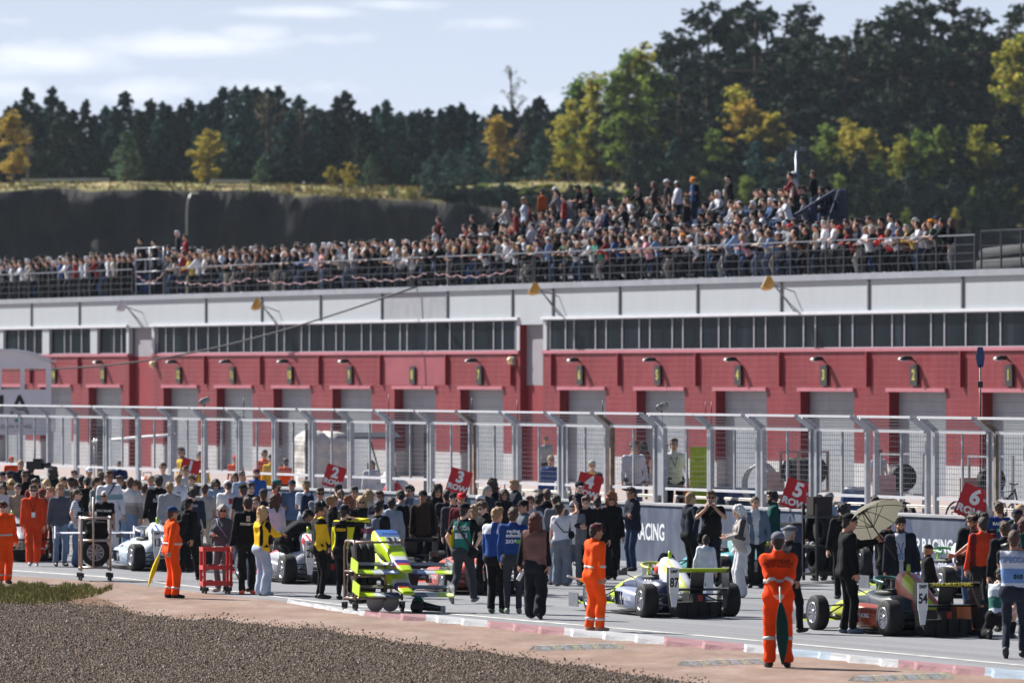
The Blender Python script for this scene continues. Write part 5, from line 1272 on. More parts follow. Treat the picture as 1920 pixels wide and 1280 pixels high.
who(996, 928, None, 170, 'youth with fringe and light shirt behind the black-capped man', 'relax', top=('shirt', (186, 190, 198)), bot=('straight', JEAN), hair='quiff', hc='brown')
who(1020, 918, None, 20, 'person with curly brown hair in the middle of the crowd near the fourth row board', 'relax', top=('jacket', (150, 150, 158)), bot=('straight', JEAN), hair='curly', hc='brown')
who(1008, 922, None, 330, 'person with dark hair standing left of the curly-haired one', 'relax', top=('jacket', (60, 62, 70)), bot=('straight', JEAN), hair='short', hc='dark')
who(1052, 940, 1098, 345, 'woman in white t-shirt and grey jeans raising a phone overhead for a picture', pose('reach', rh=(.24, .26, 1.80), head=(-24, -18)), top=('tee', WHT), bot=('wide', (122, 130, 142)), hair='bun', hc='dark', fem=True, shoes=(214, 214, 216), extra=('shades', crossbag((20, 20, 22), 1, True, .06, .16, .1), held(phone_mb, [mat('phone_pale', lin((214, 206, 200)), .3)])), vox=HV)
who(1077, 936, 1096, 172, 'man in grey zip hoodie with cap and red sunglasses facing the camera', 'pockets', top=('hoodie', (112, 116, 124), p_open, [(208, 208, 212)]), bot=('straight', (104, 108, 116)), hat='capback', hatc=(150, 152, 160), hair='crop', hc='brown', extra=('shades',), shoes=(210, 208, 206), vox=HV)
who(1118, 928, 1092, 355, 'man with shaved head from behind in black jacket near the maroon-capped marshal', 'relax', top=('jacket', (12, 12, 14)), bot=('straight', BK), hair='crop', hc='dark', fat=.4, vox=HV)
who(1146, 921, 1086, 184, 'woman with long curly ginger hair and sunglasses in black, striding towards the camera', 'walk2', top=('jacket', BK), bot=('wide', (14, 14, 17)), hair='curly', hc='ginger', fem=True, extra=('shades',), vox=HV)
who(1187, 911, 1070, 118, 'man in navy jacket and jeans with crossed arms alone by the pit wall lettering', 'crossed', top=('jacket', (24, 28, 44)), bot=('straight', (38, 54, 82)), hair='short', hc='dark', fat=.3, shoes=(24, 26, 34), vox=HV)
who(968, 897, None, 108, 'man with glasses in dark jacket facing left beside the pit wall', 'clasp', top=('jacket', (28, 32, 48)), bot=('straight', DK), hair='short', hc='fair')
who(912, 907, None, 235, 'grey-haired man in dark hooded jacket by the wall near the third row board', 'relax', top=('hoodie', (30, 36, 54)), bot=('straight', DK), hair='crop', hc='grey')
who(922, 897, None, 350, 'man with dark curly hair and black jacket behind the grey-haired man', 'relax', top=('jacket', (22, 24, 30)), bot=('straight', DK), hair='curly', hc='dark')
# --- right of centre
who(1293, 920, None, 300, 'man in navy team jacket with hand on hip left of the man taking a picture', 'hip', top=('jacket', (22, 28, 44)), bot=('straight', BK), hair='crop', hc='fair', h=1.80, vox=HV)
who(1334, 918, None, 176, 'big man in black t-shirt with sunglasses taking a picture with his phone', 'snap', top=('tee', (11, 11, 13)), bot=('straight', (26, 30, 42)), hair='short', hc='brown', fat=.9, h=1.86, extra=('shades', held(lambda k: k.box((.04, .02, .02), (.17, .012, .085)), PHM, 'l', 'phone', (0, .06, .10)), crossbag(BK, 1, True, .1, .0, .08)), vox=HV)
who(1322, 1020, 1141, 355, 'small driver in white race suit with hair in a bun behind car 87', 'relax', top=('overall', (222, 226, 234)), hair='bun', hc='dark', overall=True, shoes=(220, 220, 224), fem=True, vox=HV, h=1.30)
who(1392, 942, 1120, 100, 'white-haired woman in pale puffy vest, leopard sleeves and white trousers with a white bag', 'phone', top=('jacket', (70, 68, 70), lambda rel, c, J, tor: (np.abs(rel[:, 0]) < .20) | (rel[:, 2] < .1), [(178, 170, 164)]), bot=('wide', (206, 206, 210)), hair='bob', hc='white', fem=True, fat=.5, shoes=(226, 226, 228), extra=(crossbag((226, 226, 230), 1, True, .13, .04, .02),), vox=HV)
who(1417, 928, None, 186, 'man in blue-grey denim jacket standing at the wall left of the green jacket', 'relax', top=('jacket', (96, 112, 132), p_open, [(196, 198, 204)]), bot=('straight', DK), hair='crop', hc='brown')
who(1452, 917, None, 96, 'bearded man with headset in dark green team jacket facing left by the fifth row board', 'clasp', top=('jacket', (22, 74, 74)), bot=('straight', BK), hair='short', hc='dark', extra=('headset', 'beard'), h=1.82, vox=HV)
who(1478, 980, 1187, 318, 'man in flat grey cap and dark jacket right behind the green-flag marshal', 'walk2', top=('jacket', (28, 30, 38)), bot=('straight', BK), hat='flatcap', hatc=(92, 96, 106), hair='crop', hc='grey', shoes=(11, 11, 13), vox=HV)
who(1535, 962, 1088, 20, 'person in black coat and hood with a grey rucksack in hand by the tyre trolley', 'relax', top=('coat', (10, 10, 12)), bot=('straight', BK), hat='hood', hatc=(10, 10, 12), extra=(crossbag((150, 150, 152), -1, False, .26, -.2, 0),), h=1.70, vox=.02)
who(1554, 920, None, 15, 'grey-capped man in blue and white press vest by the pit wall, from behind', 'relax', top=('tee', (120, 130, 150), p_press2, [(190, 206, 226), (96, 140, 190)]), bot=('straight', DK), hat='capback', hatc=(140, 140, 138), hair='crop', hc='grey')
who(1580, 940, None, 10, 'man in black with headset beside the stack of tyres under the umbrella', 'relax', top=('jacket', BK), bot=('straight', BK), hair='short', hc='black', extra=('headset',))
umb_, uJ = who(1587, 959, 1187, 284, 'man in black cap and black clothes with gloves holding the beige umbrella', pose('relax', lh=(-.10, .50, 1.36), le=(-.5, -.2, -.8), lg=1, ld=(.0, .6, .7), lp=(.9, 0, 0), rh=(.22, .10, .82), rg=1, head=(-2, 8)), top=('sweater', (10, 10, 12)), bot=('straight', (10, 10, 12)), hat='capback', hatc=(11, 11, 13), hair='crop', hc='dark', extra=('shades',), shoes=(90, 100, 120), vox=.0155, lowhands=False)
who(1640, 985, 1092, 12, 'person in blue and white jacket behind the umbrella pole', 'relax', top=('jacket', (28, 46, 92), p_side, [(206, 210, 220)]), bot=('straight', BK), hair='short', hc='dark', h=1.72)
who(1690, 966, None, 178, 'bearded man in navy hooded jacket over white shirt with blue lanyard behind car 54', 'relax', top=('hoodie', (28, 32, 46), p_open, [(196, 202, 216)]), bot=('straight', (60, 60, 66)), hat='beanie', hatc=(40, 36, 36), hair='short', hc='dark', extra=('beard', lanyard((60, 90, 180), (120, 150, 200))), h=1.80, vox=HV)
who(1738, 1018, None, 284, 'boy in black cap and black jacket reaching towards the car numbered 31', 'clasp', top=('jacket', (18, 18, 22)), bot=('straight', BK), hat='cap', hatc=(16, 16, 20), hair='crop', hc='fair', h=1.30, vox=HV)
who(1834, 984, 1165, 98, 'bearded photographer in dark cap and green and white vest, one arm stretched out', pose('point', lh=(-.10, .52, 1.04), le=(-.6, 0, -.6), ld=(.2, 1, 0), lg=1, rh=(.10, .26, 1.12), re=(.8, -.2, -.5), head=(0, 4)), top=('tee', (26, 28, 34), p_press, [(26, 84, 66)]), bot=('straight', (20, 22, 28)), hat='cap', hatc=(12, 12, 14), hair='short', hc='brown', extra=('beard', decal('', 1, (206, 212, 220), .44, back=False, box=(.24, .12), name='vest_panel'), held(lambda k: k.box((0, 0, 0), (.13, .09, .09)).lathe([(0, 0), (.045, 0), (.05, .1), (0, .1)], 14, T(0, .04, 0), axis='Y'), [HSB], 'r', 'camera', (0, .05, .06))), vox=HV, h=1.78)
who(1876, 1096, 1197, 345, 'crouching photographer in black with white and green vest by the right-hand rear tyre', 'crouch', top=('tee', BK, p_press2, [(200, 206, 214), (40, 100, 90)]), bot=('straight', BK), hair='short', hc='dark', shoes=(20, 20, 22), h=1.76, vox=HV)
who(1901, 988, 1233, 350, 'photographer walking away at the right edge in blue and white press vest numbered 010', pose('camera', rf=(.10, .14, .09, -4), lf=(-.09, -.22, .14, 4, -30), pelvis=(0, 0, .95)), top=('tee', (30, 32, 40), p_press2, [(206, 212, 222), (112, 150, 200)]), bot=('slim', (36, 42, 56)), hair='crop', hc='brown', shoes=(40, 42, 50), extra=(decal('ПРЕССА', .10, (110, 140, 186), .40, sx=.9, bold=.006), decal('010', .085, (30, 34, 50), .17, x=.07), held(lambda k: k.box((0, 0, 0), (.14, .09, .09)).lathe([(0, 0), (.05, 0), (.055, .18), (0, .18)], 14, T(0, .04, 0), axis='Y'), [HSB], 'r', 'camera', (-.05, .02, .08))), vox=.0155, lowhands=False)
RG = 'people crowding the right edge of the grid'
who(1842, 966, None, 15, 'man in orange-red jacket from behind near the sixth row board', 'relax', grp=RG, top=('jacket', (216, 66, 30), p_side, [(120, 30, 30)]), bot=('straight', DK), hair='crop', hc='dark')
who(1872, 938, None, 12, 'man in royal blue team shirt with white lettering and brown hair from behind', 'relax', grp=RG, top=('tee', (28, 52, 124)), bot=('straight', DK), hair='short', hc='brown', extra=(decal('RACING', .08, WHT, .40), decal('2КИ', .07, (120, 190, 120), .28)))
who(1905, 952, None, 330, 'man in navy cap at the far right of the crowd', 'relax', grp=RG, top=('jacket', (36, 40, 60)), bot=('straight', DK), hat='cap', hatc=(28, 32, 50), hair='crop', hc='brown')
who(1918, 968, None, 350, 'person with auburn hair and green top cut by the picture edge', 'relax', grp=RG, top=('tee', (20, 80, 70)), bot=('straight', DK), hair='bob', hc='auburn', fem=True)
who(1843, 957, None, 30, 'man with dark headset standing left of the royal blue shirt', 'relax', grp=RG, top=('jacket', BK), bot=('straight', DK), hair='short', hc='dark', extra=('headset',), h=1.82)
who(1914, 942, None, 200, 'bald man in dark green jacket beside the fence at the right', 'relax', grp=RG, top=('jacket', (36, 56, 50)), bot=('straight', DK), hair='crop', hc='fair')
# --- crowd at the left, heads above heads
CG = 'crowd at the left of the grid'
cl_ = [
 (5, 882, 190, 'dark-capped person at the very left edge', dict(top=('jacket', NAVY), hat='cap', hatc=(28, 30, 44))), (19, 880, 30, 'person in navy cap and navy jacket, second from the left edge', dict(top=('jacket', (34, 40, 66)), hat='cap', hatc=(30, 36, 60))),
 (21, 896, 185, 'blonde woman with sunglasses and pale top left of the black t-shirt man', dict(top=('tee', BEI), hair='long', hc='blonde', fem=True, extra=('shades',))), (4, 905, 200, 'woman with headset and white shirt behind the grass-edge marshal', dict(top=('shirt', WHT), hair='bob', hc='dark', fem=True, extra=('headset',))),
 (57, 868, 20, 'dark-haired man in black jacket beside the shouldered television camera', dict(top=('jacket', BK), hair='short', hc='dark', h=1.8)), (68, 893, 170, 'person with dark fringe in red sweater behind the coverall man', dict(top=('sweater', (130, 34, 40)), hair='short', hc='dark')),
 (87, 897, 180, 'woman with straight blonde hair and grey top above the navy shorts man', dict(top=('tee', (120, 124, 132)), hair='long', hc='blonde', fem=True)), (98, 875, 350, 'dark curly-haired person from behind near the television camera', dict(top=('jacket', (30, 30, 34)), hair='curly', hc='dark')),
 (119, 892, 185, 'woman with navy baseball cap and long fair hair in a white top', dict(top=('tee', (206, 196, 190)), hair='long', hc='fair', fem=True, hat='cap', hatc=(28, 32, 50))), (134, 893, 20, 'person in black cap and grey vest left of the woman in the striped top', dict(top=('tee', (120, 122, 120)), hat='cap', hatc=BK)),
 (140, 880, 175, 'brown-haired woman glancing left in the second row of the crowd', dict(top=('jacket', (70, 60, 60)), hair='short', hc='brown', fem=True)), (152, 889, 10, 'person in black hooded top left of the white cap', dict(top=('hoodie', BK), hair='short', hc='black')),
 (163, 891, 5, 'man in black sweatshirt from behind at the middle of the left crowd', dict(top=('sweater', (15, 15, 18)), hair='crop', hc='black')), (167, 874, 195, 'person in plain white cap at the back of the left crowd', dict(top=('tee', (170, 160, 150)), hat='cap', hatc=(226, 228, 232), hair='crop', hc='brown')),
 (179, 892, 250, 'man with wavy brown hair and grey shirt turned to the tall youth', dict(top=('tee', (128, 132, 136)), hair='quiff', hc='brown', fat=.4)), (190, 882, 20, 'person in olive cap behind the tall youth', dict(top=('jacket', (84, 80, 66)), hat='cap', hatc=(96, 92, 78))),
 (226, 890, 160, 'man with dark brown hair partly hidden by the two-tone jacket', dict(top=('jacket', (60, 56, 60)), hair='short', hc='brown')), (231, 900, 350, 'short person with brown hair just left of the two-tone jacket', dict(top=('tee', (150, 130, 110)), hair='short', hc='brown', h=1.62)),
 (259, 898, 100, 'man with sunglasses holding a hand to his chin in front of a white panel', dict(top=('jacket', (186, 176, 160)), hair='short', hc='brown', extra=('shades',), P='ear')), (281, 887, 200, 'balding man in white t-shirt left of the printed black jacket', dict(top=('tee', WHT), hair='crop', hc='fair')),
 (305, 866, 195, 'young man in grey t-shirt at the back by the fence with a furry microphone', dict(top=('tee', (170, 174, 178)), hair='short', hc='brown', h=1.84)), (333, 886, 10, 'man from behind in white t-shirt holding a bottle', dict(top=('tee', (222, 222, 228)), bot=('straight', (120, 110, 100)), hair='crop', hc='fair', extra=(decal('MSK', .05, (120, 130, 160), .36),))),
 (347, 872, 200, 'young man with short fair hair and pale shirt below the first row board', dict(top=('tee', (206, 200, 200)), hair='short', hc='brown')), (361, 889, 150, 'boy in dark camouflage top with short brown hair', dict(top=('tee', (52, 56, 48)), hair='short', hc='brown', h=1.66)),
 (384, 904, 8, 'man from behind in beige t-shirt and beige trousers with jacket over arm', dict(top=('tee', (186, 180, 172)), bot=('straight', (186, 172, 156)), hair='crop', hc='brown', extra=(crossbag((24, 26, 32), 1, False, .16, .0, .02),))), (405, 895, 180, 'woman in black with sunglasses filming by phone behind the white t-shirt man', dict(top=('jacket', (150, 170, 190)), hair='bob', hc='dark', fem=True, extra=('shades',), P='phone')),
 (428, 897, 5, 'broad man from behind in white t-shirt with red print and white cap', dict(top=('tee', (226, 226, 230)), bot=('straight', LJEAN), hat='cap', hatc=(220, 220, 222), hair='crop', hc='brown', fat=.6, extra=(decal('', 1, (170, 50, 66), .36, x=.07, box=(.13, .12), name='print'),), h=1.84)), (441, 885, 170, 'woman with long brown hair in olive jacket behind the white cap', dict(top=('jacket', (86, 82, 70)), hair='long', hc='brown', fem=True)),
 (454, 880, 200, 'young man with short dark hair in pale blue shirt at the wall', dict(top=('shirt', (168, 184, 206)), hair='crop', hc='dark')), (481, 877, 182, 'broad man in blue t-shirt and maroon cap leaning against the pit wall', dict(top=('tee', (44, 92, 160)), hat='cap', hatc=(86, 40, 50), hair='crop', hc='dark', fat=.9, extra=('beard',))),
 (515, 897, 285, 'bearded man in teal cap and dark red shirt', dict(top=('tee', (120, 28, 34)), hat='cap', hatc=(24, 120, 122), hair='short', hc='brown', extra=('beard',))), (514, 924, 5, 'woman with long brown hair from behind in white sweatshirt', dict(top=('sweater', (226, 226, 230)), hair='long', hc='brown', fem=True, h=1.7)),
 (549, 897, 175, 'man in denim shirt and dark cap seated on the pit wall', dict(top=('shirt', (88, 108, 138)), hat='cap', hatc=(50, 56, 72), hair='crop', hc='dark')), (575, 897, 8, 'man from behind in white shirt with a navy backpack', dict(top=('tee', (214, 220, 230)), hat='capback', hatc=(40, 48, 70), hair='short', hc='fair', extra=(backpack((30, 38, 66)),), h=1.80)),
 (548, 943, 300, 'man in black cap bending over the cockpit of the red and white car', dict(top=('jacket', (22, 22, 28)), hat='cap', hatc=BK, hair='crop', hc='dark', P='bend', h=1.80, fy=1090)), (471, 903, 190, 'two-toned haired person in black between the blue t-shirt and the emblem jacket', dict(top=('jacket', BK), hair='quiff', hc='dark')),
 (494, 914, 10, 'person in black and white cap behind the blonde woman', dict(top=('jacket', (30, 32, 44)), hat='cap', hatc=(60, 60, 68))), (600, 912, 185, 'person in grey with dark glasses between the backpack man and the ponytail girl', dict(top=('jacket', (120, 124, 132)), hair='short', hc='dark', extra=('shades',))),
(208, 905, 15, 'boy with dark hair behind the shoulder of the white-haired man', dict(top=('tee', (90, 110, 130)), hair='short', hc='dark', h=1.6)),
 (795, 917, 175, 'man in dark brown jacket with cap behind the pale denim jacket', dict(top=('jacket', (70, 50, 40), p_side, [BK]), hat='cap', hatc=(14, 14, 17), hair='crop')), (752, 915, 10, 'person with black backpack behind the pale denim jacket man', dict(top=('tee', (200, 200, 206)), hair='short', hc='dark', extra=(backpack(BK),))),
 (1085, 900, 200, 'man in black cap with white brim and navy jacket under the fourth row board', dict(top=('jacket', (26, 30, 44)), hat='cap', hatc=(24, 26, 34), hair='crop', hc='dark', brim=(214, 214, 214), h=1.82)), (35, 905, 170, 'woman with tied hair in beige top behind the grass-edge marshal', dict(top=('tee', (176, 150, 130)), hair='bun', hc='brown', fem=True)),
 (112, 905, 200, 'person with grey-brown hair looking over the pinkish shorts man', dict(top=('shirt', (90, 92, 104)), hair='short', hc='fair')), (270, 905, 350, 'person in cream coat filling the gap left of the black printed jacket', dict(top=('coat', (212, 202, 190)), hair='short', hc='brown', h=1.66)),
 (318, 902, 15, 'person in light grey hoodie behind the blue-capped marshal', dict(top=('hoodie', (150, 154, 160)), hair='short', hc='fair')), (455, 905, 20, 'person in black cap and dark tee in front of the pale blue shirt', dict(top=('tee', (40, 42, 50)), hat='cap', hatc=BK)),
 (640, 915, 15, 'woman with brown ponytail from behind in denim jacket between the crew and the wall', dict(top=('jacket', (84, 104, 136)), hair='pony', hc='brown', fem=True)), (664, 910, 190, 'man in grey polo with short dark hair by the second row board', dict(top=('tee', (120, 124, 130)), hair='short', hc='dark')),
 (715, 918, 160, 'person in navy sweatshirt behind the grey backpack', dict(top=('sweater', (30, 36, 56)), hair='short', hc='brown')), (838, 915, 20, 'man from behind in dark shirt next to the red cap', dict(top=('tee', (40, 42, 50)), hair='crop', hc='dark')),
 (900, 925, 350, 'person in white cap and black top before the grey-haired man', dict(top=('jacket', BK), hat='cap', hatc=(214, 216, 220))), (945, 915, 200, 'woman with dark bob and black coat left of the glasses man', dict(top=('jacket', (26, 26, 32)), hair='bob', hc='dark', fem=True)),
 (1042, 925, 15, 'dark-haired man from behind in grey jacket left of the raised phone', dict(top=('jacket', (92, 96, 104)), hair='short', hc='dark')), (1100, 925, 170, 'man with short brown hair in black between the grey hoodie and shaved head', dict(top=('jacket', (24, 24, 28)), hair='short', hc='brown')),
 (1665, 962, 15, 'person in black cap and black jacket under the umbrella edge', dict(top=('jacket', BK), hat='cap', hatc=BK)),
 (1822, 957, 20, 'person in black hooded jacket left of the orange-red jacket', dict(top=('hoodie', (18, 18, 22)), hair='short', hc='dark')), (1885, 975, 10, 'man in dark jacket filling the gap right of the orange-red jacket', dict(top=('jacket', (24, 26, 34)), hair='short', hc='brown')),
]
posecyc = ['relax', 'stand', 'crossed', 'pockets', 'relax', 'phone', 'clasp']
for i, (px, hy, hd, lab, kw) in enumerate(cl_):
    kw = dict(kw); P = kw.pop('P', posecyc[i % 7]); fy_ = kw.pop('fy', None); kw.setdefault('bot', ('straight', [DK, JEAN, (70, 66, 62), LJEAN, BK][i % 5]))
    kw.setdefault('hair', 'crop')
    who(px, hy, fy_, hd, lab, P, grp=CG, vox=.024, **kw)
# --- behind the fence
FG = 'people in the pit lane behind the mesh fence'
def lane(px, hy, hd, label, P='relax', o=-4.2, z=.25, plat=False, **kw):
    if plat: o, z = -.95, .76
    d = WL.P(WL.t(px, o), o).y; h = CAMH - z - (hy - HOR) * d / F
    h2 = min(max(h, 1.45), 1.95); z += (h - h2) if plat else 0
    if not plat and abs(h - h2) > .01: d = (CAMH - 1.74 - z) * F / (hy - HOR); h2 = 1.74
    person(T((px - 960) * d / F, d, z) @ RZ(R(hd)), label, P, h=h2, group=FG, vox=.024, seed=int(px), **kw)
lane(1265, 821, 182, 'young man in white polo with lanyard behind the mesh fence', 'relax', plat=True, top=('polo', WHT), bot=('straight', BK), hair='short', hc='brown', extra=(lanyard(),))
lane(1189, 826, 190, 'man in white shirt with dark bag behind the mesh fence', 'relax', plat=True, top=('shirt', (206, 212, 224)), bot=('straight', (90, 110, 140)), hair='short', hc='dark', extra=(crossbag(BK, 1, False, .18, .0, 0),))
lane(1206, 829, 10, 'woman with curly dark hair behind the white-shirted man at the fence', 'relax', o=-3.0, plat=False, top=('tee', (110, 60, 50)), bot=('straight', BK), hair='curly', hc='dark', fem=True)
lane(1245, 830, 200, 'person in black next to the black fence post and the white polo', 'relax', plat=True, top=('tee', BK), bot=('straight', BK), hair='short', hc='dark')
lane(1034, 852, 185, 'man in blue jacket leaning on the fence left of the fourth row board', 'relax', top=('jacket', (40, 74, 140)), bot=('straight', DK), hair='crop', hc='fair')
lane(1024, 818, 175, 'man in grey team shirt further back in the pit lane', 'relax', o=-9, top=('tee', (150, 158, 160)), bot=('straight', DK), hair='short', hc='brown')
lane(1054, 882, 200, 'woman holding a phone just behind the fence', 'phone', top=('sweater', (206, 196, 190)), bot=('straight', JEAN), hair='pony', hc='brown', fem=True, extra=(held(phone_mb, PHM),))
lane(1110, 862, 180, 'photographer with grey cap and yellow strap behind the fourth row board', 'camera', top=('jacket', (60, 56, 50), p_open, [YEL]), bot=('straight', DK), hat='capback', hatc=(170, 168, 160), hair='crop', hc='brown')
lane(697, 862, 180, 'woman with brown hair behind the fence near the golf cart', 'relax', o=-5, top=('jacket', (200, 206, 214)), bot=('straight', NAVY), hair='bob', hc='brown', fem=True)
lane(343, 838, 120, 'person in yellow vest nearest the first row board', 'relax', o=-6, top=('tee', (50, 50, 44), p_press, [YEL]), bot=('straight', DK), hair='short', hc='dark')
lane(375, 846, 200, 'person in yellow and black jacket right of the first row board', 'relax', o=-6, top=('jacket', (210, 180, 40), p_open, [BK]), bot=('straight', DK), hair='short', hc='dark')
lane(443, 852, 175, 'marshal in bright orange vest behind the fence under garage eleven', 'relax', o=-6, top=('tee', (255, 96, 30)), bot=('straight', DK), hat='cap', hatc=(220, 80, 30), hair='crop')
lane(497, 843, 190, 'marshal in orange jacket behind the fence under garage ten', 'relax', o=-6, top=('jacket', (252, 92, 30)), bot=('straight', DK), hair='short', hc='dark')
lane(510, 851, 175, 'person in yellow jacket and dark cap between two orange vests', 'relax', o=-5, top=('jacket', (222, 190, 44)), bot=('straight', DK), hat='cap', hatc=BK, hair='crop')
lane(535, 858, 10, 'marshal from behind in orange vest behind the fence near the golf cart', 'relax', o=-5, top=('tee', (250, 90, 30)), bot=('straight', BK), hair='short', hc='brown')
lane(22, 855, 190, 'marshal in orange jacket and orange cap by the fence at the far left', 'relax', o=-1.6, top=('jacket', (240, 80, 24)), bot=('straight', DK), hat='cap', hatc=(236, 90, 40), hair='crop')
lane(40, 861, 185, 'man in dark jacket beside the orange-capped marshal at the fence', 'relax', o=-1.6, top=('jacket', NAVY), bot=('straight', DK), hair='crop', hc='fair')
lane(205, 860, 175, 'dark-haired man in pale blue shirt leaning on the fence at the left', 'relax', o=-1.6, top=('tee', (150, 176, 206)), bot=('straight', DK), hair='short', hc='dark')
lane(225, 864, 185, 'stocky man in blue jacket beside the pale blue shirt at the fence', 'relax', o=-1.6, top=('jacket', (34, 50, 96)), bot=('straight', DK), hair='short', hc='brown', fat=.8)
lane(1648, 842, 200, 'man with brown hair behind the fence beside the stacked wheels', 'relax', o=-8, top=('tee', (150, 154, 164)), bot=('straight', DK), hair='short', hc='brown')
lane(1600, 905, 10, 'person stooping behind the fence beside the blue barrel', 'bend', o=-3, top=('tee', (30, 40, 80)), bot=('straight', DK), hair='short', hc='dark') if False else None

# ------------------------------------------------------------------ formula cars
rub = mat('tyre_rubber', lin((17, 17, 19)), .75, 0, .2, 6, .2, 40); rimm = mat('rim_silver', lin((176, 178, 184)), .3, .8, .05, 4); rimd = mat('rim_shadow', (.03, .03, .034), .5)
carb = mat('carbon_black', lin((26, 27, 30)), .35, 0, .1, 8, coat=.3); tray = mat('floor_black', lin((18, 18, 20)), .6)
def tyre(r, w, rr): # profile about x
    return [(rr, -w / 2), (r * .90, -w / 2), (r * .985, -w * .40), (r, -w * .25), (r, w * .25), (r * .985, w * .40), (r * .90, w / 2), (rr, w / 2), (rr, -w / 2)]
def rim_mesh(r, w, q):
    m = MB(); m.lathe([(r, -w * .48), (r * .97, -w * .40), (r * .90, -w * .30), (r * .90, w * .30), (r * .97, w * .40), (r, w * .48)], 28, axis='X')
    m.lathe([(r * 1.02, q * w * .47), (r * 1.02, q * w * .515), (r * .90, q * w * .515), (r * .88, q * w * .40)], 28, axis='X')
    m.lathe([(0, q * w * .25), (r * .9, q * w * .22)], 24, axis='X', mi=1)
    for k in range(10):
        a = 2 * math.pi * k / 10
        for da in (-.12, .12):
            m.bar((q * w * .40, .05 * math.cos(a), .05 * math.sin(a)), (q * w * .44, r * .9 * math.cos(a + da), r * .9 * math.sin(a + da)), .018, .02)
    m.lathe([(0, q * w * .50), (.045, q * w * .48), (.06, q * w * .36), (0, q * w * .34)], 14, axis='X'); return m
TY = {'f': MB().lathe(tyre(.28, .20, .168), 40, axis='X').mesh('wheel', rub), 'r': MB().lathe(tyre(.285, .255, .168), 40, axis='X').mesh('wheel', rub)}
RM = {(k, q): rim_mesh(.168, w, q).mesh('rim', [rimm, rimd]) for k, w in (('f', .20), ('r', .255)) for q in (-1, 1)}
def sec(y, hw, z0, z1, p=.55, n=16, cx=0):
    out_ = []
    for j in range(n):
        a = 2 * math.pi * (j + .5) / n; c, s_ = math.cos(a), math.sin(a)
        out_.append(Vector((cx + hw * math.copysign(abs(c) ** p, c), y, (z0 + z1) / 2 + (z1 - z0) / 2 * math.copysign(abs(s_) ** p, s_))))
    return out_
def number_board(k, txt, parent, M, hs=.5):
    MB().box((0, 0, 0), (.17, .012, .42), M).build('number_board', paint((232, 232, 230)), parent)
    lettering(txt, .215, mat('number_black', (.012, .012, .014), .5), parent, M @ T(0, -.009, -.04) @ face((1, 0, 0), (0, 0, 1), (0, -1, 0)), .002, 0, .006, 'number', sx=.72)
    lettering('SMP', .075, MATS['number_black'], parent, M @ T(0, -.009, .15) @ face((1, 0, 0), (0, 0, 1), (0, -1, 0)), .002, 0, .002, 'lettering')
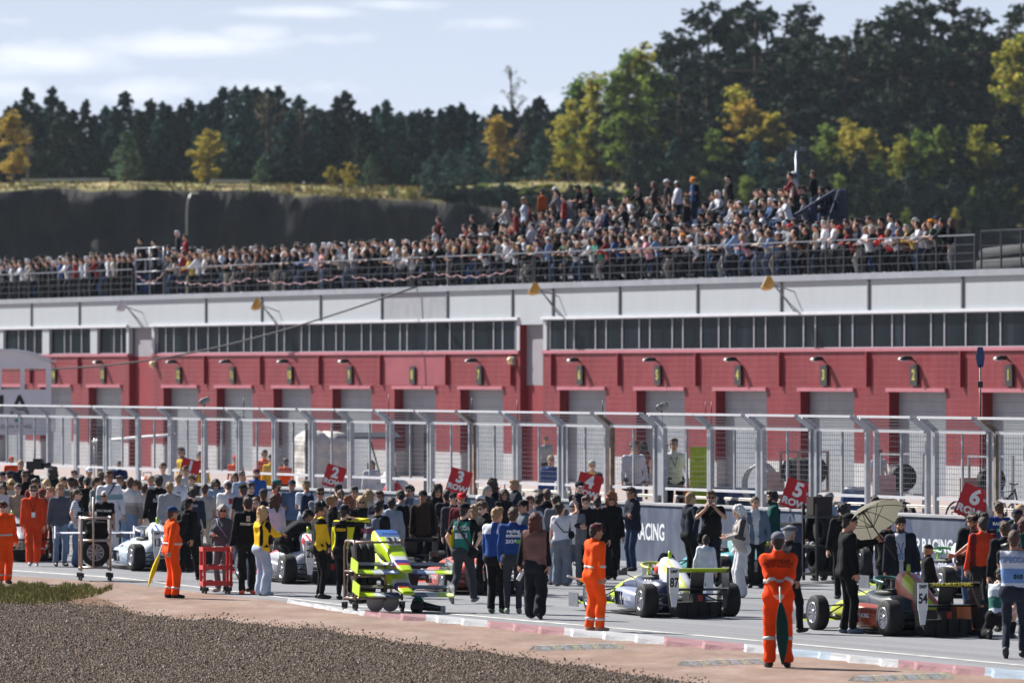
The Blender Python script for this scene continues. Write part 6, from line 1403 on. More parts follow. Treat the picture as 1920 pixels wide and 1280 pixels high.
def formula_car(px, fy, ang, label, main, nose, cover, pod, wing, halo, num=None, text=None, helmet=None, wheels='all', accent=None, wtext=None, canopy=None):
    """px, fy: foot of the rear left tyre; ang: heading left of straight away"""
    g = gpt(px, fy); rot = RZ(R(ang))
    root = thing('formula_car', label, 'race car', T(*g) @ rot @ T(.75, 1.37, 0), 'single-seater race cars on the grid')
    pm, pn, pc, pp, pw_ = paint(main), paint(nose), paint(cover), paint(pod), paint(wing)
    pa = paint(accent or nose)
    # chassis: nose to cockpit
    k = MB()
    S1 = [sec(2.42, .09, .20, .30), sec(2.30, .13, .18, .36), sec(1.9, .17, .18, .47), sec(1.45, .21, .16, .56), sec(1.0, .25, .12, .63), sec(.62, .30, .08, .66), sec(.30, .36, .06, .62), sec(-.05, .38, .06, .60), sec(-.5, .37, .06, .62), sec(-.9, .30, .08, .55)]
    k.loft(S1, mif=lambda i, j: 1 if i < 3 else (2 if j in (2, 3, 4, 5) and i in (3, 4) else 0)).build('chassis', [pm, pn, pa], root)
    k = MB(); k.loft([sec(.55, .16, .55, .665, .8), sec(.3, .24, .55, .68, .8), sec(-.1, .25, .55, .70, .8), sec(-.32, .17, .55, .72, .8)]); k.build('cockpit', tray, root)
    # engine cover, high behind the driver and falling to the tail
    k = MB()
    S2 = [sec(-.22, .13, .55, .93, .6), sec(-.32, .15, .5, .985, .6), sec(-.55, .17, .4, .95, .6), sec(-.9, .16, .3, .80, .62), sec(-1.25, .13, .25, .62, .65), sec(-1.62, .09, .24, .44, .7)]
    k.loft(S2, mif=lambda i, j: 1 if (j in (4, 5, 6) and i > 1 and accent) else 0).build('engine_cover', [pc, pa], root)
    k = MB(); k.loft([sec(-.215, .09, .83, .93, .7), sec(-.20, .075, .845, .915, .7)]); k.build('air_intake', tray, root)
    k = MB(); k.tube([(0, -.45, .95), (0, -.45, 1.09)], [.035, .025], 10); k.build('camera_pod', paint((176, 214, 40)), root)
    for q in (-1, 1):
        k = MB(); k.loft([sec(.42, .10, .20, .40, .5, cx=q * .46), sec(.34, .20, .12, .47, .45, cx=q * .52), sec(-.1, .22, .10, .46, .5, cx=q * .53), sec(-.5, .19, .10, .40, .5, cx=q * .49), sec(-.95, .10, .10, .28, .5, cx=q * .40)], mif=lambda i, j: 1 if (i in (1,) and j in (9, 10, 11, 12)) else 0)
        sp = k.build('sidepod', [pp, pa], root)
        k = MB()
        for i in range(4): k.bar((q * (.735), .18 - i * .11, .18), (q * .735, .24 - i * .11, .40), .012, .05)
        k.build('louvres', tray, sp); lettering('SMP RACING', .10, paint((230, 230, 232)), sp, T(q * .748, -.30, .29) @ face((0, q, 0), (0, 0, 1), (q, 0, 0)), .003)
        k = MB(); k.box((q * .52, .52, .70), (.16, .06, .09)).bar((q * .3, .5, .6), (q * .46, .52, .68), .015); k.build('mirror', carb, root)
        # rear suspension and front suspension
        k = MB()
        for (a, b) in (((q * .14, -1.15, .20), (q * .66, -1.37, .20)), ((q * .14, -1.55, .20), (q * .66, -1.37, .20)), ((q * .13, -1.2, .38), (q * .66, -1.37, .38)), ((q * .13, -1.5, .38), (q * .66, -1.37, .38)), ((q * .12, -1.3, .45), (q * .66, -1.36, .22)), ((q * .1, -1.37, .28), (q * .7, -1.37, .28)),
                       ((q * .2, 1.15, .18), (q * .68, 1.38, .20)), ((q * .17, 1.6, .18), (q * .68, 1.38, .20)), ((q * .2, 1.15, .42), (q * .68, 1.38, .38)), ((q * .17, 1.6, .40), (q * .68, 1.38, .38)), ((q * .2, 1.3, .48), (q * .68, 1.38, .2))):
            if a[1] > 1.1 and k.v and k.v[0][1] < 0: k.build('suspension', carb, root); k = MB()
            k.tube([a, b], .013, 6)
        k.build('suspension', carb, root)
        for ky, y, x, key in (('r', -1.37, .73, 'r'), ('f', 1.38, .76, 'f')):
            wz = .285 if key == 'r' else .28
            w = link('wheel', TY[key], root, T(q * x, y, wz)); link('rim', RM[(key, q)], w)
    k = MB(); k.box((0, -.35, .045), (1.30, 2.2, .03)).box((0, -.35, .03), (.5, 3.6, .03)); k.build('floor', tray, root)
    k = MB(); k.box((0, -1.75, .16), (.80, .35, .22)).box((0, -1.6, .32), (.22, .7, .18))
    for x in (-.38, -.2, 0, .2, .38): k.box((x, -1.86, .14), (.012, .25, .24))
    k.build('diffuser', tray, root)
    k = MB(); k.box((0, -1.97, .34), (.08, .04, .10)); k.build('rain_light', mat('lamp_red', lin((150, 20, 22)), .3), root)
    # halo
    k = MB(); k.tube([(0, .72, .60), (0, .60, .80), (0, .55, .86)], .028, 8); pts = [(.24 * math.sin(a) * 1.15, .10 + .46 * math.cos(a), .86 - .10 * (1 - math.cos(a)) * .5) for a in np.linspace(-2.15, 2.15, 19)]
    k.tube(pts, .026, 8); k.build('halo', paint(halo), root)
    # wings
    def foil(y, z, w, c, t, rot_=0): return [[Vector((x, y + c * a * math.cos(rot_) - t * b * math.sin(rot_), z + c * a * math.sin(rot_) + t * b * math.cos(rot_))) for a, b in ((-.5, 0), (-.2, .5), (.25, .6), (.5, .1), (.25, -.4), (-.2, -.3))] for x in (-w / 2, w / 2)]
    rw = MB().loft(foil(-1.93, .80, .98, .26, .05, R(-16)), smooth=False); rwo = rw.build('rear_wing', [pw_], root)
    MB().loft(foil(-1.83, .48, .98, .22, .04, R(-8)), smooth=False).build('beam_wing', carb, root)
    MB().bar((-.06, -1.75, .3), (-.06, -1.88, .78), .02, .12).bar((.06, -1.75, .3), (.06, -1.88, .78), .02, .12).build('wing_support', carb, root)
    for q in (-1, 1):
        ep = MB().prism([(-2.08, .86), (-1.72, .86), (-1.70, .60), (-1.80, .16), (-1.92, .16), (-2.06, .50)], q * .49 - .007, q * .49 + .007, Matrix(((0, 0, 1, 0), (1, 0, 0, 0), (0, 1, 0, 0), (0, 0, 0, 1)))).build('end_plate', carb, root)
        if q < 0 and num:
            # the number hangs square to the rear on the left end plate
            number_board(k, num, ep, T(-.50, -2.09, .64))
            MB().prism([(-.075, .43), (.075, .43), (.04, .2), (-.04, .2)], 0, .012, T(-.50, -2.08, 0) @ face((1, 0, 0), (0, 0, 1), (0, -1, 0))).build('end_plate_tip', paint((222, 222, 222)), ep)
    k = MB(); k.loft(foil(2.30, .14, 1.62, .34, .04, R(6)), smooth=False); k.build('front_wing', [pn], root)
    k = MB(); k.loft(foil(2.08, .20, 1.55, .20, .03, R(24)), smooth=False); k.build('wing_flap', carb, root)
    for q in (-1, 1): MB().box((q * .82, 2.25, .19), (.014, .50, .24)).build('end_plate', mat('plate_grey', lin((120, 124, 130)), .4, .3), root)
    MB().bar((-.07, 2.25, .15), (-.07, 2.25, .26), .02, .2).bar((.07, 2.25, .15), (.07, 2.25, .26), .02, .2).build('wing_pylon', carb, root)
    if helmet:
        linkm('helmet', cached(('hat', 'helmet', False), lambda: hair_mesh('helmet', .012), 'helmet', 2), [paint(helmet), LENS], root, T(0, -.02, .74))
    if text:
        for q in (-1, 1):
            nrm_ = Vector((q, 0, .02)).normalized()
            tm_ = lettering(text, .20, paint((232, 234, 238)), root, Matrix.Translation((q * .385, -.42, .52)) @ face((0, -q * -1, 0) if q > 0 else (0, -1, 0), (0, 0, 1), (q, 0, 0)), .004, 0, .004, 'lettering')
    if wtext:
        lettering(wtext, .075, paint((226, 214, 60)), root, T(0, -2.075, .815) @ face((1, 0, 0), (0, 0, 1), (0, -1, 0)), .003, 0, .002, 'lettering')
    if canopy:
        s = Sdf((-.5, -.6, .4), (.5, .9, 1.05), .025); s.ell((0, .15, .66), (.36, .62, .24), .05); s.cap((0, -.3, .8), (0, .3, .8), .16, .12, .08); s.cut((0, 0, .55), (0, 0, -1)); s.folds(.014, 4); V_, Q_ = s.verts()
        link('cockpit_cover', np_mesh('cockpit_cover', V_, Q_, cloth(canopy), None, True), root)
    return root
WH, LIME, DB, RD_ = (226, 228, 234), (196, 226, 36), (44, 52, 84), (196, 40, 46)
formula_car(1211, 1157, 18, 'white and navy single-seater with lime trim and number 87 on its rear wing', DB, LIME, WH, (150, 158, 184), LIME, (196, 206, 90), '87', 'ОЗС', (236, 70, 50), accent=(222, 232, 120))
formula_car(1667, 1192, 21, 'dark green and orange single-seater with number 54 nearest the camera at the right', (24, 36, 40), (186, 196, 50), (200, 84, 40), (166, 66, 34), (30, 34, 36), (40, 96, 92), '54', None, None, accent=(196, 216, 40), wtext='ТРАНСМЕХСЕРВИС')
formula_car(1772, 1120, 20, 'white and blue single-seater with number 31 and lime wing beyond car 54', DB, LIME, WH, (60, 90, 160), LIME, (120, 180, 120), '31', 'ОЗС', accent=(190, 220, 50))
formula_car(1352, 1096, 21, 'teal single-seater partly hidden by the white-haired woman', (70, 150, 160), (90, 170, 176), (150, 200, 200), (60, 140, 150), LIME, (30, 40, 44), '30', None)
formula_car(838, 1114, 15, 'orange-red single-seater with white striped engine cover by the green-vested photographer', (214, 84, 70), (226, 90, 40), (226, 222, 224), (222, 110, 100), (36, 36, 40), (40, 40, 44), None, None, accent=(226, 100, 60))
formula_car(537, 1094, 20, 'red and white single-seater with number 21 and a black cover over its cockpit', (196, 196, 200), (212, 50, 60), (226, 224, 226), (150, 152, 158), (40, 40, 44), (30, 30, 32), '21', None, None, accent=(206, 44, 56), canopy=(16, 16, 18))
formula_car(254, 1070, 20, 'white single-seater with blue and red stripes left of the blue-capped marshal', (222, 226, 232), (214, 220, 230), (230, 230, 234), (186, 200, 220), (220, 222, 228), (200, 204, 210), '13', None, (226, 228, 232), accent=(50, 90, 160))
formula_car(-18, 1052, 20, 'dark single-seater at the left edge behind the coverall men with a yellow-banded helmet', (30, 30, 34), (40, 40, 46), (196, 198, 204), (28, 28, 32), (24, 24, 26), (30, 30, 32), None, None, (214, 200, 60))
formula_car(690, 1086, 19, 'dark single-seater hidden among the crowd right of the black and yellow crew', (50, 52, 60), (200, 200, 206), (120, 124, 132), (40, 42, 50), (30, 30, 34), (30, 30, 34))

# ------------------------------------------------------------------ trolleys, tools, flags
tubem = mat('trolley_steel', lin((150, 132, 124)), .35, .7, .15, 8); cast = mat('caster_grey', lin((70, 70, 74)), .6)
def caster(parent, x, y, r=.07):
    w = MB(); w.lathe([(0, -.02), (r, -.02), (r, .02), (0, .02)], 16, T(x, y, r), axis='X'); w.bar((x - .03, y, r), (x - .03, y, r * 2.3), .012, .05).bar((x + .03, y, r), (x + .03, y, r * 2.3), .012, .05).box((x, y, r * 2.3), (.09, .08, .02)); w.build('caster', cast, parent)
def spare_tyre(x, y, z, w=.24, r=.285, rim=True, M=None, ax='X', label='spare tyre', grp=None):
    o = link('racing_slick', TY['r'], None, (M or Matrix()) @ T(x, y, z) @ (Matrix.Diagonal((w / .255, 1, 1, 1))))
    tag(o, label, 'tyre', grp)
    if rim: link('rim', RM[('r', 1)], o)
    return o
def nose_cone(M, num, label, cols, z):
    n = thing('nose_cone', label, 'nose cone', M, 'spare nose cones on the trolley')
    G = [paint(c) for c in cols]
    k = MB(); k.loft([sec(-.62, .24, -.02, .34, .4), sec(-.35, .22, -.04, .28, .4), sec(.0, .19, -.07, .18, .42), sec(.30, .16, -.09, .08, .45), sec(.42, .15, -.10, .04, .5), sec(.52, .14, -.10, .01, .55), sec(.60, .13, -.10, -.01, .6), sec(.80, .11, -.10, -.04, .7), sec(.86, .05, -.09, -.06, .8)], mif=lambda i, j: (1 if j in (2, 3, 4, 5) else 0) if i == 0 else (0 if i < 3 else [2, 3, 4][i - 3] if i < 6 else 0))
    k.build('nose', [G[0], paint((44, 84, 150)), paint((226, 228, 232)), paint((50, 60, 140)), paint((200, 50, 50))], n)
    a = math.atan2(.30, .62); up = Vector((0, math.sin(a), math.cos(a))); al = Vector((0, -math.cos(a), math.sin(a)))
    Mb = Matrix.Translation(Vector((0, -.10, .235))) @ face((1, 0, 0), al, up)
    Mb = Mb @ RZ(0) if False else Matrix.Translation(Vector((0, -.12, .245))) @ face((-1, 0, 0), al, up)
    MB().box((0, 0, .004), (.25, .24, .008), Mb).build('number_panel', paint((228, 230, 230)), n)
    lettering(num, .23, MATS['number_black'], n, Mb @ T(0, 0, .012), .002, 0, .005, 'number', sx=.85)
    lettering('SMP RACING', .05, MATS['number_black'], n, Mb @ T(0, .20, .006), .002)
    k = MB(); fw = lambda x0, x1, m: k.loft([[Vector((x, .58 + a_ * .30, -.14 + b_ * .05)) for a_, b_ in ((-.5, .3), (-.1, .6), (.4, .2), (.5, -.1), (-.3, -.3))] for x in (x0, x1)], mi=m, smooth=False)
    for q in (-1, 1): fw(q * .10, q * .38, 2); fw(q * .38, q * .56, 1); fw(q * .56, q * .84, 0)
    k.build('front_wing', [G[0], paint((206, 210, 216)), paint((64, 78, 120))], n)
    k = MB()
    for q in (-1, 1): k.loft([[Vector((x, .40 + a_ * .18, -.05 + b_ * .04)) for a_, b_ in ((-.5, .5), (.4, .1), (.5, -.2), (-.4, .2))] for x in (q * .16, q * .82)], smooth=False)
    k.build('wing_flap', carb, n)
    for q in (-1, 1): MB().box((q * .85, .5, -.05), (.014, .42, .20)).build('end_plate', G[0] if q > 0 else MATS['plate_grey'], n)
    return n
# the trolley with two noses, front centre: local +y towards the camera after a half turn
g = gpt(700, 1146); MT = T(*g) @ RZ(R(180 + 22))
tr = thing('tyre_trolley', 'tubular steel trolley on casters loaded with tyres and two lime nose cones', 'trolley', MT)
k = MB(); w_, d_, hgt = .86, .52, 1.22
for x in (-w_ / 2, w_ / 2): k.tube([(x, -d_ / 2, .2), (x, -d_ / 2, hgt - .1), (x, -d_ / 2 + .08, hgt), (x, d_ / 2 - .08, hgt), (x, d_ / 2, hgt - .1), (x, d_ / 2, .2)], .024, 8)
for z in (.24, .62, 1.2):
    for y in (-d_ / 2, d_ / 2): k.tube([(-w_ / 2, y, z), (w_ / 2, y, z)], .02, 8)
for x in (-w_ / 2, w_ / 2):
    for z in (.24, .7): k.tube([(x, -d_ / 2, z), (x, d_ / 2, z)], .02, 8)
k.tube([(-.12, d_ / 2, .2), (-.12, d_ / 2, 1.1)], .022, 8)
k.build('frame', tubem, tr)
for x in (-w_ / 2, w_ / 2):
    for y in (-d_ / 2, d_ / 2): caster(tr, x, y)
for q in (-.22, .05):
    m_ = MB().lathe([(0, -.03), (.155, -.03), (.165, 0), (.155, .03), (0, .03)], 24, T(q, d_ / 2 - .02, .17), axis='Y'); m_.build('transport_wheel', mat('grey_disc', lin((186, 184, 184)), .6), tr)
for z, n_, nm in ((.92, 3, 'upper'), (.42, 3, 'lower')):
    for i in range(n_): spare_tyre(.34 - i * .13, -.04, z, .13, label='%s black tyre of the %s row on the nose-cone trolley' % (['outermost', 'middle', 'innermost'][i], nm), rim=i == 2, M=MT @ RZ(R(-8)), grp='tyres on the nose-cone trolley')
nose_cone(MT @ T(-.28, .26, .95) @ Matrix.Rotation(R(-11), 4, 'X') @ RZ(R(-4)), '31', 'lime nose cone numbered 31 with front wing, upper one on the trolley', [LIME], 0)
nose_cone(MT @ T(-.31, .26, .56) @ Matrix.Rotation(R(-11), 4, 'X') @ RZ(R(-4)), '87', 'lime nose cone numbered 87 with front wing, lower one on the trolley', [LIME], 0)
# left trolley with one wheel, a black bag and a white wing
g = gpt(178, 1088); MT2 = T(*g) @ RZ(R(180 + 8))
tr = thing('wheel_trolley', 'tall pale steel trolley holding one wheel and a black bag at the left', 'trolley', MT2)
k = MB(); w_, d_, hgt = .58, .5, 1.26
for x in (-w_ / 2, w_ / 2):
    k.tube([(x, -d_ / 2, .2), (x, -d_ / 2, hgt - .05), (x, -d_ / 2 + .06, hgt), (x, d_ / 2 - .06, hgt), (x, d_ / 2, hgt - .05), (x, d_ / 2, .2)], .024, 8)
    for z in (.26, .80): k.tube([(x, -d_ / 2, z), (x, d_ / 2, z)], .02, 8)
for z in (.26, .80, 1.24):
    for y in (-d_ / 2, d_ / 2): k.tube([(-w_ / 2, y, z), (w_ / 2, y, z)], .02, 8)
k.tube([(.05, d_ / 2, .26), (.05, d_ / 2, 1.66)], .02, 8); k.box((0, 0, .80), (w_, .3, .05)); k.build('frame', mat('pale_steel', lin((190, 176, 166)), .35, .6, .1, 6), tr)
for x in (-w_ / 2, w_ / 2):
    for y in (-d_ / 2, d_ / 2): caster(tr, x, y, .065)
tyo = link('racing_slick', TY['r'], None, MT2 @ T(-.02, -.02, .56) @ RZ(R(82))); tag(tyo, 'wheel with silver spoked rim resting in the left trolley', 'wheel'); link('rim', RM[('r', 1)], tyo)
s = Sdf((-.3, -.3, .7), (.3, .3, 1.3), .02); s.cap((-.12, 0, 1.1), (.12, 0, 1.1), .10, .10, .05).cap((-.12, 0, .95), (.12, 0, .95), .12, .12, .05).folds(.006, 2); V_, Q_ = s.verts()
o = link('black_bag', np_mesh('black_bag', V_, Q_, cloth((16, 16, 18)), None, True), None, MT2 @ T(-.03, .05, -.02)); tag(o, 'soft black bag hung in the top of the left trolley', 'bag')
nw = thing('spare_wing', 'white front wing with thin end plates lying across the left trolley', 'wing', MT2 @ T(0, -.1, .94))
MB().loft([[Vector((x, a_ * .30, b_ * .04)) for a_, b_ in ((-.5, .3), (-.1, .6), (.4, .2), (.5, -.1), (-.3, -.3))] for x in (-.78, .78)], smooth=False).build('wing_plane', paint((222, 220, 226)), nw)
for q in (-1, 1): MB().box((q * .785, 0, .02), (.014, .36, .24)).build('end_plate', paint((226, 226, 230)), nw)
# red tool cart
g = gpt(405, 1112); M_ = T(*g) @ RZ(R(12))
tr = thing('tool_cart', 'red three-shelf tool cart on casters beside the woman in charcoal', 'cart', M_)
redp = paint((206, 34, 32)); k = MB()
for x in (-.25, .25):
    for y in (-.2, .2): k.box((x, y, .48), (.05, .04, .70))
k.build('frame', redp, tr)
for z in (.16, .46, .80):
    k = MB(); k.box((0, 0, z), (.55, .44, .02))
    for y in (-.22, .22): k.box((0, y, z + .03), (.55, .015, .08))
    for x in (-.275, .275): k.box((x, 0, z + .03), (.015, .44, .08))
    k.build('shelf', redp, tr)
for x in (-.22, .22):
    for y in (-.17, .17): caster(tr, x, y, .05)
for (x, y, z, sz_, c, nm, lab) in ((-.1, -.05, .50, (.16, .10, .07), (60, 60, 64), 'tool_box', 'small dark box on the middle shelf of the red cart'), (.12, 0, .50, (.12, .14, .05), (200, 200, 200), 'cloth_bundle', 'pale cloth on the middle shelf of the red cart'), (-.12, .02, .2, (.14, .12, .08), (150, 40, 36), 'tool_case', 'red case on the bottom shelf of the red cart'), (.05, 0, .845, (.2, .16, .04), (196, 190, 186), 'tray', 'pale tray on the top of the red cart')):
    tag(MB().box((x, y, z), sz_, None).box((x, y, z + sz_[2] / 2 + .008), (sz_[0] * .8, sz_[1] * .7, .012)).build(nm, mat('bit_%d%d%d' % c, lin(c), .6), None, M_), lab, 'tool')
# leaf blower
g = gpt(795, 1148); bw = thing('leaf_blower', 'green and black leaf blower lying on the asphalt beside the nose-cone trolley', 'leaf blower', T(*g) @ RZ(R(-14)))
s = Sdf((-.3, -.25, -.02), (.1, .25, .4), .012); s.ell((-.10, 0, .13), (.12, .10, .13)).cap((-.12, 0, .2), (-.1, 0, .26), .08, .06, .04); V_, Q_ = s.verts(); link('motor_housing', np_mesh('motor_housing', V_, Q_, paint((20, 110, 70)), None, True), bw)
MB().tube([(-.06, 0, .12), (.08, 0, .10), (.22, 0, .08), (.32, 0, .07)], [.075, .07, .055, .05], 12).lathe([(.0, -.04), (.11, -.04), (.12, 0), (.11, .04), (0, .04)], 16, T(-.10, -.09, .10), axis='Y').build('blower_tube', HSB, bw)
MB().tube([(-.16, 0, .26), (-.12, 0, .33), (-.02, 0, .33), (.0, 0, .26)], .02, 8).build('handle', HSB, bw); MB().lathe([(0, .30), (.05, .30), (.06, .37), (0, .37)], 10, T(0, 0, .07), axis='X').build('nozzle', mat('nozzle_grey', lin((190, 190, 190)), .5), bw)
# orange starter box with green wheels
g = gpt(1812, 1190); M_ = T(*g) @ RZ(R(15)); sb = thing('starter_box', 'orange wheeled starter box with green wheels behind car 54', 'starter box', M_)
MB().box((0, 0, .26), (.42, .30, .34)).box((0, 0, .45), (.46, .34, .05)).build('box', paint((222, 120, 44)), sb)
for q in (-1, 1): MB().lathe([(.03, -.03), (.11, -.03), (.12, 0), (.11, .03), (.03, .03)], 18, T(q * .27, 0, .12), axis='X').build('wheel', paint((110, 190, 50)), sb)
MB().tube([(-.18, .12, .45), (-.18, .2, .85), (.18, .2, .85), (.18, .12, .45)], .014, 6).build('handle', HSB, sb)
# umbrella in the gloved hand
hp = umb_.matrix_world @ Vector(uJ['wl']) if True else None
bpy.context.view_layer.update(); hp = umb_.matrix_world @ Vector(uJ['wl'] + uJ['Hl'] @ V3(0, .03, .08))
top = at(1617, 957, hp.y + .24); ax = (top - hp).normalized()
um = thing('umbrella', 'large open beige umbrella with black ribs held over car 54', 'umbrella', Matrix.Translation(hp) @ ax.to_track_quat('Z', 'Y').to_matrix().to_4x4())
Lp = (top - hp).length; k = MB(); k.tube([(0, 0, -.45), (0, 0, Lp)], .012, 8); k.build('pole', HSB, um)
k = MB(); nseg = 8; ring = 6; V_ = [(0, 0, Lp)]
for j in range(1, ring + 1):
    f = j / ring
    for i in range(nseg * 4):
        a = 2 * math.pi * i / (nseg * 4); sc_ = 1 - .07 * (1 - abs(math.cos(a * nseg / 2))) * f
        V_.append((.60 * f * math.cos(a) * sc_, .60 * f * math.sin(a) * sc_, Lp - .26 * f ** 1.9 + .03 * (1 - abs(math.cos(a * nseg / 2))) * f))
n4 = nseg * 4; fs = [(0, 1 + i, 1 + (i + 1) % n4) for i in range(n4)]
for j in range(ring - 1): fs += [(1 + j * n4 + i, 1 + j * n4 + (i + 1) % n4, 1 + (j + 1) * n4 + (i + 1) % n4, 1 + (j + 1) * n4 + i) for i in range(n4)]
def _umb(x):
    tr_ = x.n.new('ShaderNodeBsdfTranslucent'); tr_.inputs[0].default_value = (*lin((150, 147, 132)), 1); mx_ = x.n.new('ShaderNodeMixShader'); mx_.inputs[0].default_value = .28
    x.l.new(x.b.outputs[0], mx_.inputs[1]); x.l.new(tr_.outputs[0], mx_.inputs[2]); x.l.new(mx_.outputs[0], x.n['Material Output'].inputs[0]); x.b.inputs['Base Color'].default_value = (*lin((132, 129, 116)), 1)
k._add(V_, fs, 0, True); k.build('canopy', special('umbrella_cloth', _umb), um)
k = MB()
for i in range(nseg):
    a = 2 * math.pi * i / nseg; k.tube([(.60 * f * math.cos(a), .60 * f * math.sin(a), Lp - .26 * f ** 1.9 - .012) for f in np.linspace(.02, 1, 7)], .006, 5); k.tube([(0, 0, Lp - .34), (.33 * math.cos(a), .33 * math.sin(a), Lp - .26 * .54 ** 1.9 - .012)], .005, 5)
k.build('ribs', HSB, um)
# flags and baton
def furled(name, label, a, b, r0, colr, tip=.012):
    a, b = Vector(a), Vector(b); M0 = Matrix.Translation(a) @ (b - a).to_track_quat('Z', 'Y').to_matrix().to_4x4(); L_ = (b - a).length
    f = thing(name, label, 'flag', M0)
    MB().tube([(0, 0, -.12), (0, 0, L_ * .96)], .012, 8).build('stick', mat('stick_white', lin((214, 210, 200)), .5), f)
    n_ = 14; secs = []
    for t_, r_ in ((.10, .02), (.2, r0 * .6), (.38, r0), (.6, r0 * 1.05), (.8, r0 * .7), (.95, r0 * .3), (1.0, tip)):
        secs.append([Vector((r_ * (1 + .25 * math.sin(3 * 6.283 * j / n_)) * math.cos(6.283 * j / n_), r_ * .7 * (1 + .25 * math.cos(2 * 6.283 * j / n_)) * math.sin(6.283 * j / n_), L_ * t_)) for j in range(n_)])
    MB().loft(secs).build('cloth', cloth(colr), f)
bpy.context.view_layer.update()
pa = mar1.matrix_world @ Vector(mJ1['wl'] + V3(.05, -.07, -.03)); furled('green_flag', 'furled dark green flag held behind the back of the nearest marshal', pa, Vector((pa.x + .03, pa.y - .05, .06)), .085, (16, 62, 56))
mm = [o for o in COL.objects if o.get('label', '').startswith('stout marshal')][0]; g0 = mm.matrix_world.translation
furled('yellow_flag', 'furled yellow flag hanging from the hand of the blue-capped marshal', Vector((g0.x - .18, g0.y - .22, .86)), Vector((g0.x - .40, g0.y - .25, .22)), .075, (240, 204, 30))
g0 = mar2.matrix_world @ Vector(mJ2['wl'] + mJ2['Hl'] @ V3(0, .03, .08)); db = g0.y
bt = thing('signal_baton', 'white and yellow furled signal baton in the hand of the maroon-capped marshal', 'baton', Matrix.Translation(g0))
e1 = at(1064, 1079, db - .25) - g0; e0 = at(1116, 1094, db + .1) - g0
MB().tube([e0, e1], .016, 10).build('stick', mat('stick_white', lin((214, 210, 200)), .5), bt); MB().tube([e0.lerp(e1, .02), e0.lerp(e1, .25), e0.lerp(e1, .5), e0.lerp(e1, .55)], [.03, .036, .03, .018], 10).build('wrap', cloth((244, 196, 40)), bt)
# boards with the row numbers, each on a pole behind the wall
rowr = mat('row_red', lin((196, 26, 34)), .5); roww = mat('row_white', lin((232, 232, 232)), .5)
for n_, (px, py, tilt, sz_) in enumerate(((356, 880, -14, .50), (627, 893, -16, .50), (861, 902, -17, .52), (1104, 912, -14, .54), (1494, 928, -20, .58), (1825, 942, -22, .60)), 1):
    o_ = -.12 if n_ > 4 else .1
    p = WL.P(WL.t(px, o_), o_); z = CAMH + (HOR - py) * p.y / F
    Mr = T(p.x, p.y, z) @ Matrix.Rotation(R(-tilt), 4, 'Y') @ RZ(R(-14))
    b = thing('row_board', 'square red sign reading %d ROW, tilted above the pit wall' % n_, 'sign', Mr, 'grid row boards')
    MB().box((0, 0, 0), (sz_, .02, sz_ * 1.06)).build('board', rowr, b); MB().tube([(0, .03, -sz_ * 1.2), (0, .03, sz_ * .4)], .014, 6).build('pole', galv, b)
    FR = face((1, 0, 0), (0, 0, 1), (0, -1, 0))
    lettering(str(n_), sz_ * .70, roww, b, T(0, -.016, sz_ * .17) @ FR, .002, 0, .016, 'number'); lettering('ROW', sz_ * .33, roww, b, T(0, -.016, -sz_ * .30) @ FR, .002, 0, .009, 'lettering', sx=1.12)
# ramp strips on the verge
for (xa, ya, xb, yb_, w) in ((1006, 1219, 1158, 1214, 'farthest'), (1284, 1248, 1436, 1243, 'middle, beside the green-flag marshal'), (1606, 1277, 1775, 1271, 'nearest, cut by the lower picture edge')):
    pa, pb = gpt(xa, ya), gpt(xb, yb_); L_ = (pb - pa).length; an_ = math.atan2((pb - pa).y, (pb - pa).x)
    r_ = thing('cable_ramp', 'grey and yellow rubber ramp strip on the verge, ' + w, 'ramp', T(*pa.lerp(pb, .5)) @ RZ(an_), 'ramp strips on the verge')
    k = MB(); nb = 8
    for i in range(nb):
        x0, x1 = -L_ / 2 + L_ * i / nb, -L_ / 2 + L_ * (i + .9) / nb
        k._add([(x0, -.2, .006), (x1, -.2, .006), (x1, -.05, .075), (x0, -.05, .075), (x0, .05, .075), (x1, .05, .075), (x0, .2, .006), (x1, .2, .006)], [(0, 1, 2, 3), (3, 2, 5, 4), (4, 5, 7, 6), (0, 3, 4, 6), (1, 7, 5, 2)], i % 2)
    k.build('segments', [mat('ramp_grey', lin((158, 158, 158)), .9, 0, .3, 12, .6, 40), mat('ramp_yellow', lin((168, 162, 144)), .9, 0, .3, 12, .6, 40)], r_)
# blue tool cabinet and the tyre rack under the umbrella
g = WL.P(WL.t(1495, .9), .9); M_ = T(g.x, g.y, 0) @ RZ(TH); tc_ = thing('tool_cabinet', 'dark blue tool cabinet with drawers against the pit wall', 'cabinet', M_)
MB().box((0, 0, .56), (.62, .9, .86)).build('body', paint((34, 48, 84)), tc_); MB().box((0, 0, 1.03), (.70, 1.0, .06)).build('top', HSB, tc_)
for i in range(5):
    dr = MB().box((-.32, 0, .26 + i * .155), (.02, .82, .13)).build('drawer', mat('drawer_grey', lin((120, 140, 170)), .4, .3), tc_); MB().box((-.34, 0, .30 + i * .155), (.02, .6, .02)).build('handle', galv, dr)
for x in (-.24, .24):
    for y in (-.36, .36): caster(tc_, x, y, .055)
g = gpt(1562, 1090); M_ = T(*g) @ RZ(TH); rk = thing('tyre_rack', 'black steel tyre rack with tyres and a tool case on top by the pit wall', 'rack', M_)
k = MB()
for x in (-.5, .5):
    for y in (-.3, .3): k.box((x, y, .78), (.05, .05, 1.5))
for z in (.16, .70, 1.28): k.box((0, -.3, z), (1.0, .05, .05)).box((0, .3, z), (1.0, .05, .05)).box((-.5, 0, z), (.05, .6, .05)).box((.5, 0, z), (.05, .6, .05))
k.build('frame', carb, rk)
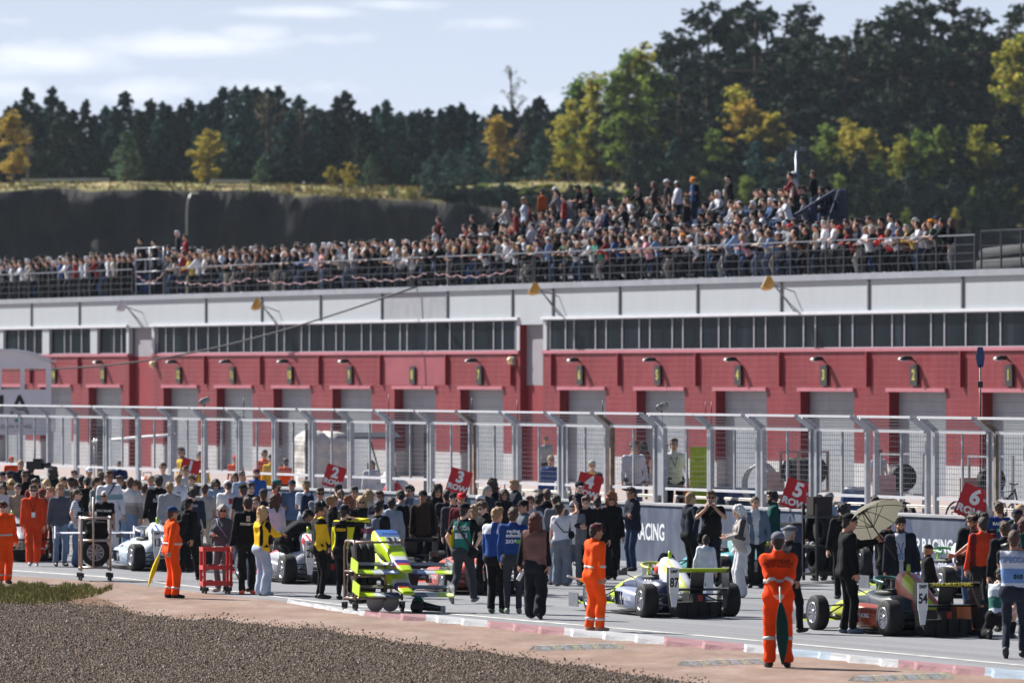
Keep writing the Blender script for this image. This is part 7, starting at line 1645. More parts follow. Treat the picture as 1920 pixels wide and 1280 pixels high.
for i in range(4): spare_tyre(-.36 + i * .24, 0, .46, .22, M=M_, label='%s black tyre on the lower shelf of the black rack' % ['first', 'second', 'third', 'last'][i], rim=i == 3, grp='tyres on the black rack')
for i in range(3): spare_tyre(-.2 + i * .25, 0, 1.02, .22, M=M_, label='%s black tyre on the upper shelf of the black rack' % ['left-hand', 'central', 'right-hand'][i], rim=i == 2, grp='tyres on the black rack')
tag(MB().box((-.3, 0, 1.5), (.42, .3, .36)).box((-.3, -.16, 1.5), (.3, .02, .26)).build('tool_case', mat('case_brown', lin((44, 34, 32)), .6), None, M_), 'dark case standing on top of the black tyre rack', 'case')
g = gpt(1620, 1093); o = link('racing_slick', TY['f'], None, T(g.x, g.y, .42) @ RZ(R(14))); tag(o, 'loose wheel propped upright under the umbrella', 'wheel'); link('rim', RM[('f', -1)], o)
g = gpt(766, 1099); o = link('racing_slick', TY['r'], None, T(g.x, g.y, .285) @ RZ(R(15))); tag(o, 'wheel standing on the asphalt right of the nose-cone trolley', 'wheel'); link('rim', RM[('r', -1)], o)
# television camera carried over the crowd at the left
g = gpt(66, 1052); zt = CAMH + (HOR - 872) * g.y / F; tv = thing('television_camera', 'black shoulder television camera with aerial above the left crowd', 'camera', T(g.x, g.y, zt) @ RZ(R(-20)) @ Matrix.Scale(.72, 4))
MB().box((0, 0, 0), (.50, .22, .24)).box((.1, 0, .16), (.3, .12, .08)).build('body', HSB, tv); MB().lathe([(0, .25), (.07, .25), (.09, .5), (0, .5)], 14, axis='X').build('lens', carb, tv); MB().tube([(-.05, 0, .2), (-.02, 0, .52)], .006, 5).build('aerial', HSB, tv)

# ------------------------------------------------------------------ things in the pit lane behind the fence
def lanep(px, o):
    if -4.5 < o: o = -1.0 + .45 * (o + 3)
    return WL.P(WL.t(px, o), o, .76 if o > -3.4 else .25)
for (px, o, c, h_, w) in ((853, -7, (196, 60, 60), .95, 'left of the third row board'), (938, -7, (196, 60, 56), .95, 'right of the third row board'), (1142, -6, (196, 84, 70), .9, 'right of the fourth row board'), (1288, -4, (222, 110, 70), .9, 'left of the yellow board'), (1462, -5, (200, 90, 80), .85, 'beside the tyre stand'), (737, -7, (190, 50, 50), 1.0, 'right of the golf cart'), (468, -9, (206, 96, 84), .8, 'between the orange marshals'), (276, -9, (206, 130, 120), .8, 'near the white canopy'), (1795, -5, (170, 50, 50), .8, 'left of the sixth row board')):
    p = lanep(px, o); b = thing('fire_extinguisher', 'red drum-shaped wheeled extinguisher behind the fence ' + w, 'extinguisher', Matrix.Translation(p), 'red drums in the pit lane')
    MB().lathe([(0, .0), (.26, .0), (.27, .04), (.26, h_ * .8), (.18, h_ * .95), (.0, h_)], 18).lathe([(.272, h_ * .3), (.28, h_ * .32), (.272, h_ * .34)], 18).build('tank', paint(c), b); MB().tube([(.1, 0, h_ * .9), (.12, 0, h_ * 1.12), (-.12, 0, h_ * 1.12), (-.1, 0, h_ * .9)], .02, 6).build('handle', HSB, b)
p = lanep(1311, -3.2); yb = thing('yellow_board', 'bright yellow upright information board behind the fence', 'board', Matrix.Translation(p) @ RZ(R(-6)))
hz = 1.75; MB().box((0, 0, hz / 2), (.40, .05, hz)).build('panel', mat('fluo_yellow', lin((192, 206, 20)), .6), yb); MB().box((0, 0, .02), (.5, .4, .04)).build('foot', galv, yb)
for i, ln in enumerate(('PIT', 'EXIT', 'INFO')): lettering(ln, .12, mat('board_grey', lin((150, 160, 40)), .7), yb, T(0, -.03, hz * .82 - i * .3) @ face((1, 0, 0), (0, 0, 1), (0, -1, 0)), .001)
for px, o, n_, lab in ((1508, -4, 4, 'tyre stand with four upright tyres and a green flag behind the fence'), (1692, -4.2, 2, 'stand of spare wheels stacked behind the fence by the brown-haired man'), (1858, -4, 2, 'black tyre stand with bicycles leaning on it at the right of the pit lane')):
    p = lanep(px, o); M_ = Matrix.Translation(p) @ RZ(TH + R(90 if n_ == 2 else 20)); st = thing('tyre_stand', lab, 'stand', M_); k = MB()
    for x in (-.45, .45):
        for y in (-.26, .26): k.box((x, y, .85), (.045, .045, 1.7))
    for z in (.1, .85, 1.68): k.box((0, -.26, z), (.9, .04, .04)).box((0, .26, z), (.9, .04, .04))
    k.build('frame', tubem if n_ == 4 else galv, st)
    for i in range(n_):
        if n_ == 4: spare_tyre(-.33 + i * .22, 0, 1.28, .2, M=M_, label='tyre %s on the upper rail of the four-tyre stand' % ['at the far end', 'second from the far end', 'second from the near end', 'at the near end'][i], rim=i in (0, 3), grp='tyres in the pit lane')
        else: spare_tyre(0, 0, .42 + i * .78, .25, M=M_ @ RZ(R(90)) if False else M_, label='%s wheel of the stand %s' % (['lower', 'upper'][i], 'near garage two' if px < 1800 else 'beside the bicycles'), grp='tyres in the pit lane')
for px, o, lab in ((1844, -3.4, 'white racing bicycle leaning on the black tyre stand'), (1868, -3.2, 'black bicycle beside the white one in the pit lane')):
    p = lanep(px, o) + Vector((0, 0, .15)); b = thing('bicycle', lab, 'bicycle', Matrix.Translation(p) @ RZ(R(20)))
    c_ = paint((226, 226, 226)) if 'white' in lab[:8] else HSB
    k = MB(); k.tube([(-.5, 0, .34), (-.15, 0, .32), (.02, 0, .82), (.40, 0, .86), (-.15, 0, .32)], .022, 6).tube([(.40, 0, .9), (.52, 0, .34)], .02, 6).tube([(-.5, 0, .34), (.0, 0, .76)], .015, 6).tube([(.38, -.2, 1.0), (.40, 0, .98), (.38, .2, 1.0)], .016, 6); k.build('frame', c_, b)
    MB().box((.0, 0, .9), (.24, .1, .05)).build('saddle', HSB, b)
    for x in (-.5, .52): MB().lathe([(.31, -.02), (.34, 0), (.31, .02), (.30, 0), (.31, -.02)], 28, T(x, 0, .34), axis='Y').build('wheel', rub, b)
p = lanep(1604, -3); b = thing('blue_barrel', 'blue plastic barrel with white lid behind the fence', 'barrel', Matrix.Translation(p)); MB().lathe([(0, 0), (.29, 0), (.31, .1), (.30, .3), (.32, .35), (.30, .4), (.31, .7), (.29, .92), (0, .92)], 22).build('drum', mat('blue_plastic', lin((44, 84, 140)), .5), b); MB().lathe([(0, .92), (.24, .92), (.22, .99), (0, 1.0)], 18).build('lid', lampw, b)
for px, o, lab, c in ((1365, -3.4, 'dark blue crate left of the coiled hose', (50, 62, 90)), (1392, -3.2, 'blue case beside the coiled hose behind the fence', (70, 90, 130)), (1450, -3.4, 'pinkish panel left of the tyre stand', (200, 168, 164)), (1658, -3.2, 'pink printed panel behind the fence right of the blue barrel', (198, 150, 150)), (1822, -3.4, 'salmon printed panel behind the sixth row board', (196, 140, 126))):
    p = lanep(px, o); pan = 'panel' in lab; b = thing('sign_panel' if pan else 'equipment_case', lab, 'panel' if pan else 'case', Matrix.Translation(p) @ RZ(R(-4)))
    if pan: MB().box((0, 0, .65), (.48, .04, 1.2)).build('face', mat('panel_%d' % px, lin(c), .7), b); MB().box((0, .12, .03), (.5, .4, .05)).build('foot', galv, b)
    else: MB().box((0, 0, .42), (.62, .5, .8)).box((0, 0, .85), (.66, .54, .06)).build('case', mat('case_%d' % px, lin(c), .5), b); MB().tube([(-.15, -.28, .6), (-.1, -.31, .6), (.1, -.31, .6), (.15, -.28, .6)], .015, 6).build('handle', HSB, b)
p = lanep(1422, -3.0); k = MB()
for i in range(4): k.tube([(.34 * math.cos(a) + .03 * i, .05 * i + .04 * math.sin(3 * a), .95 + (.42 + .02 * i) * math.sin(a)) for a in np.linspace(0, 6.28, 26)], .028, 6, Matrix.Translation(p))
tag(k.build('coiled_hose', mat('hose_grey', lin((170, 174, 176)), .4)), 'big coil of pale grey hose hanging behind the fence', 'hose')
# golf cart with white rear cover
p = lanep(648, -12); M_ = Matrix.Translation(p) @ RZ(R(-90 + 24)); gc = thing('golf_cart', 'golf cart with dark canopy roof and white weather cover in the pit lane', 'golf cart', M_ @ Matrix.Scale(1.12, 4))
s = Sdf((-.75, -1.4, .1), (.75, .5, 2.0), .045)
for z in (.4, .8, 1.2, 1.6): s.cap((-.35, -.95, z), (.35, -.95, z), .36, .36, .1).cap((-.35, -.4, z), (.35, -.4, z), .34, .34, .1)
s.folds(.02, 3, .6); V_, Q_ = s.verts(); link('cover', np_mesh('cover', V_, Q_, cloth((206, 202, 196)), None, True), gc)
MB().loft([[Vector((x, y, z)) for x, z in ((-.62, 1.80), (-.3, 1.92), (.3, 1.92), (.62, 1.80), (.62, 1.76), (-.62, 1.76))] for y in (-.5, 0, .9, 1.3)], smooth=False).build('canopy', mat('canopy_dark', lin((70, 74, 80)), .5), gc)
MB().box((0, .6, .45), (1.1, 1.5, .35)).box((0, .0, .72), (1.0, .5, .2)).loft([sec(1.2, .5, .3, .9), sec(1.6, .42, .3, .65)]).build('body', paint((214, 214, 216)), gc)
k = MB()
for x in (-.55, .55): k.tube([(x, 1.2, .8), (x, .9, 1.78)], .025, 6)
k.build('roof_post', HSB, gc)
for x in (-.5, .5):
    for y in (-.8, 1.2): MB().lathe([(0, -.09), (.23, -.09), (.25, 0), (.23, .09), (0, .09)], 18, T(x, y, .25), axis='X').build('wheel', rub, gc)
p = lanep(250, -14); cn = thing('canopy_tent', 'low white canopy roof on thin legs in the pit lane at the left', 'canopy', Matrix.Translation(p)); zt = CAMH + (HOR - 812) * p.y / F - .25
k = MB(); k._add([(-1.3, -1, zt - .25), (1.3, -1, zt - .02), (1.3, 1, zt), (-1.3, 1, zt - .2), (-1.3, -1, zt - .31), (1.3, -1, zt - .08), (1.3, 1, zt - .06), (-1.3, 1, zt - .26)], [(0, 1, 2, 3), (7, 6, 5, 4), (0, 4, 5, 1), (1, 5, 6, 2), (2, 6, 7, 3), (3, 7, 4, 0)]); k.build('roof', cloth((226, 226, 228)), cn)
for x in (-1.2, 1.2):
    for y in (-.9, .9): MB().tube([(x, y, 0), (x, y, zt - .15)], .03, 6).build('leg', galv, cn)
# fluffy microphones and aerials on stands by the fence
for px, py, lab in ((1241, 762, 'grey fluffy microphone on a stand above the black fence post'), (383, 751, 'pale fluffy microphone above the fence at the left')):
    p = WL.P(WL.t(px, -1.0), -1.0); z = CAMH + (HOR - py) * p.y / F; m_ = thing('furry_microphone', lab, 'microphone', T(p.x, p.y, 0))
    s = Sdf((-.2, -.2, z - .2), (.25, .25, z + .2), .013); s.cap((-.05, 0, z - .03), (.07, 0, z + .03), .085, .075, .02).folds(.012, 3, 3); V_, Q_ = s.verts(); link('windshield', np_mesh('windshield', V_, Q_, cloth((150, 150, 148)), None, True), m_); MB().tube([(0, 0, .76), (0, 0, z - .06)], .016, 6).build('stand', HSB, m_)
for px, y0, y1, lab in ((1323, 752, 785, 'left of the pair of thin aerials on the fence'), (1334, 752, 788, 'right of the pair of thin aerials on the fence'), (1130, 750, 782, 'thin aerial above the fence near garage six'), (970, 750, 782, 'thin aerial above the fence at the passage bay'), (729, 740, 772, 'thin aerial above the fence near garage nine'), (885, 745, 780, 'thin aerial above the fence by garage seven'), (457, 745, 768, 'thin aerial above the fence near garage eleven')):
    p = WL.P(WL.t(px, -.4), -.4); s_ = p.y / F
    tag(MB().tube([(p.x, p.y, 2.9), (p.x, p.y, CAMH + (HOR - y0) * s_)], .012, 6).lathe([(.0, 0), (.035, 0), (.035, .10), (0, .12)], 8, T(p.x, p.y, 2.9)).build('aerial', HSB), lab, 'aerial', 'aerials on the fence')
p = WL.P(WL.t(1838, -1.2), -1.2); s_ = p.y / F; pd = thing('paddle_aerial', 'dark pole with a small blue paddle aerial rising before garage one', 'aerial', T(p.x, p.y, 0))
zt = CAMH + (HOR - 655) * s_; MB().tube([(0, 0, .76), (0, 0, zt - .3)], .018, 6).box((0, 0, zt - .7), (.10, .06, .12)).build('pole', HSB, pd); MB().prism([(-.06, -.2), (.06, -.2), (.09, 0), (.05, .2), (-.05, .2), (-.09, 0)], -.01, .01, T(0, 0, zt - .15) @ face((1, 0, 0), (0, 0, 1), (0, -1, 0))).build('paddle', paint((40, 62, 110)), pd)

# ------------------------------------------------------------------ trees
def _leaf(cols, trans=.35):
    def f(x):
        i = x.n.new('ShaderNodeNewGeometry'); oi = x.n.new('ShaderNodeObjectInfo')
        q = x.noise(.55, 3, .6)
        v = x.math('ADD', x.math('MULTIPLY', i.outputs['Random Per Island'], .45), x.math('ADD', x.math('MULTIPLY', q, .5), x.math('MULTIPLY', oi.outputs['Random'], .22)))
        n_ = len(cols); c = x.ramp(v, [(.28 + .55 * k / (n_ - 1), cc) for k, cc in enumerate(cols)])
        t_ = x.n.new('ShaderNodeBsdfTranslucent'); x.l.new(c, t_.inputs[0]); m_ = x.n.new('ShaderNodeMixShader'); m_.inputs[0].default_value = trans
        x.l.new(x.b.outputs[0], m_.inputs[1]); x.l.new(t_.outputs[0], m_.inputs[2]); x.l.new(m_.outputs[0], x.n['Material Output'].inputs[0]); return c
    return f
LEAF = {'pine': special('leaf_pine', _leaf([(28, 50, 52), (40, 66, 66), (54, 82, 76), (72, 100, 86)], .15)),
        'pine_dark': special('leaf_pine_dark', _leaf([(22, 36, 32), (32, 50, 40), (46, 64, 46), (60, 78, 52)], .15)),
        'pine_light': special('leaf_pine_light', _leaf([(62, 88, 74), (80, 108, 86), (100, 126, 96), (124, 146, 106)], .3)),
        'pine_blue': special('leaf_pine_blue', _leaf([(40, 66, 68), (52, 84, 84), (66, 100, 94), (84, 116, 100)], .2)),
        'green': special('leaf_green', _leaf([(62, 90, 48), (86, 114, 54), (114, 136, 62), (146, 156, 72)], .55)),
        'yellow': special('leaf_yellow', _leaf([(120, 112, 48), (158, 144, 58), (184, 166, 72), (140, 142, 64)], .55)),
        'gold': special('leaf_gold', _leaf([(138, 114, 50), (180, 148, 62), (196, 168, 78), (132, 126, 62)], .55)),
        'yg': special('leaf_yellow_green', _leaf([(92, 108, 50), (130, 138, 56), (170, 162, 66), (190, 172, 74)], .55)),
        'brown': special('leaf_sparse', _leaf([(86, 72, 54), (104, 92, 66), (92, 100, 72), (120, 110, 84)], .3))}
bark = mat('bark', lin((82, 64, 52)), .95, 0, .3, 3, .6, 10); birchb = mat('birch_bark', lin((104, 98, 92)), .9, 0, .3, 4)
def tree_parts(kind_, H_, seed):
    """clump centres (n,3) with radii, and trunk/limb tubes"""
    r = np.random.default_rng(seed); C_, Rr = [], []; mb = MB()
    bend = r.normal(0, .02, 2)
    tp = lambda z: np.array([bend[0] * z + .12 * math.sin(z * .5 + seed), bend[1] * z, z])
    mb.tube([tp(H_ * f) for f in np.linspace(0, .97, 8)], [.016 * H_ * (1 - .85 * f) + .03 for f in np.linspace(0, .97, 8)], 7)
    def limb(z, L_, az, el, n, rc, droop=0):
        a = tp(z); d = np.array([math.cos(az) * math.cos(el), math.sin(az) * math.cos(el), math.sin(el)])
        pts = [a + d * L_ * f + np.array([0, 0, -droop * L_ * f * f]) for f in (0, .5, 1)]
        mb.tube(pts, [.012 * H_ * .5, .012 * H_ * .3, .015], 5)
        for i in range(n):
            f = r.uniform(.35, 1.05); C_.append(a + d * L_ * f + np.array([0, 0, -droop * L_ * f * f]) + r.normal(0, rc * .6, 3)); Rr.append(rc * r.uniform(.7, 1.25))
    if kind_ == 'scots':          # tall pine: bare lower trunk, layered flat clumps, broken top
        for k in range(int(38)):
            z = H_ * (r.uniform(.36, .99) if k > 8 else r.uniform(.18, .4)); f = (z / H_ - .3) / .7
            L_ = H_ * (.10 + .17 * math.sin(math.pi * min(max(f, .06), .97) ** .8)) * r.uniform(.6, 1.25)
            limb(z, L_, r.uniform(0, 6.28), r.uniform(-.1, .5), 5, H_ * .034)
        C_.append(tp(H_ * .98)); Rr.append(H_ * .03)
    elif kind_ == 'young':        # conical pine
        n_ = 52
        for k in range(n_):
            f = (k + .5) / n_; z = H_ * (.10 + .88 * f); L_ = H_ * .30 * (1 - f) ** .8 * r.uniform(.65, 1.2) + .12
            limb(z, L_, k * 2.4 + r.uniform(-.4, .4), r.uniform(.05, .55), 4, (H_ * .034 + .06) * (1.2 - .7 * f))
        for k in range(5): C_.append(tp(H_ * (.93 + .02 * k))); Rr.append(.10 + .01 * H_)
    elif kind_ == 'spire':        # narrow forest pine
        n_ = 44
        for k in range(n_):
            f = (k + .5) / n_; z = H_ * (.22 + .76 * f); L_ = H_ * (.17 * (1 - f) ** .7 + .02) * r.uniform(.6, 1.3)
            limb(z, L_, k * 2.4, r.uniform(.1, .7), 5, H_ * .037 * (1.2 - .85 * f))
        for k in range(5): C_.append(tp(H_ * (.93 + .02 * k))); Rr.append(.13 - .02 * k)
    elif kind_ in ('birch', 'round', 'bush'):
        n_ = {'birch': 46, 'round': 46, 'bush': 30}[kind_]; z0 = {'birch': .18, 'round': .16, 'bush': .04}[kind_]
        for k in range(n_):
            f = r.uniform(0, 1); z = H_ * (z0 + (.96 - z0) * f)
            w = {'birch': .20, 'round': .30, 'bush': .5}[kind_]; L_ = H_ * w * math.sin(math.pi * (.14 + .83 * f)) * r.uniform(.4, 1.15)
            limb(z, L_, r.uniform(0, 6.28), r.uniform(.2, .9), 5, H_ * .042 + .05, .1)
        C_.append(tp(H_ * .97)); Rr.append(H_ * .04)
    elif kind_ == 'bare':
        for k in range(40):
            f = r.uniform(0, 1); z = H_ * (.2 + .75 * f); limb(z, H_ * .16 * math.sin(math.pi * (.2 + .7 * f)) * r.uniform(.5, 1.3), r.uniform(0, 6.28), r.uniform(.5, 1.1), 2, H_ * .03)
    return np.array(C_), np.array(Rr), mb, r
def leaves(C_, Rr, r, per, size, flat=.7):
    n_ = len(C_) * per; c = np.repeat(C_, per, 0); rr_ = np.repeat(Rr, per)
    d = r.normal(0, 1, (n_, 3)); d /= np.linalg.norm(d, axis=1)[:, None]; d[:, 2] *= flat
    p = c + d * (rr_ * r.uniform(.3, 1.0, n_))[:, None]
    a = r.normal(0, 1, (n_, 3)); a /= np.linalg.norm(a, axis=1)[:, None]; b = np.cross(a, r.normal(0, 1, (n_, 3))); b /= np.linalg.norm(b, axis=1)[:, None]
    s_ = size * r.uniform(.5, 1.3, n_)[:, None]
    V = np.stack([p - a * s_, p - b * s_ * .55, p + a * s_, p + b * s_ * .55], 1)
    return V.reshape(-1, 3), np.arange(4 * n_).reshape(-1, 4)
TREES = {}
def tree_lib(kind_, var, H_, per, size):
    key = (kind_, var)
    if key not in TREES:
        C_, Rr, mb, r = tree_parts(kind_, H_, var * 13 + len(kind_)); V, Q = leaves(C_, Rr, r, per, size)
        TREES[key] = (np_mesh('crown', V, Q, [None]), mb.mesh('trunk', [None]), H_)
    return TREES[key]
TSPEC = {'scots': (20, 16, .34), 'young': (7, 14, .17), 'spire': (9, 14, .22), 'birch': (12, 18, .19), 'round': (9, 18, .18), 'bush': (3, 16, .11), 'bare': (10, 8, .10)}
def tree(px, d, ytop, kind_, var, leaf, label, cat='tree', grp=None, wide=1.0, sink=0.0, name=None):
    H0, per, size = TSPEC[kind_]; cm, tm, H_ = tree_lib(kind_, var, H0, per, size)
    p = plateau(px, d); p.z -= sink + .15
    h = CAMH + (HOR - ytop) * d / F - p.z; sc = h / H0
    o = thing(name or {'scots': 'pine_tree', 'young': 'pine_tree', 'spire': 'pine_tree', 'birch': 'birch_tree', 'round': 'broadleaf_tree', 'bush': 'shrub', 'bare': 'bare_tree'}[kind_], label, cat, Matrix.Translation(p) @ RZ(var * 1.7 + px) @ Matrix.Diagonal((sc * wide, sc * wide, sc, 1)), grp)
    linkm('trunk', tm, [birchb if kind_ in ('birch', 'bare') else bark], o); linkm('crown', cm, [LEAF[leaf]], o); return o
tr_ = random.Random(21)
# singled-out trees of the left plateau
tree(24, 712, 214, 'birch', 1, 'gold', 'golden birch at the left edge of the plateau', wide=1.5)
tree(52, 722, 232, 'bare', 3, 'brown', 'thin half-bare tree just right of the golden birch')
tree(237, 712, 248, 'young', 1, 'pine_light', 'lone young pine between the golden birch and the yellow tree', wide=1.3)
tree(390, 712, 246, 'birch', 2, 'yellow', 'yellow-green birch standing alone before the dark pines', wide=1.9)
tree(490, 712, 296, 'young', 2, 'pine_light', 'low rounded blue-green pine at the brink right of the yellow birch', wide=1.35)
tree(693, 712, 290, 'young', 3, 'pine_light', 'young blue-green pine at the brink above the dry grass', wide=1.1)
tree(620, 713, 312, 'bush', 1, 'yellow', 'smaller yellow bush in the dry grass left of its taller twin', 'bush')
tree(656, 713, 308, 'bush', 2, 'yellow', 'taller yellow bush in the dry grass left of the young pine', 'bush')
tree(538, 711, 345, 'bush', 1, 'yellow', 'tiny yellow bush right at the cliff brink', 'bush')
tree(505, 745, 170, 'bare', 1, 'brown', 'tall greyish half-bare tree in front of the left pines', wide=1.6)
tree(555, 742, 200, 'bare', 2, 'brown', 'second greyish half-bare tree, shorter, in front of the left pines', wide=1.6)
tree(960, 748, 118, 'bare', 4, 'brown', 'tall bare birch sticking up above the middle of the forest', wide=.9)
tree(930, 735, 215, 'birch', 3, 'gold', 'orange-brown birch below the tall bare birch', wide=1.2)
tree(975, 740, 240, 'bare', 5, 'brown', 'reddish bare tree right of the orange-brown birch', wide=1.4)
for i, (px, yt, w) in enumerate(((810, 292, 'nearest the young pine'), (845, 282, 'second of four'), (885, 270, 'third of four'), (925, 298, 'last before the yellow trees'))):
    tree(px, 716 + i * 3, yt, 'young', i + 1, 'pine_blue', 'small blue-green pine on the bank at the middle, ' + w, grp='small pines on the bank', wide=1.7)
# forest edge on the left: each pine of the first rows
LF = 'dark pines of the left forest edge'
i = 0; px = -40.0
near = [(30, 'behind the golden birch'), (140, 'between golden birch and lone pine'), (237, 'behind the lone young pine'), (320, 'between lone pine and yellow-green birch'), (390, 'behind the yellow-green birch'), (500, 'behind the half-bare grey trees'), (600, 'right of the half-bare grey trees'), (700, 'above the dry grass and yellow bushes'), (800, 'above the small bank pines'), (900, 'left of the tall bare birch'), (1000, 'right of the tall bare birch')]
prof = lambda x: np.interp(x, [-60, 0, 60, 120, 200, 240, 300, 370, 420, 490, 560, 620, 680, 740, 800, 900, 960, 1040, 1100], [190, 190, 180, 178, 200, 186, 186, 180, 165, 160, 195, 180, 196, 205, 190, 196, 188, 180, 190])
cnt = {}
while px < 1075:
    w = min(near, key=lambda n: abs(n[0] - px))[1]; yt = float(prof(px)) + tr_.choice([-12, 2, 8, 16, 26])
    c = cnt[w] = cnt.get(w, 0) + 1
    sz = 'tall' if yt < prof(px) + 4 else 'shorter'
    tree(px, 738 + tr_.uniform(0, 26), yt, 'spire' if tr_.random() < .7 else 'young', i % 5, tr_.choice(['pine', 'pine', 'pine_blue', 'pine_dark']), '%s dark forest-edge pine %s' % (sz, w), grp=LF, wide=tr_.uniform(.95, 1.35)); i += 1
    px += tr_.uniform(15, 24)
# the right-hand hill: tall pines, mixed trees and young growth
HP = 'tall pines on the right hill'
tall = [(1240, 120, 'left shoulder of the hill'), (1285, 70, 'leftmost of the tallest group'), (1330, 36, 'wide-crowned, left of the highest'), (1365, 14, 'the highest, with sky showing through'), (1412, 22, 'twin beside the highest'), (1450, 40, 'behind the twin pines'), (1490, 60, 'with a ragged flat top'), (1530, 40, 'in the middle of the hill'), (1572, 80, 'at the dip in the skyline'), (1618, 75, 'right of the skyline dip'), (1660, 40, 'left of the broad dark group'), (1700, 26, 'in the broad dark group'), (1742, 22, 'the densest of the broad dark group'), (1790, 14, 'the tallest of the broad dark group'), (1828, 50, 'right end of the broad dark group'), (1880, 30, 'near the right edge of the picture'), (1925, 60, 'cut by the right edge of the picture')]
for i, (px, yt, w) in enumerate(tall):
    tree(px, 742 + (i * 7) % 25, yt, 'scots', i % 5, 'pine_dark', 'tall dark pine on the right hill, ' + w, grp=HP, wide=1.25)
for i, px in enumerate((1265, 1350, 1395, 1470, 1510, 1555, 1600, 1640, 1680, 1720, 1765, 1810, 1850, 1900)):
    tree(px, 730 + (i * 5) % 9, 170 + (i * 37) % 90, 'spire' if i % 3 else 'scots', i % 5, 'pine_dark', 'lower dark pine filling the hill forest under %s' % ['the left shoulder', 'the highest pine', 'the twin pine', 'the ragged flat top', 'the middle pines', 'the skyline dip', 'the right of the dip', 'the orange-leaved tree', 'the broad dark group start', 'the broad dark group', 'the densest pines', 'the tallest of the broad group', 'the group end', 'the right edge pines'][i], grp='lower pines on the right hill', wide=1.5)
mixed = [(1065, 190, 'birch', 'yg', 'yellow-green birch at the left foot of the hill'), (1090, 150, 'birch', 'green', 'slim green birch left of the bright green group'), (1120, 145, 'birch', 'yg', 'yellowish birch in the bright group'), (1150, 150, 'spire', 'pine_dark', 'dark spruce-like tree among the bright birches'), (1170, 100, 'birch', 'green', 'tallest bright green birch of the group'), (1205, 96, 'birch', 'yg', 'tall yellow-green birch beside the tallest green one'), (1232, 140, 'birch', 'green', 'green birch against the dark pine shoulder'), (1100, 240, 'round', 'yg', 'rounded yellow tree below the bright birches'), (1185, 225, 'round', 'yg', 'broad yellow-green tree under the tallest birches'), (1230, 250, 'round', 'yellow', 'yellow tree at the foot of the dark pine shoulder'), (1375, 170, 'birch', 'yg', 'olive-gold birch under the highest pine'), (1395, 185, 'birch', 'gold', 'golden birch just right under the highest pine'), (1440, 218, 'round', 'yellow', 'bright yellow tree in the middle of the hill'), (1590, 235, 'round', 'yellow', 'pale yellow tree below the skyline dip'), (1625, 250, 'round', 'yellow', 'low pale yellow tree right of its taller neighbour'), (1905, 60, 'birch', 'yg', 'yellow-leaved birch at the right edge of the picture'), (1040, 292, 'round', 'yellow', 'small yellow tree above the dry grass bank'), (1085, 300, 'bush', 'yellow', 'yellow bush right of the dry grass bank'), (1015, 250, 'young', 'pine_blue', 'blue-green pine left of the small yellow tree'), (1160, 330, 'young', 'pine_dark', 'dark little pine in the dry grass gap')]
for i, (px, yt, kd, lf, lab) in enumerate(mixed):
    tree(px, 724 + (i * 11) % 14, yt, kd, i % 4, lf, lab, 'bush' if kd == 'bush' else 'tree', wide=1.25)
young = [(1265, 262), (1300, 290), (1340, 248), (1380, 300), (1420, 268), (1465, 290), (1500, 262), (1545, 240), (1580, 300), (1612, 285), (1650, 300), (1690, 262), (1722, 250), (1760, 240), (1800, 262), (1835, 240), (1870, 290), (1905, 262), (1215, 335), (1250, 322), (1280, 330), (1315, 322), (1360, 335), (1400, 328), (1440, 335), (1480, 330), (1520, 334), (1545, 345), (1590, 360), (1630, 340), (1672, 352), (1712, 322), (1750, 345), (1790, 330), (1828, 352), (1862, 335), (1900, 340), (1570, 330), (1600, 400), (1650, 395), (1700, 390), (1745, 400), (1790, 392), (1840, 398), (1885, 392), (1925, 395)]
nm = ['behind the grandstand', 'above the back of the grandstand', 'right of the grandstand', 'above the standing group at the railing', 'at the right end of the railing', 'at the right edge of the picture']
cn_ = {}
for i, (px, yt) in enumerate(young):
    w = nm[int(np.searchsorted([1400, 1560, 1640, 1760, 1850], px))]; row = 'back-row' if yt < 300 else 'middle-row' if yt < 370 else 'front-row'
    lf = tr_.choice(['pine_blue', 'green', 'pine_blue', 'pine', 'green'] if px < 1560 else ['green', 'yg', 'green', 'pine_dark', 'pine']); kd = 'young' if lf.startswith('pine') else tr_.choice(['birch', 'young'])
    d = 703 if yt > 370 else 708 if yt > 310 else 718
    tree(px, d, yt, kd, i % 5, lf, '%s %s young %s tree %s' % ({'pine_blue': 'blue-green', 'green': 'fresh green', 'pine': 'dark green', 'yg': 'yellow-green', 'pine_dark': 'blackish green'}[lf], 'conical' if kd == 'young' else 'rounded', row, w), grp='young trees on the right slope', wide=1.4)
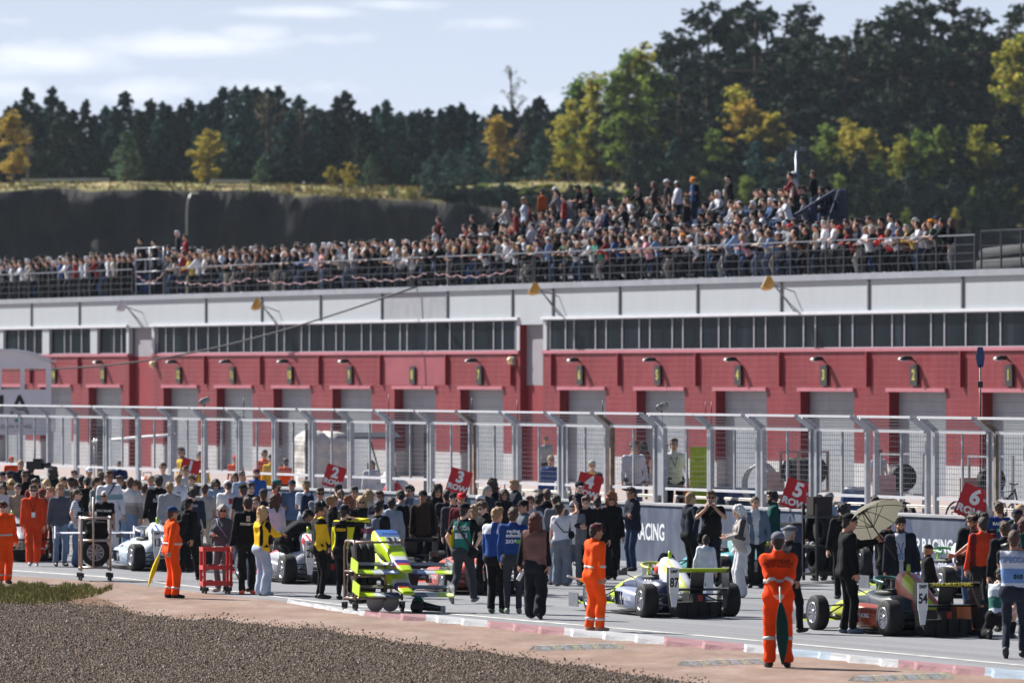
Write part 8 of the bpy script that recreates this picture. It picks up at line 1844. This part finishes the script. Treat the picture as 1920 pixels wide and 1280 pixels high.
for i, (px, yt, lf, w) in enumerate(((470, 345, 'green', 'left of the low rounded pine'), (560, 350, 'pine_blue', 'under the grey half-bare trees'), (600, 352, 'yg', 'below the smaller yellow bush'), (735, 348, 'green', 'right of the brink pine'), (770, 352, 'yg', 'left of the small bank pines'), (800, 345, 'pine_blue', 'under the first bank pine'), (835, 356, 'green', 'under the second bank pine'), (870, 350, 'pine_dark', 'under the third bank pine'), (905, 345, 'green', 'under the last bank pine'), (940, 340, 'pine_blue', 'below the orange-brown birch'), (985, 352, 'green', 'above the stand, left end'), (1030, 344, 'yg', 'over the two brown jackets'), (1070, 346, 'pine_dark', 'left of the dark little pine'), (1110, 350, 'green', 'over the white paper reader'), (1140, 342, 'pine_blue', 'touching the dark little pine'), (1185, 338, 'green', 'at the right end of the dry grass'), (1215, 345, 'pine_dark', 'over the trio on the top row'))):
    tree(px, 703 + i % 3, yt, 'bush' if i % 3 else 'young', i % 5, lf, 'low %s shrub at the cliff brink %s' % ({'green': 'green', 'pine_blue': 'blue-green', 'yg': 'yellowish', 'pine_dark': 'dark'}[lf], w), 'bush', 'low shrubs at the cliff brink', wide=1.7, name='shrub')
# what stands behind reads as one mass
rng = np.random.default_rng(5); VV, QQ = [], []; off = 0
for i in range(270):
    px = rng.uniform(-60, 1980) if i < 170 else rng.uniform(1200, 1980); C_, Rr, mb_, r2 = tree_parts('spire', 9, 100 + i % 9); V, Q = leaves(C_, Rr, r2, 6, .34)
    d = rng.uniform(768, 800); p = plateau(px, d); yt = float(np.interp(px, [-60, 200, 500, 700, 1050, 1150, 1250, 1330, 1500, 1570, 1650, 1800, 1980], [205, 206, 190, 212, 205, 190, 150, 90, 90, 110, 85, 70, 80])) + rng.uniform(0, 60)
    sc = (CAMH + (HOR - yt) * d / F - p.z) / 9
    V = V * np.array([sc * 1.6 if sc < 1.6 else sc, sc * 1.3 if sc < 1.6 else sc, sc]) + np.array(p); VV.append(V); QQ.append(Q + off); off += len(V)
for i in range(260):
    px = rng.uniform(-60, 1980); C_, Rr, mb_, r2 = tree_parts('bush', 4.2, 60 + i % 7); V, Q = leaves(C_, Rr, r2, 7, .3); V = V * np.array([1.3, 1, 1]) + np.array(plateau(px, rng.uniform(738, 766))) - V3(0, 0, .4); VV.append(V); QQ.append(Q + off); off += len(V)
V3_, Q3_, o3 = [], [], 0
for i in range(300):
    px = rng.uniform(1190, 2000) if i < 230 else rng.uniform(810, 1200); d = rng.uniform(703, 738) if i < 230 else rng.uniform(702, 707); C_, Rr, mb_, r2 = tree_parts('round' if i % 2 else 'bush', 5.0, 160 + i % 9); V, Q = leaves(C_, Rr, r2, 9, .22)
    V = V * np.array([1.2, .8, rng.uniform(.55, 1.25) if i < 230 else rng.uniform(.22, .45)]) + np.array(plateau(px, d)) - V3(0, 0, .6); V3_.append(V); Q3_.append(Q + o3); o3 += len(V)
kind(link('undergrowth', np_mesh('undergrowth', np.concatenate(V3_), np.concatenate(Q3_), LEAF['pine_dark'])), 'stuff')
kind(link('forest', np_mesh('forest', np.concatenate(VV), np.concatenate(QQ), LEAF['pine_dark'])), 'stuff')
# dry grass and herbs on the bank
P_ = []; r = np.random.default_rng(8)
for (xa, xb, n_) in ((-60, 1200, 2600), (505, 800, 2000), (960, 1190, 1000)):
    for _ in range(n_):
        px = r.uniform(xa, xb); d = r.uniform(700.5, 717); p = plateau(px, d); P_.append((p.x, p.y, p.z - .05))
P_ = np.array(P_)
gd = special('dry_grass', lambda x: x.ramp((lambda i: i.outputs['Random Per Island'])(x.n.new('ShaderNodeNewGeometry')), [(0, (120, 116, 56)), (.45, (176, 150, 104)), (.8, (204, 172, 132)), (1, (150, 150, 80))]))
blades('dry_grass', P_, r, .12, .5, .10, gd)
P2 = P_[(r.random(len(P_)) < .3)]; blades('herbs', P2, r, .15, .5, .2, special('herb', lambda x: x.ramp((lambda i: i.outputs['Random Per Island'])(x.n.new('ShaderNodeNewGeometry')), [(0, (74, 92, 44)), (.6, (120, 130, 60)), (1, (168, 160, 70))])))
# road barrier on the plateau
gb = thing('guard_rail', 'thin grey road barrier on the plateau in front of the dark pines', 'barrier'); k = MB(); k2 = MB()
for (xa, xb) in ((40, 205), (395, 470)):
    a, b = plateau(xa, 724), plateau(xb, 724); k.bar(a + Vector((0, 0, .55)), b + Vector((0, 0, .55)), .08, .32)
    for i in range(12): q_ = a.lerp(b, i / 11); k2.bar(q_, q_ + Vector((0, 0, .6)), .1)
k.build('rail', galv, gb); k2.build('posts', galv, gb)
# street lamp pole by the cliff
p = at(350, 400, 660); sl = thing('lamp_post', 'thin curved lamp post standing against the dark cliff', 'lamp post', T(p.x, p.y, 0)); zt = CAMH + (HOR - 362) * 660 / F
MB().tube([(0, 0, 0), (0, 0, zt - 2), (.1, 0, zt - .8), (.5, 0, zt)], .09, 6).build('pole', galv, sl); MB().box((.8, 0, zt), (.7, .3, .15)).build('lamp', lampw, sl)

# ------------------------------------------------------------------ spectators on the roof
rc = random.Random(44)
TOPC = [((14, 14, 17), 'black', 22), ((32, 36, 48), 'navy', 10), ((206, 208, 214), 'white', 12), ((120, 122, 128), 'grey', 9), ((176, 168, 156), 'beige', 4), ((130, 40, 44), 'red', 1.2), ((196, 168, 70), 'yellow', .6), ((60, 86, 130), 'blue', 3), ((96, 70, 54), 'brown', 3), ((64, 84, 66), 'olive', 2), ((206, 104, 50), 'orange', 1), ((196, 140, 150), 'pink', 1), ((120, 150, 190), 'pale blue', 2), ((60, 130, 110), 'teal', 1)]
BOTC = [((24, 25, 30), 'black'), ((44, 56, 76), 'jeans'), ((30, 32, 38), 'dark'), ((96, 110, 130), 'pale jeans'), ((160, 154, 146), 'light')]; BW = [0, 0, 0, 1, 1, 2, 2, 2, 3, 4]
TK = [('jacket', 'jacket'), ('tee', 't-shirt'), ('sweater', 'sweater'), ('hoodie', 'hoodie')]
HS = [('short', 'dark', 'dark-haired'), ('short', 'brown', 'brown-haired'), ('long', 'brown', 'long brown-haired'), ('long', 'blonde', 'long blonde-haired'), ('bob', 'fair', 'fair-haired'), ('crop', 'dark', 'close-cropped'), ('curly', 'dark', 'curly-haired'), ('pony', 'brown', 'ponytailed'), ('quiff', 'black', 'black-haired'), ('short', 'grey', 'grey-haired')]
CAPS = [((226, 228, 232), 'white-capped', 6), ((24, 24, 28), 'black-capped', 5), ((40, 50, 84), 'navy-capped', 3), ((196, 40, 44), 'red-capped', 2), ((150, 152, 156), 'grey-capped', 2), ((240, 150, 40), 'orange-capped', 1), ((190, 178, 160), 'beige-capped', 1)]
def wpick(L_): return rc.choices(L_, [x[-1] for x in L_])[0]
used = {}; prevd = ['the corner post']
def place_of(px, pre):
    a = DOORS['a'] + DOORS['b'] + [195, 103, 18]; j = min(range(len(a)), key=lambda k_: abs(a[k_] - px)); side = '' if abs(a[j] - px) < 26 else (' left of' if px < a[j] else ' right of')
    return '%s%s garage %s' % (pre, side if side else ' above', (words_ + ['fifteen'])[j])
NP = [sum(1 for o_ in COL.objects if o_.get('category') == 'person')]; SP = []; print('ground people', NP[0])
def fan(px, o, z, heads, P, grp, pre, h=None, top=None, hair=None, hat=None, label=None, bot=None, fem=None, yy=None):
    NP[0] += 1
    if NP[0] > 300: SP.append((BL.P(BL.t(px, o), o, z), R(heads + rc.uniform(-24, 24)), 2 if P[0] == 'sit' else rc.randrange(2))); return
    q = BL.P(BL.t(px, o), o, z)
    hs = HS[rc.randrange(len(HS))] if hair is None else hair
    fem_ = hs[0] in ('long', 'bob', 'pony') if fem is None else fem
    tc_ = wpick(TOPC) if top is None else top; tk = TK[rc.randrange(4)] if len(tc_) < 4 else tc_[3]; bc = BOTC[rc.choice(BW)] if bot is None else bot
    cap_ = (wpick(CAPS) if rc.random() < .30 and not (hs[0] in ('curly', 'bun')) else None) if hat is None else hat
    desc = (cap_[1] if cap_ else hs[2]); hh = h or (rc.uniform(1.58, 1.72) if fem_ else rc.uniform(1.68, 1.86))
    if label is None:
        loc = place_of(px, pre); label = '%s %s in %s %s %s' % (desc, 'person' if True else '', tc_[1], tk[1], loc)
        c = label
        for ex in ('', ' with ' + bc[1] + ' trousers', ', next to ' + prevd[0], ', ' + bc[1] + ' trousers, next to ' + prevd[0]):
            c = label + ex
            if c not in used and len(c.split()) <= 16: break
        label = c
    used[label] = 1; prevd[0] = ('the ' + desc + ' one in ' + tc_[1])
    P0 = rc.choice(P)
    person(Matrix.Translation(q) @ RZ(R(heads + rc.uniform(-24, 24))), label, P0, top=(tk[0], tuple(tc_[0])), bot=('straight' if not fem_ else rc.choice(['slim', 'straight']), bc[0]), hair=('crop' if cap_ and hs[0] in ('short', 'quiff', 'crop', 'curly') else hs[0]), hc=hs[1], hat='cap' if cap_ else None, hatc=cap_[0] if cap_ else (0, 0, 0), h=hh, fem=fem_, vox=.042, group=grp, seed=rc.randrange(5), shoes=rc.choice([(30, 30, 32), (200, 200, 202), (90, 90, 96)]))
HD = 66 + 24          # facing the track
RGp, GGp = 'spectators along the roof railing', 'spectators on the grandstand'
LEAN = ['railing', 'railing2', 'railing3', 'railing', 'crossed']; STD = ['relax', 'crossed', 'clasp', 'pockets', 'phone', 'stand', 'brow']; SIT = ['sit', 'sit2', 'sit']
ZF = ZR - .02
# singled-out figures first
def named(px, o, z, head, P, lab, top, hair, hat=None, h=None, bot=None, grp=RGp): fan(px, o, z, head, [P], grp, '', h=h, top=top, hair=hair, hat=hat, label=lab, bot=bot)
named(1785, -.75, ZF, 82, 'relax', 'long-haired young woman in black jacket and white trousers at the railing end', ((24, 24, 28), 'black', 1, ('jacket', '')), HS[2], None, 1.72, BOTC[4])
named(1758, -.9, ZF, 96, 'relax', 'man in pale grey jacket beside the woman in white trousers at the railing end', ((176, 172, 168), '', 1, ('jacket', '')), HS[0], None, 1.82, BOTC[0])
named(1660, -.7, ZF, 90, 'railing3', 'woman in grey with a red jacket over her shoulders bending over the railing', ((206, 44, 40), '', 1, ('hoodie', '')), HS[6], None, 1.7, BOTC[0])
named(1722, -.75, ZF, 84, 'railing2', 'man with sunglasses in dark jacket near the railing end', ((40, 34, 32), '', 1, ('jacket', '')), HS[0], None, 1.85, BOTC[1])
for px, row, hd, P, lab, top, hair, hat in ((1018, 4, 70, 'pockets', 'man standing in a rust-orange jacket at the top of the stand', ((176, 84, 36), '', 1, ('jacket', '')), HS[1], None), (1043, 4, 90, 'clasp', 'tall man standing in a brown jacket next to the rust-orange jacket', ((84, 66, 62), '', 1, ('jacket', '')), HS[1], None),
        (1087, 4, 80, 'phone', 'dark-haired woman standing in black left of the white paper', ((22, 22, 26), '', 1, ('tee', '')), HS[8], None), (1106, 4, 90, 'phone', 'woman standing in black with long dark hair reading a white paper', ((24, 24, 28), '', 1, ('jacket', '')), HS[2], None), (1136, 2, 90, 'clasp', 'big man standing in a navy sweater in the middle of the stand', ((28, 42, 74), '', 1, ('sweater', '')), HS[9], None),
        (1228, 4, 80, 'crossed', 'woman standing with long dark hair in a dark brown jacket at the top row', ((50, 40, 40), '', 1, ('jacket', '')), HS[2], None), (1252, 4, 95, 'relax', 'tallest man in a black t-shirt standing at the top row', ((20, 20, 22), '', 1, ('tee', '')), HS[1], None), (1272, 4, 88, 'clasp', 'woman standing in a white sweater at the top row', ((206, 206, 212), '', 1, ('sweater', '')), HS[2], None), (1304, 4, 90, 'phone', 'man standing in black with a bright orange cap', ((22, 24, 24), '', 1, ('tee', '')), HS[0], ((246, 150, 40), 'orange-capped', 1)),
        (1489, 4, 84, 'relax', 'man in white cap and cream jacket standing above the blue stair rail', ((206, 198, 186), '', 1, ('jacket', '')), HS[0], ((226, 228, 232), 'white-capped', 1)), (1527, 4, 90, 'crossed', 'man in dark jacket behind the blue rail at the stand end', ((24, 26, 32), '', 1, ('jacket', '')), HS[1], None), (984, 3, 80, 'relax', 'blond person standing in a pale blue jacket at the left of the stand', ((170, 180, 196), '', 1, ('jacket', '')), HS[4], None), (968, 2, 100, 'relax', 'person from the side in red and black check with dark hair', ((120, 40, 36), '', 1, ('jacket', '')), HS[0], None)):
    o, z = gs_row(row); named(px, o + .25, z, HD if hd is None else hd, P, lab, top, hair, hat, rc.uniform(1.72, 1.84), None, GGp)
# front row leaning on the railing
px = 1772.0; n_front = 0
while px > 330:
    if abs(px - 1660) > 9: fan(px, -.62 - rc.uniform(0, .10), ZF, HD, LEAN, RGp, 'leaning on the railing'); n_front += 1
    px -= rc.uniform(.50, .78) * .9 * BL.scale(px) * .40 + 3.2
# seated on the stand
for row, n_ in ((0, 17), (1, 17), (2, 16), (3, 16), (4, 18)):
    o, z = gs_row(row)
    for j in range(n_):
        px_ = 805 + (1415 + 36 * row - 805) * (j + rc.uniform(.15, .85)) / n_
        if row > 3 and px_ < 930: continue
        st = rc.random() < (.25 if row in (0, 4) else .12)
        fan(px_, o + (.3 if st else -.02), z + (0 if st else -.06), HD, STD if st else SIT, GGp, '%s on stand row %s' % ('standing' if st else 'sitting', ['one', 'two', 'three', 'four', 'five'][row]))
# scaffold end group
for px_, o, zz in ((268, -.9, .75), (290, -1.0, .6), (300, -1.2, .45), (334, -1.3, .9), (349, -1.4, .8), (318, -1.0, .4), (258, -.8, .2)): fan(px_, o, ZF + zz, HD, STD, RGp, 'raised beside the scaffold,')
# second row standing behind
px = 1690.0
while px > 300:
    fan(px, -1.35 - rc.uniform(0, .3), ZF + .12, HD, STD, RGp, 'standing behind the railing'); px -= rc.uniform(19, 32)
px = 330.0
while px > -10:
    if not 250 < px < 312: fan(px, -.62 - rc.uniform(0, .1), ZF, HD, LEAN, RGp, 'at the far railing'); n_front += 1
    px -= rc.uniform(8, 13)
# those farther back read as one crowd
def crowd(n_, spots):
    VV, QQ, MI = [], [], []; off = 0; cols = [cloth(c[0]) for c in TOPC[:8]] + SKIN[:2] + [hairm('dark'), hairm('brown'), cloth((226, 228, 232)), cloth((24, 24, 28))]
    base = []
    for nmP in ('relax', 'railing2', 'sit'):
        J = skel(POSES[nmP]); lo, hi = bounds(J); s = Sdf(lo, hi, .06); cloth_body(s, J, .02, False, 0); sleeves(s, J, .015, 1.95); s.cap(J['hr'], J['hl'], .13, .13); V, Q = s.verts(); base.append((J, V, Q))
        s2 = Sdf(lo, hi, .06); legs(s2, J, .01, 'straight'); V2, Q2 = s2.verts(); hd_ = build_head(.03); hr_ = hair_mesh('short', .028); base[-1] += (V2, Q2, hd_, hr_)
    for (p, a, b_) in spots:
        J, V, Q, V2, Q2, hd_, hr_ = base[b_]; M3 = rotz(a); sc = rc.uniform(.92, 1.04); hp_ = lambda v: (v @ J['Rh'].T + J['hd'])
        for v_, q_, m_ in ((V, Q, rc.choice([0, 0, 0, 0, 1, 1, 2, 2, 2, 3, 3, 4, 7, 5])), (V2, Q2, rc.choice([13, 13, 1, 7])), (hp_(hd_[0]), hd_[1], 8 + rc.randrange(2)), (hp_(hr_[0]), hr_[1], rc.choice([10, 11, 10, 11, 13, 10, 12]))):
            VV.append(v_ @ M3.T * sc + np.array(p)); QQ.append(q_ + off); MI.append(np.full(len(q_), m_)); off += len(v_)
    kind(link('crowd', np_mesh('crowd', np.concatenate(VV), np.concatenate(QQ), cols, np.concatenate(MI), True)), 'stuff')
sp = SP
for i in range(190):
    px_ = rc.uniform(-30, 800) if i < 130 else rc.uniform(800, 1690); o = -1.0 - rc.uniform(.1, 1.6) if px_ < 800 else -2.0 - rc.uniform(0, .6)
    sp.append((BL.P(BL.t(px_, o), o, ZF + .08 * abs(o)), R(HD + rc.uniform(-30, 30)), 0))
for i in range(170):
    k = rc.randrange(5); o, z = gs_row(k); sp.append((BL.P(GS['t0'] + 1 + rc.random() * (GS['t1'] - GS['t0'] - 2) * (.74 if k > 3 else 1), o - .05, z - .06), R(HD + rc.uniform(-30, 30)), 2))
crowd(len(sp), sp)

# ------------------------------------------------------------------ autumn haze over the valley
hz_ = bpy.data.materials.new('haze'); hz_.use_nodes = True; n = hz_.node_tree.nodes; l = hz_.node_tree.links
n.remove(n['Principled BSDF']); pv = n.new('ShaderNodeVolumePrincipled'); l.new(pv.outputs[0], n['Material Output'].inputs['Volume'])
pv.inputs['Color'].default_value = (.74, .86, 1, 1); pv.inputs['Density'].default_value = .00004; pv.inputs['Anisotropy'].default_value = .3
kind(MB().box((0, 480, 22.0), (700, 1000, 60)).build('haze', hz_), 'stuff')

# twins of one kind are told apart by their order from the left
_by = {}
for o in list(COL.objects):
    if o.get('category'): _by.setdefault(o['label'], []).append(o)
_ord = ['leftmost', 'second from left', 'third from left', 'fourth from left', 'fifth from left', 'sixth from left']
for lb, q in _by.items():
    if len(q) > 1:
        q.sort(key=lambda o: o.matrix_basis.translation.x / max(o.matrix_basis.translation.y, 1))
        for i, o in enumerate(q): o['label'] = lb + ', ' + (_ord[i] if i < 6 else 'further right')
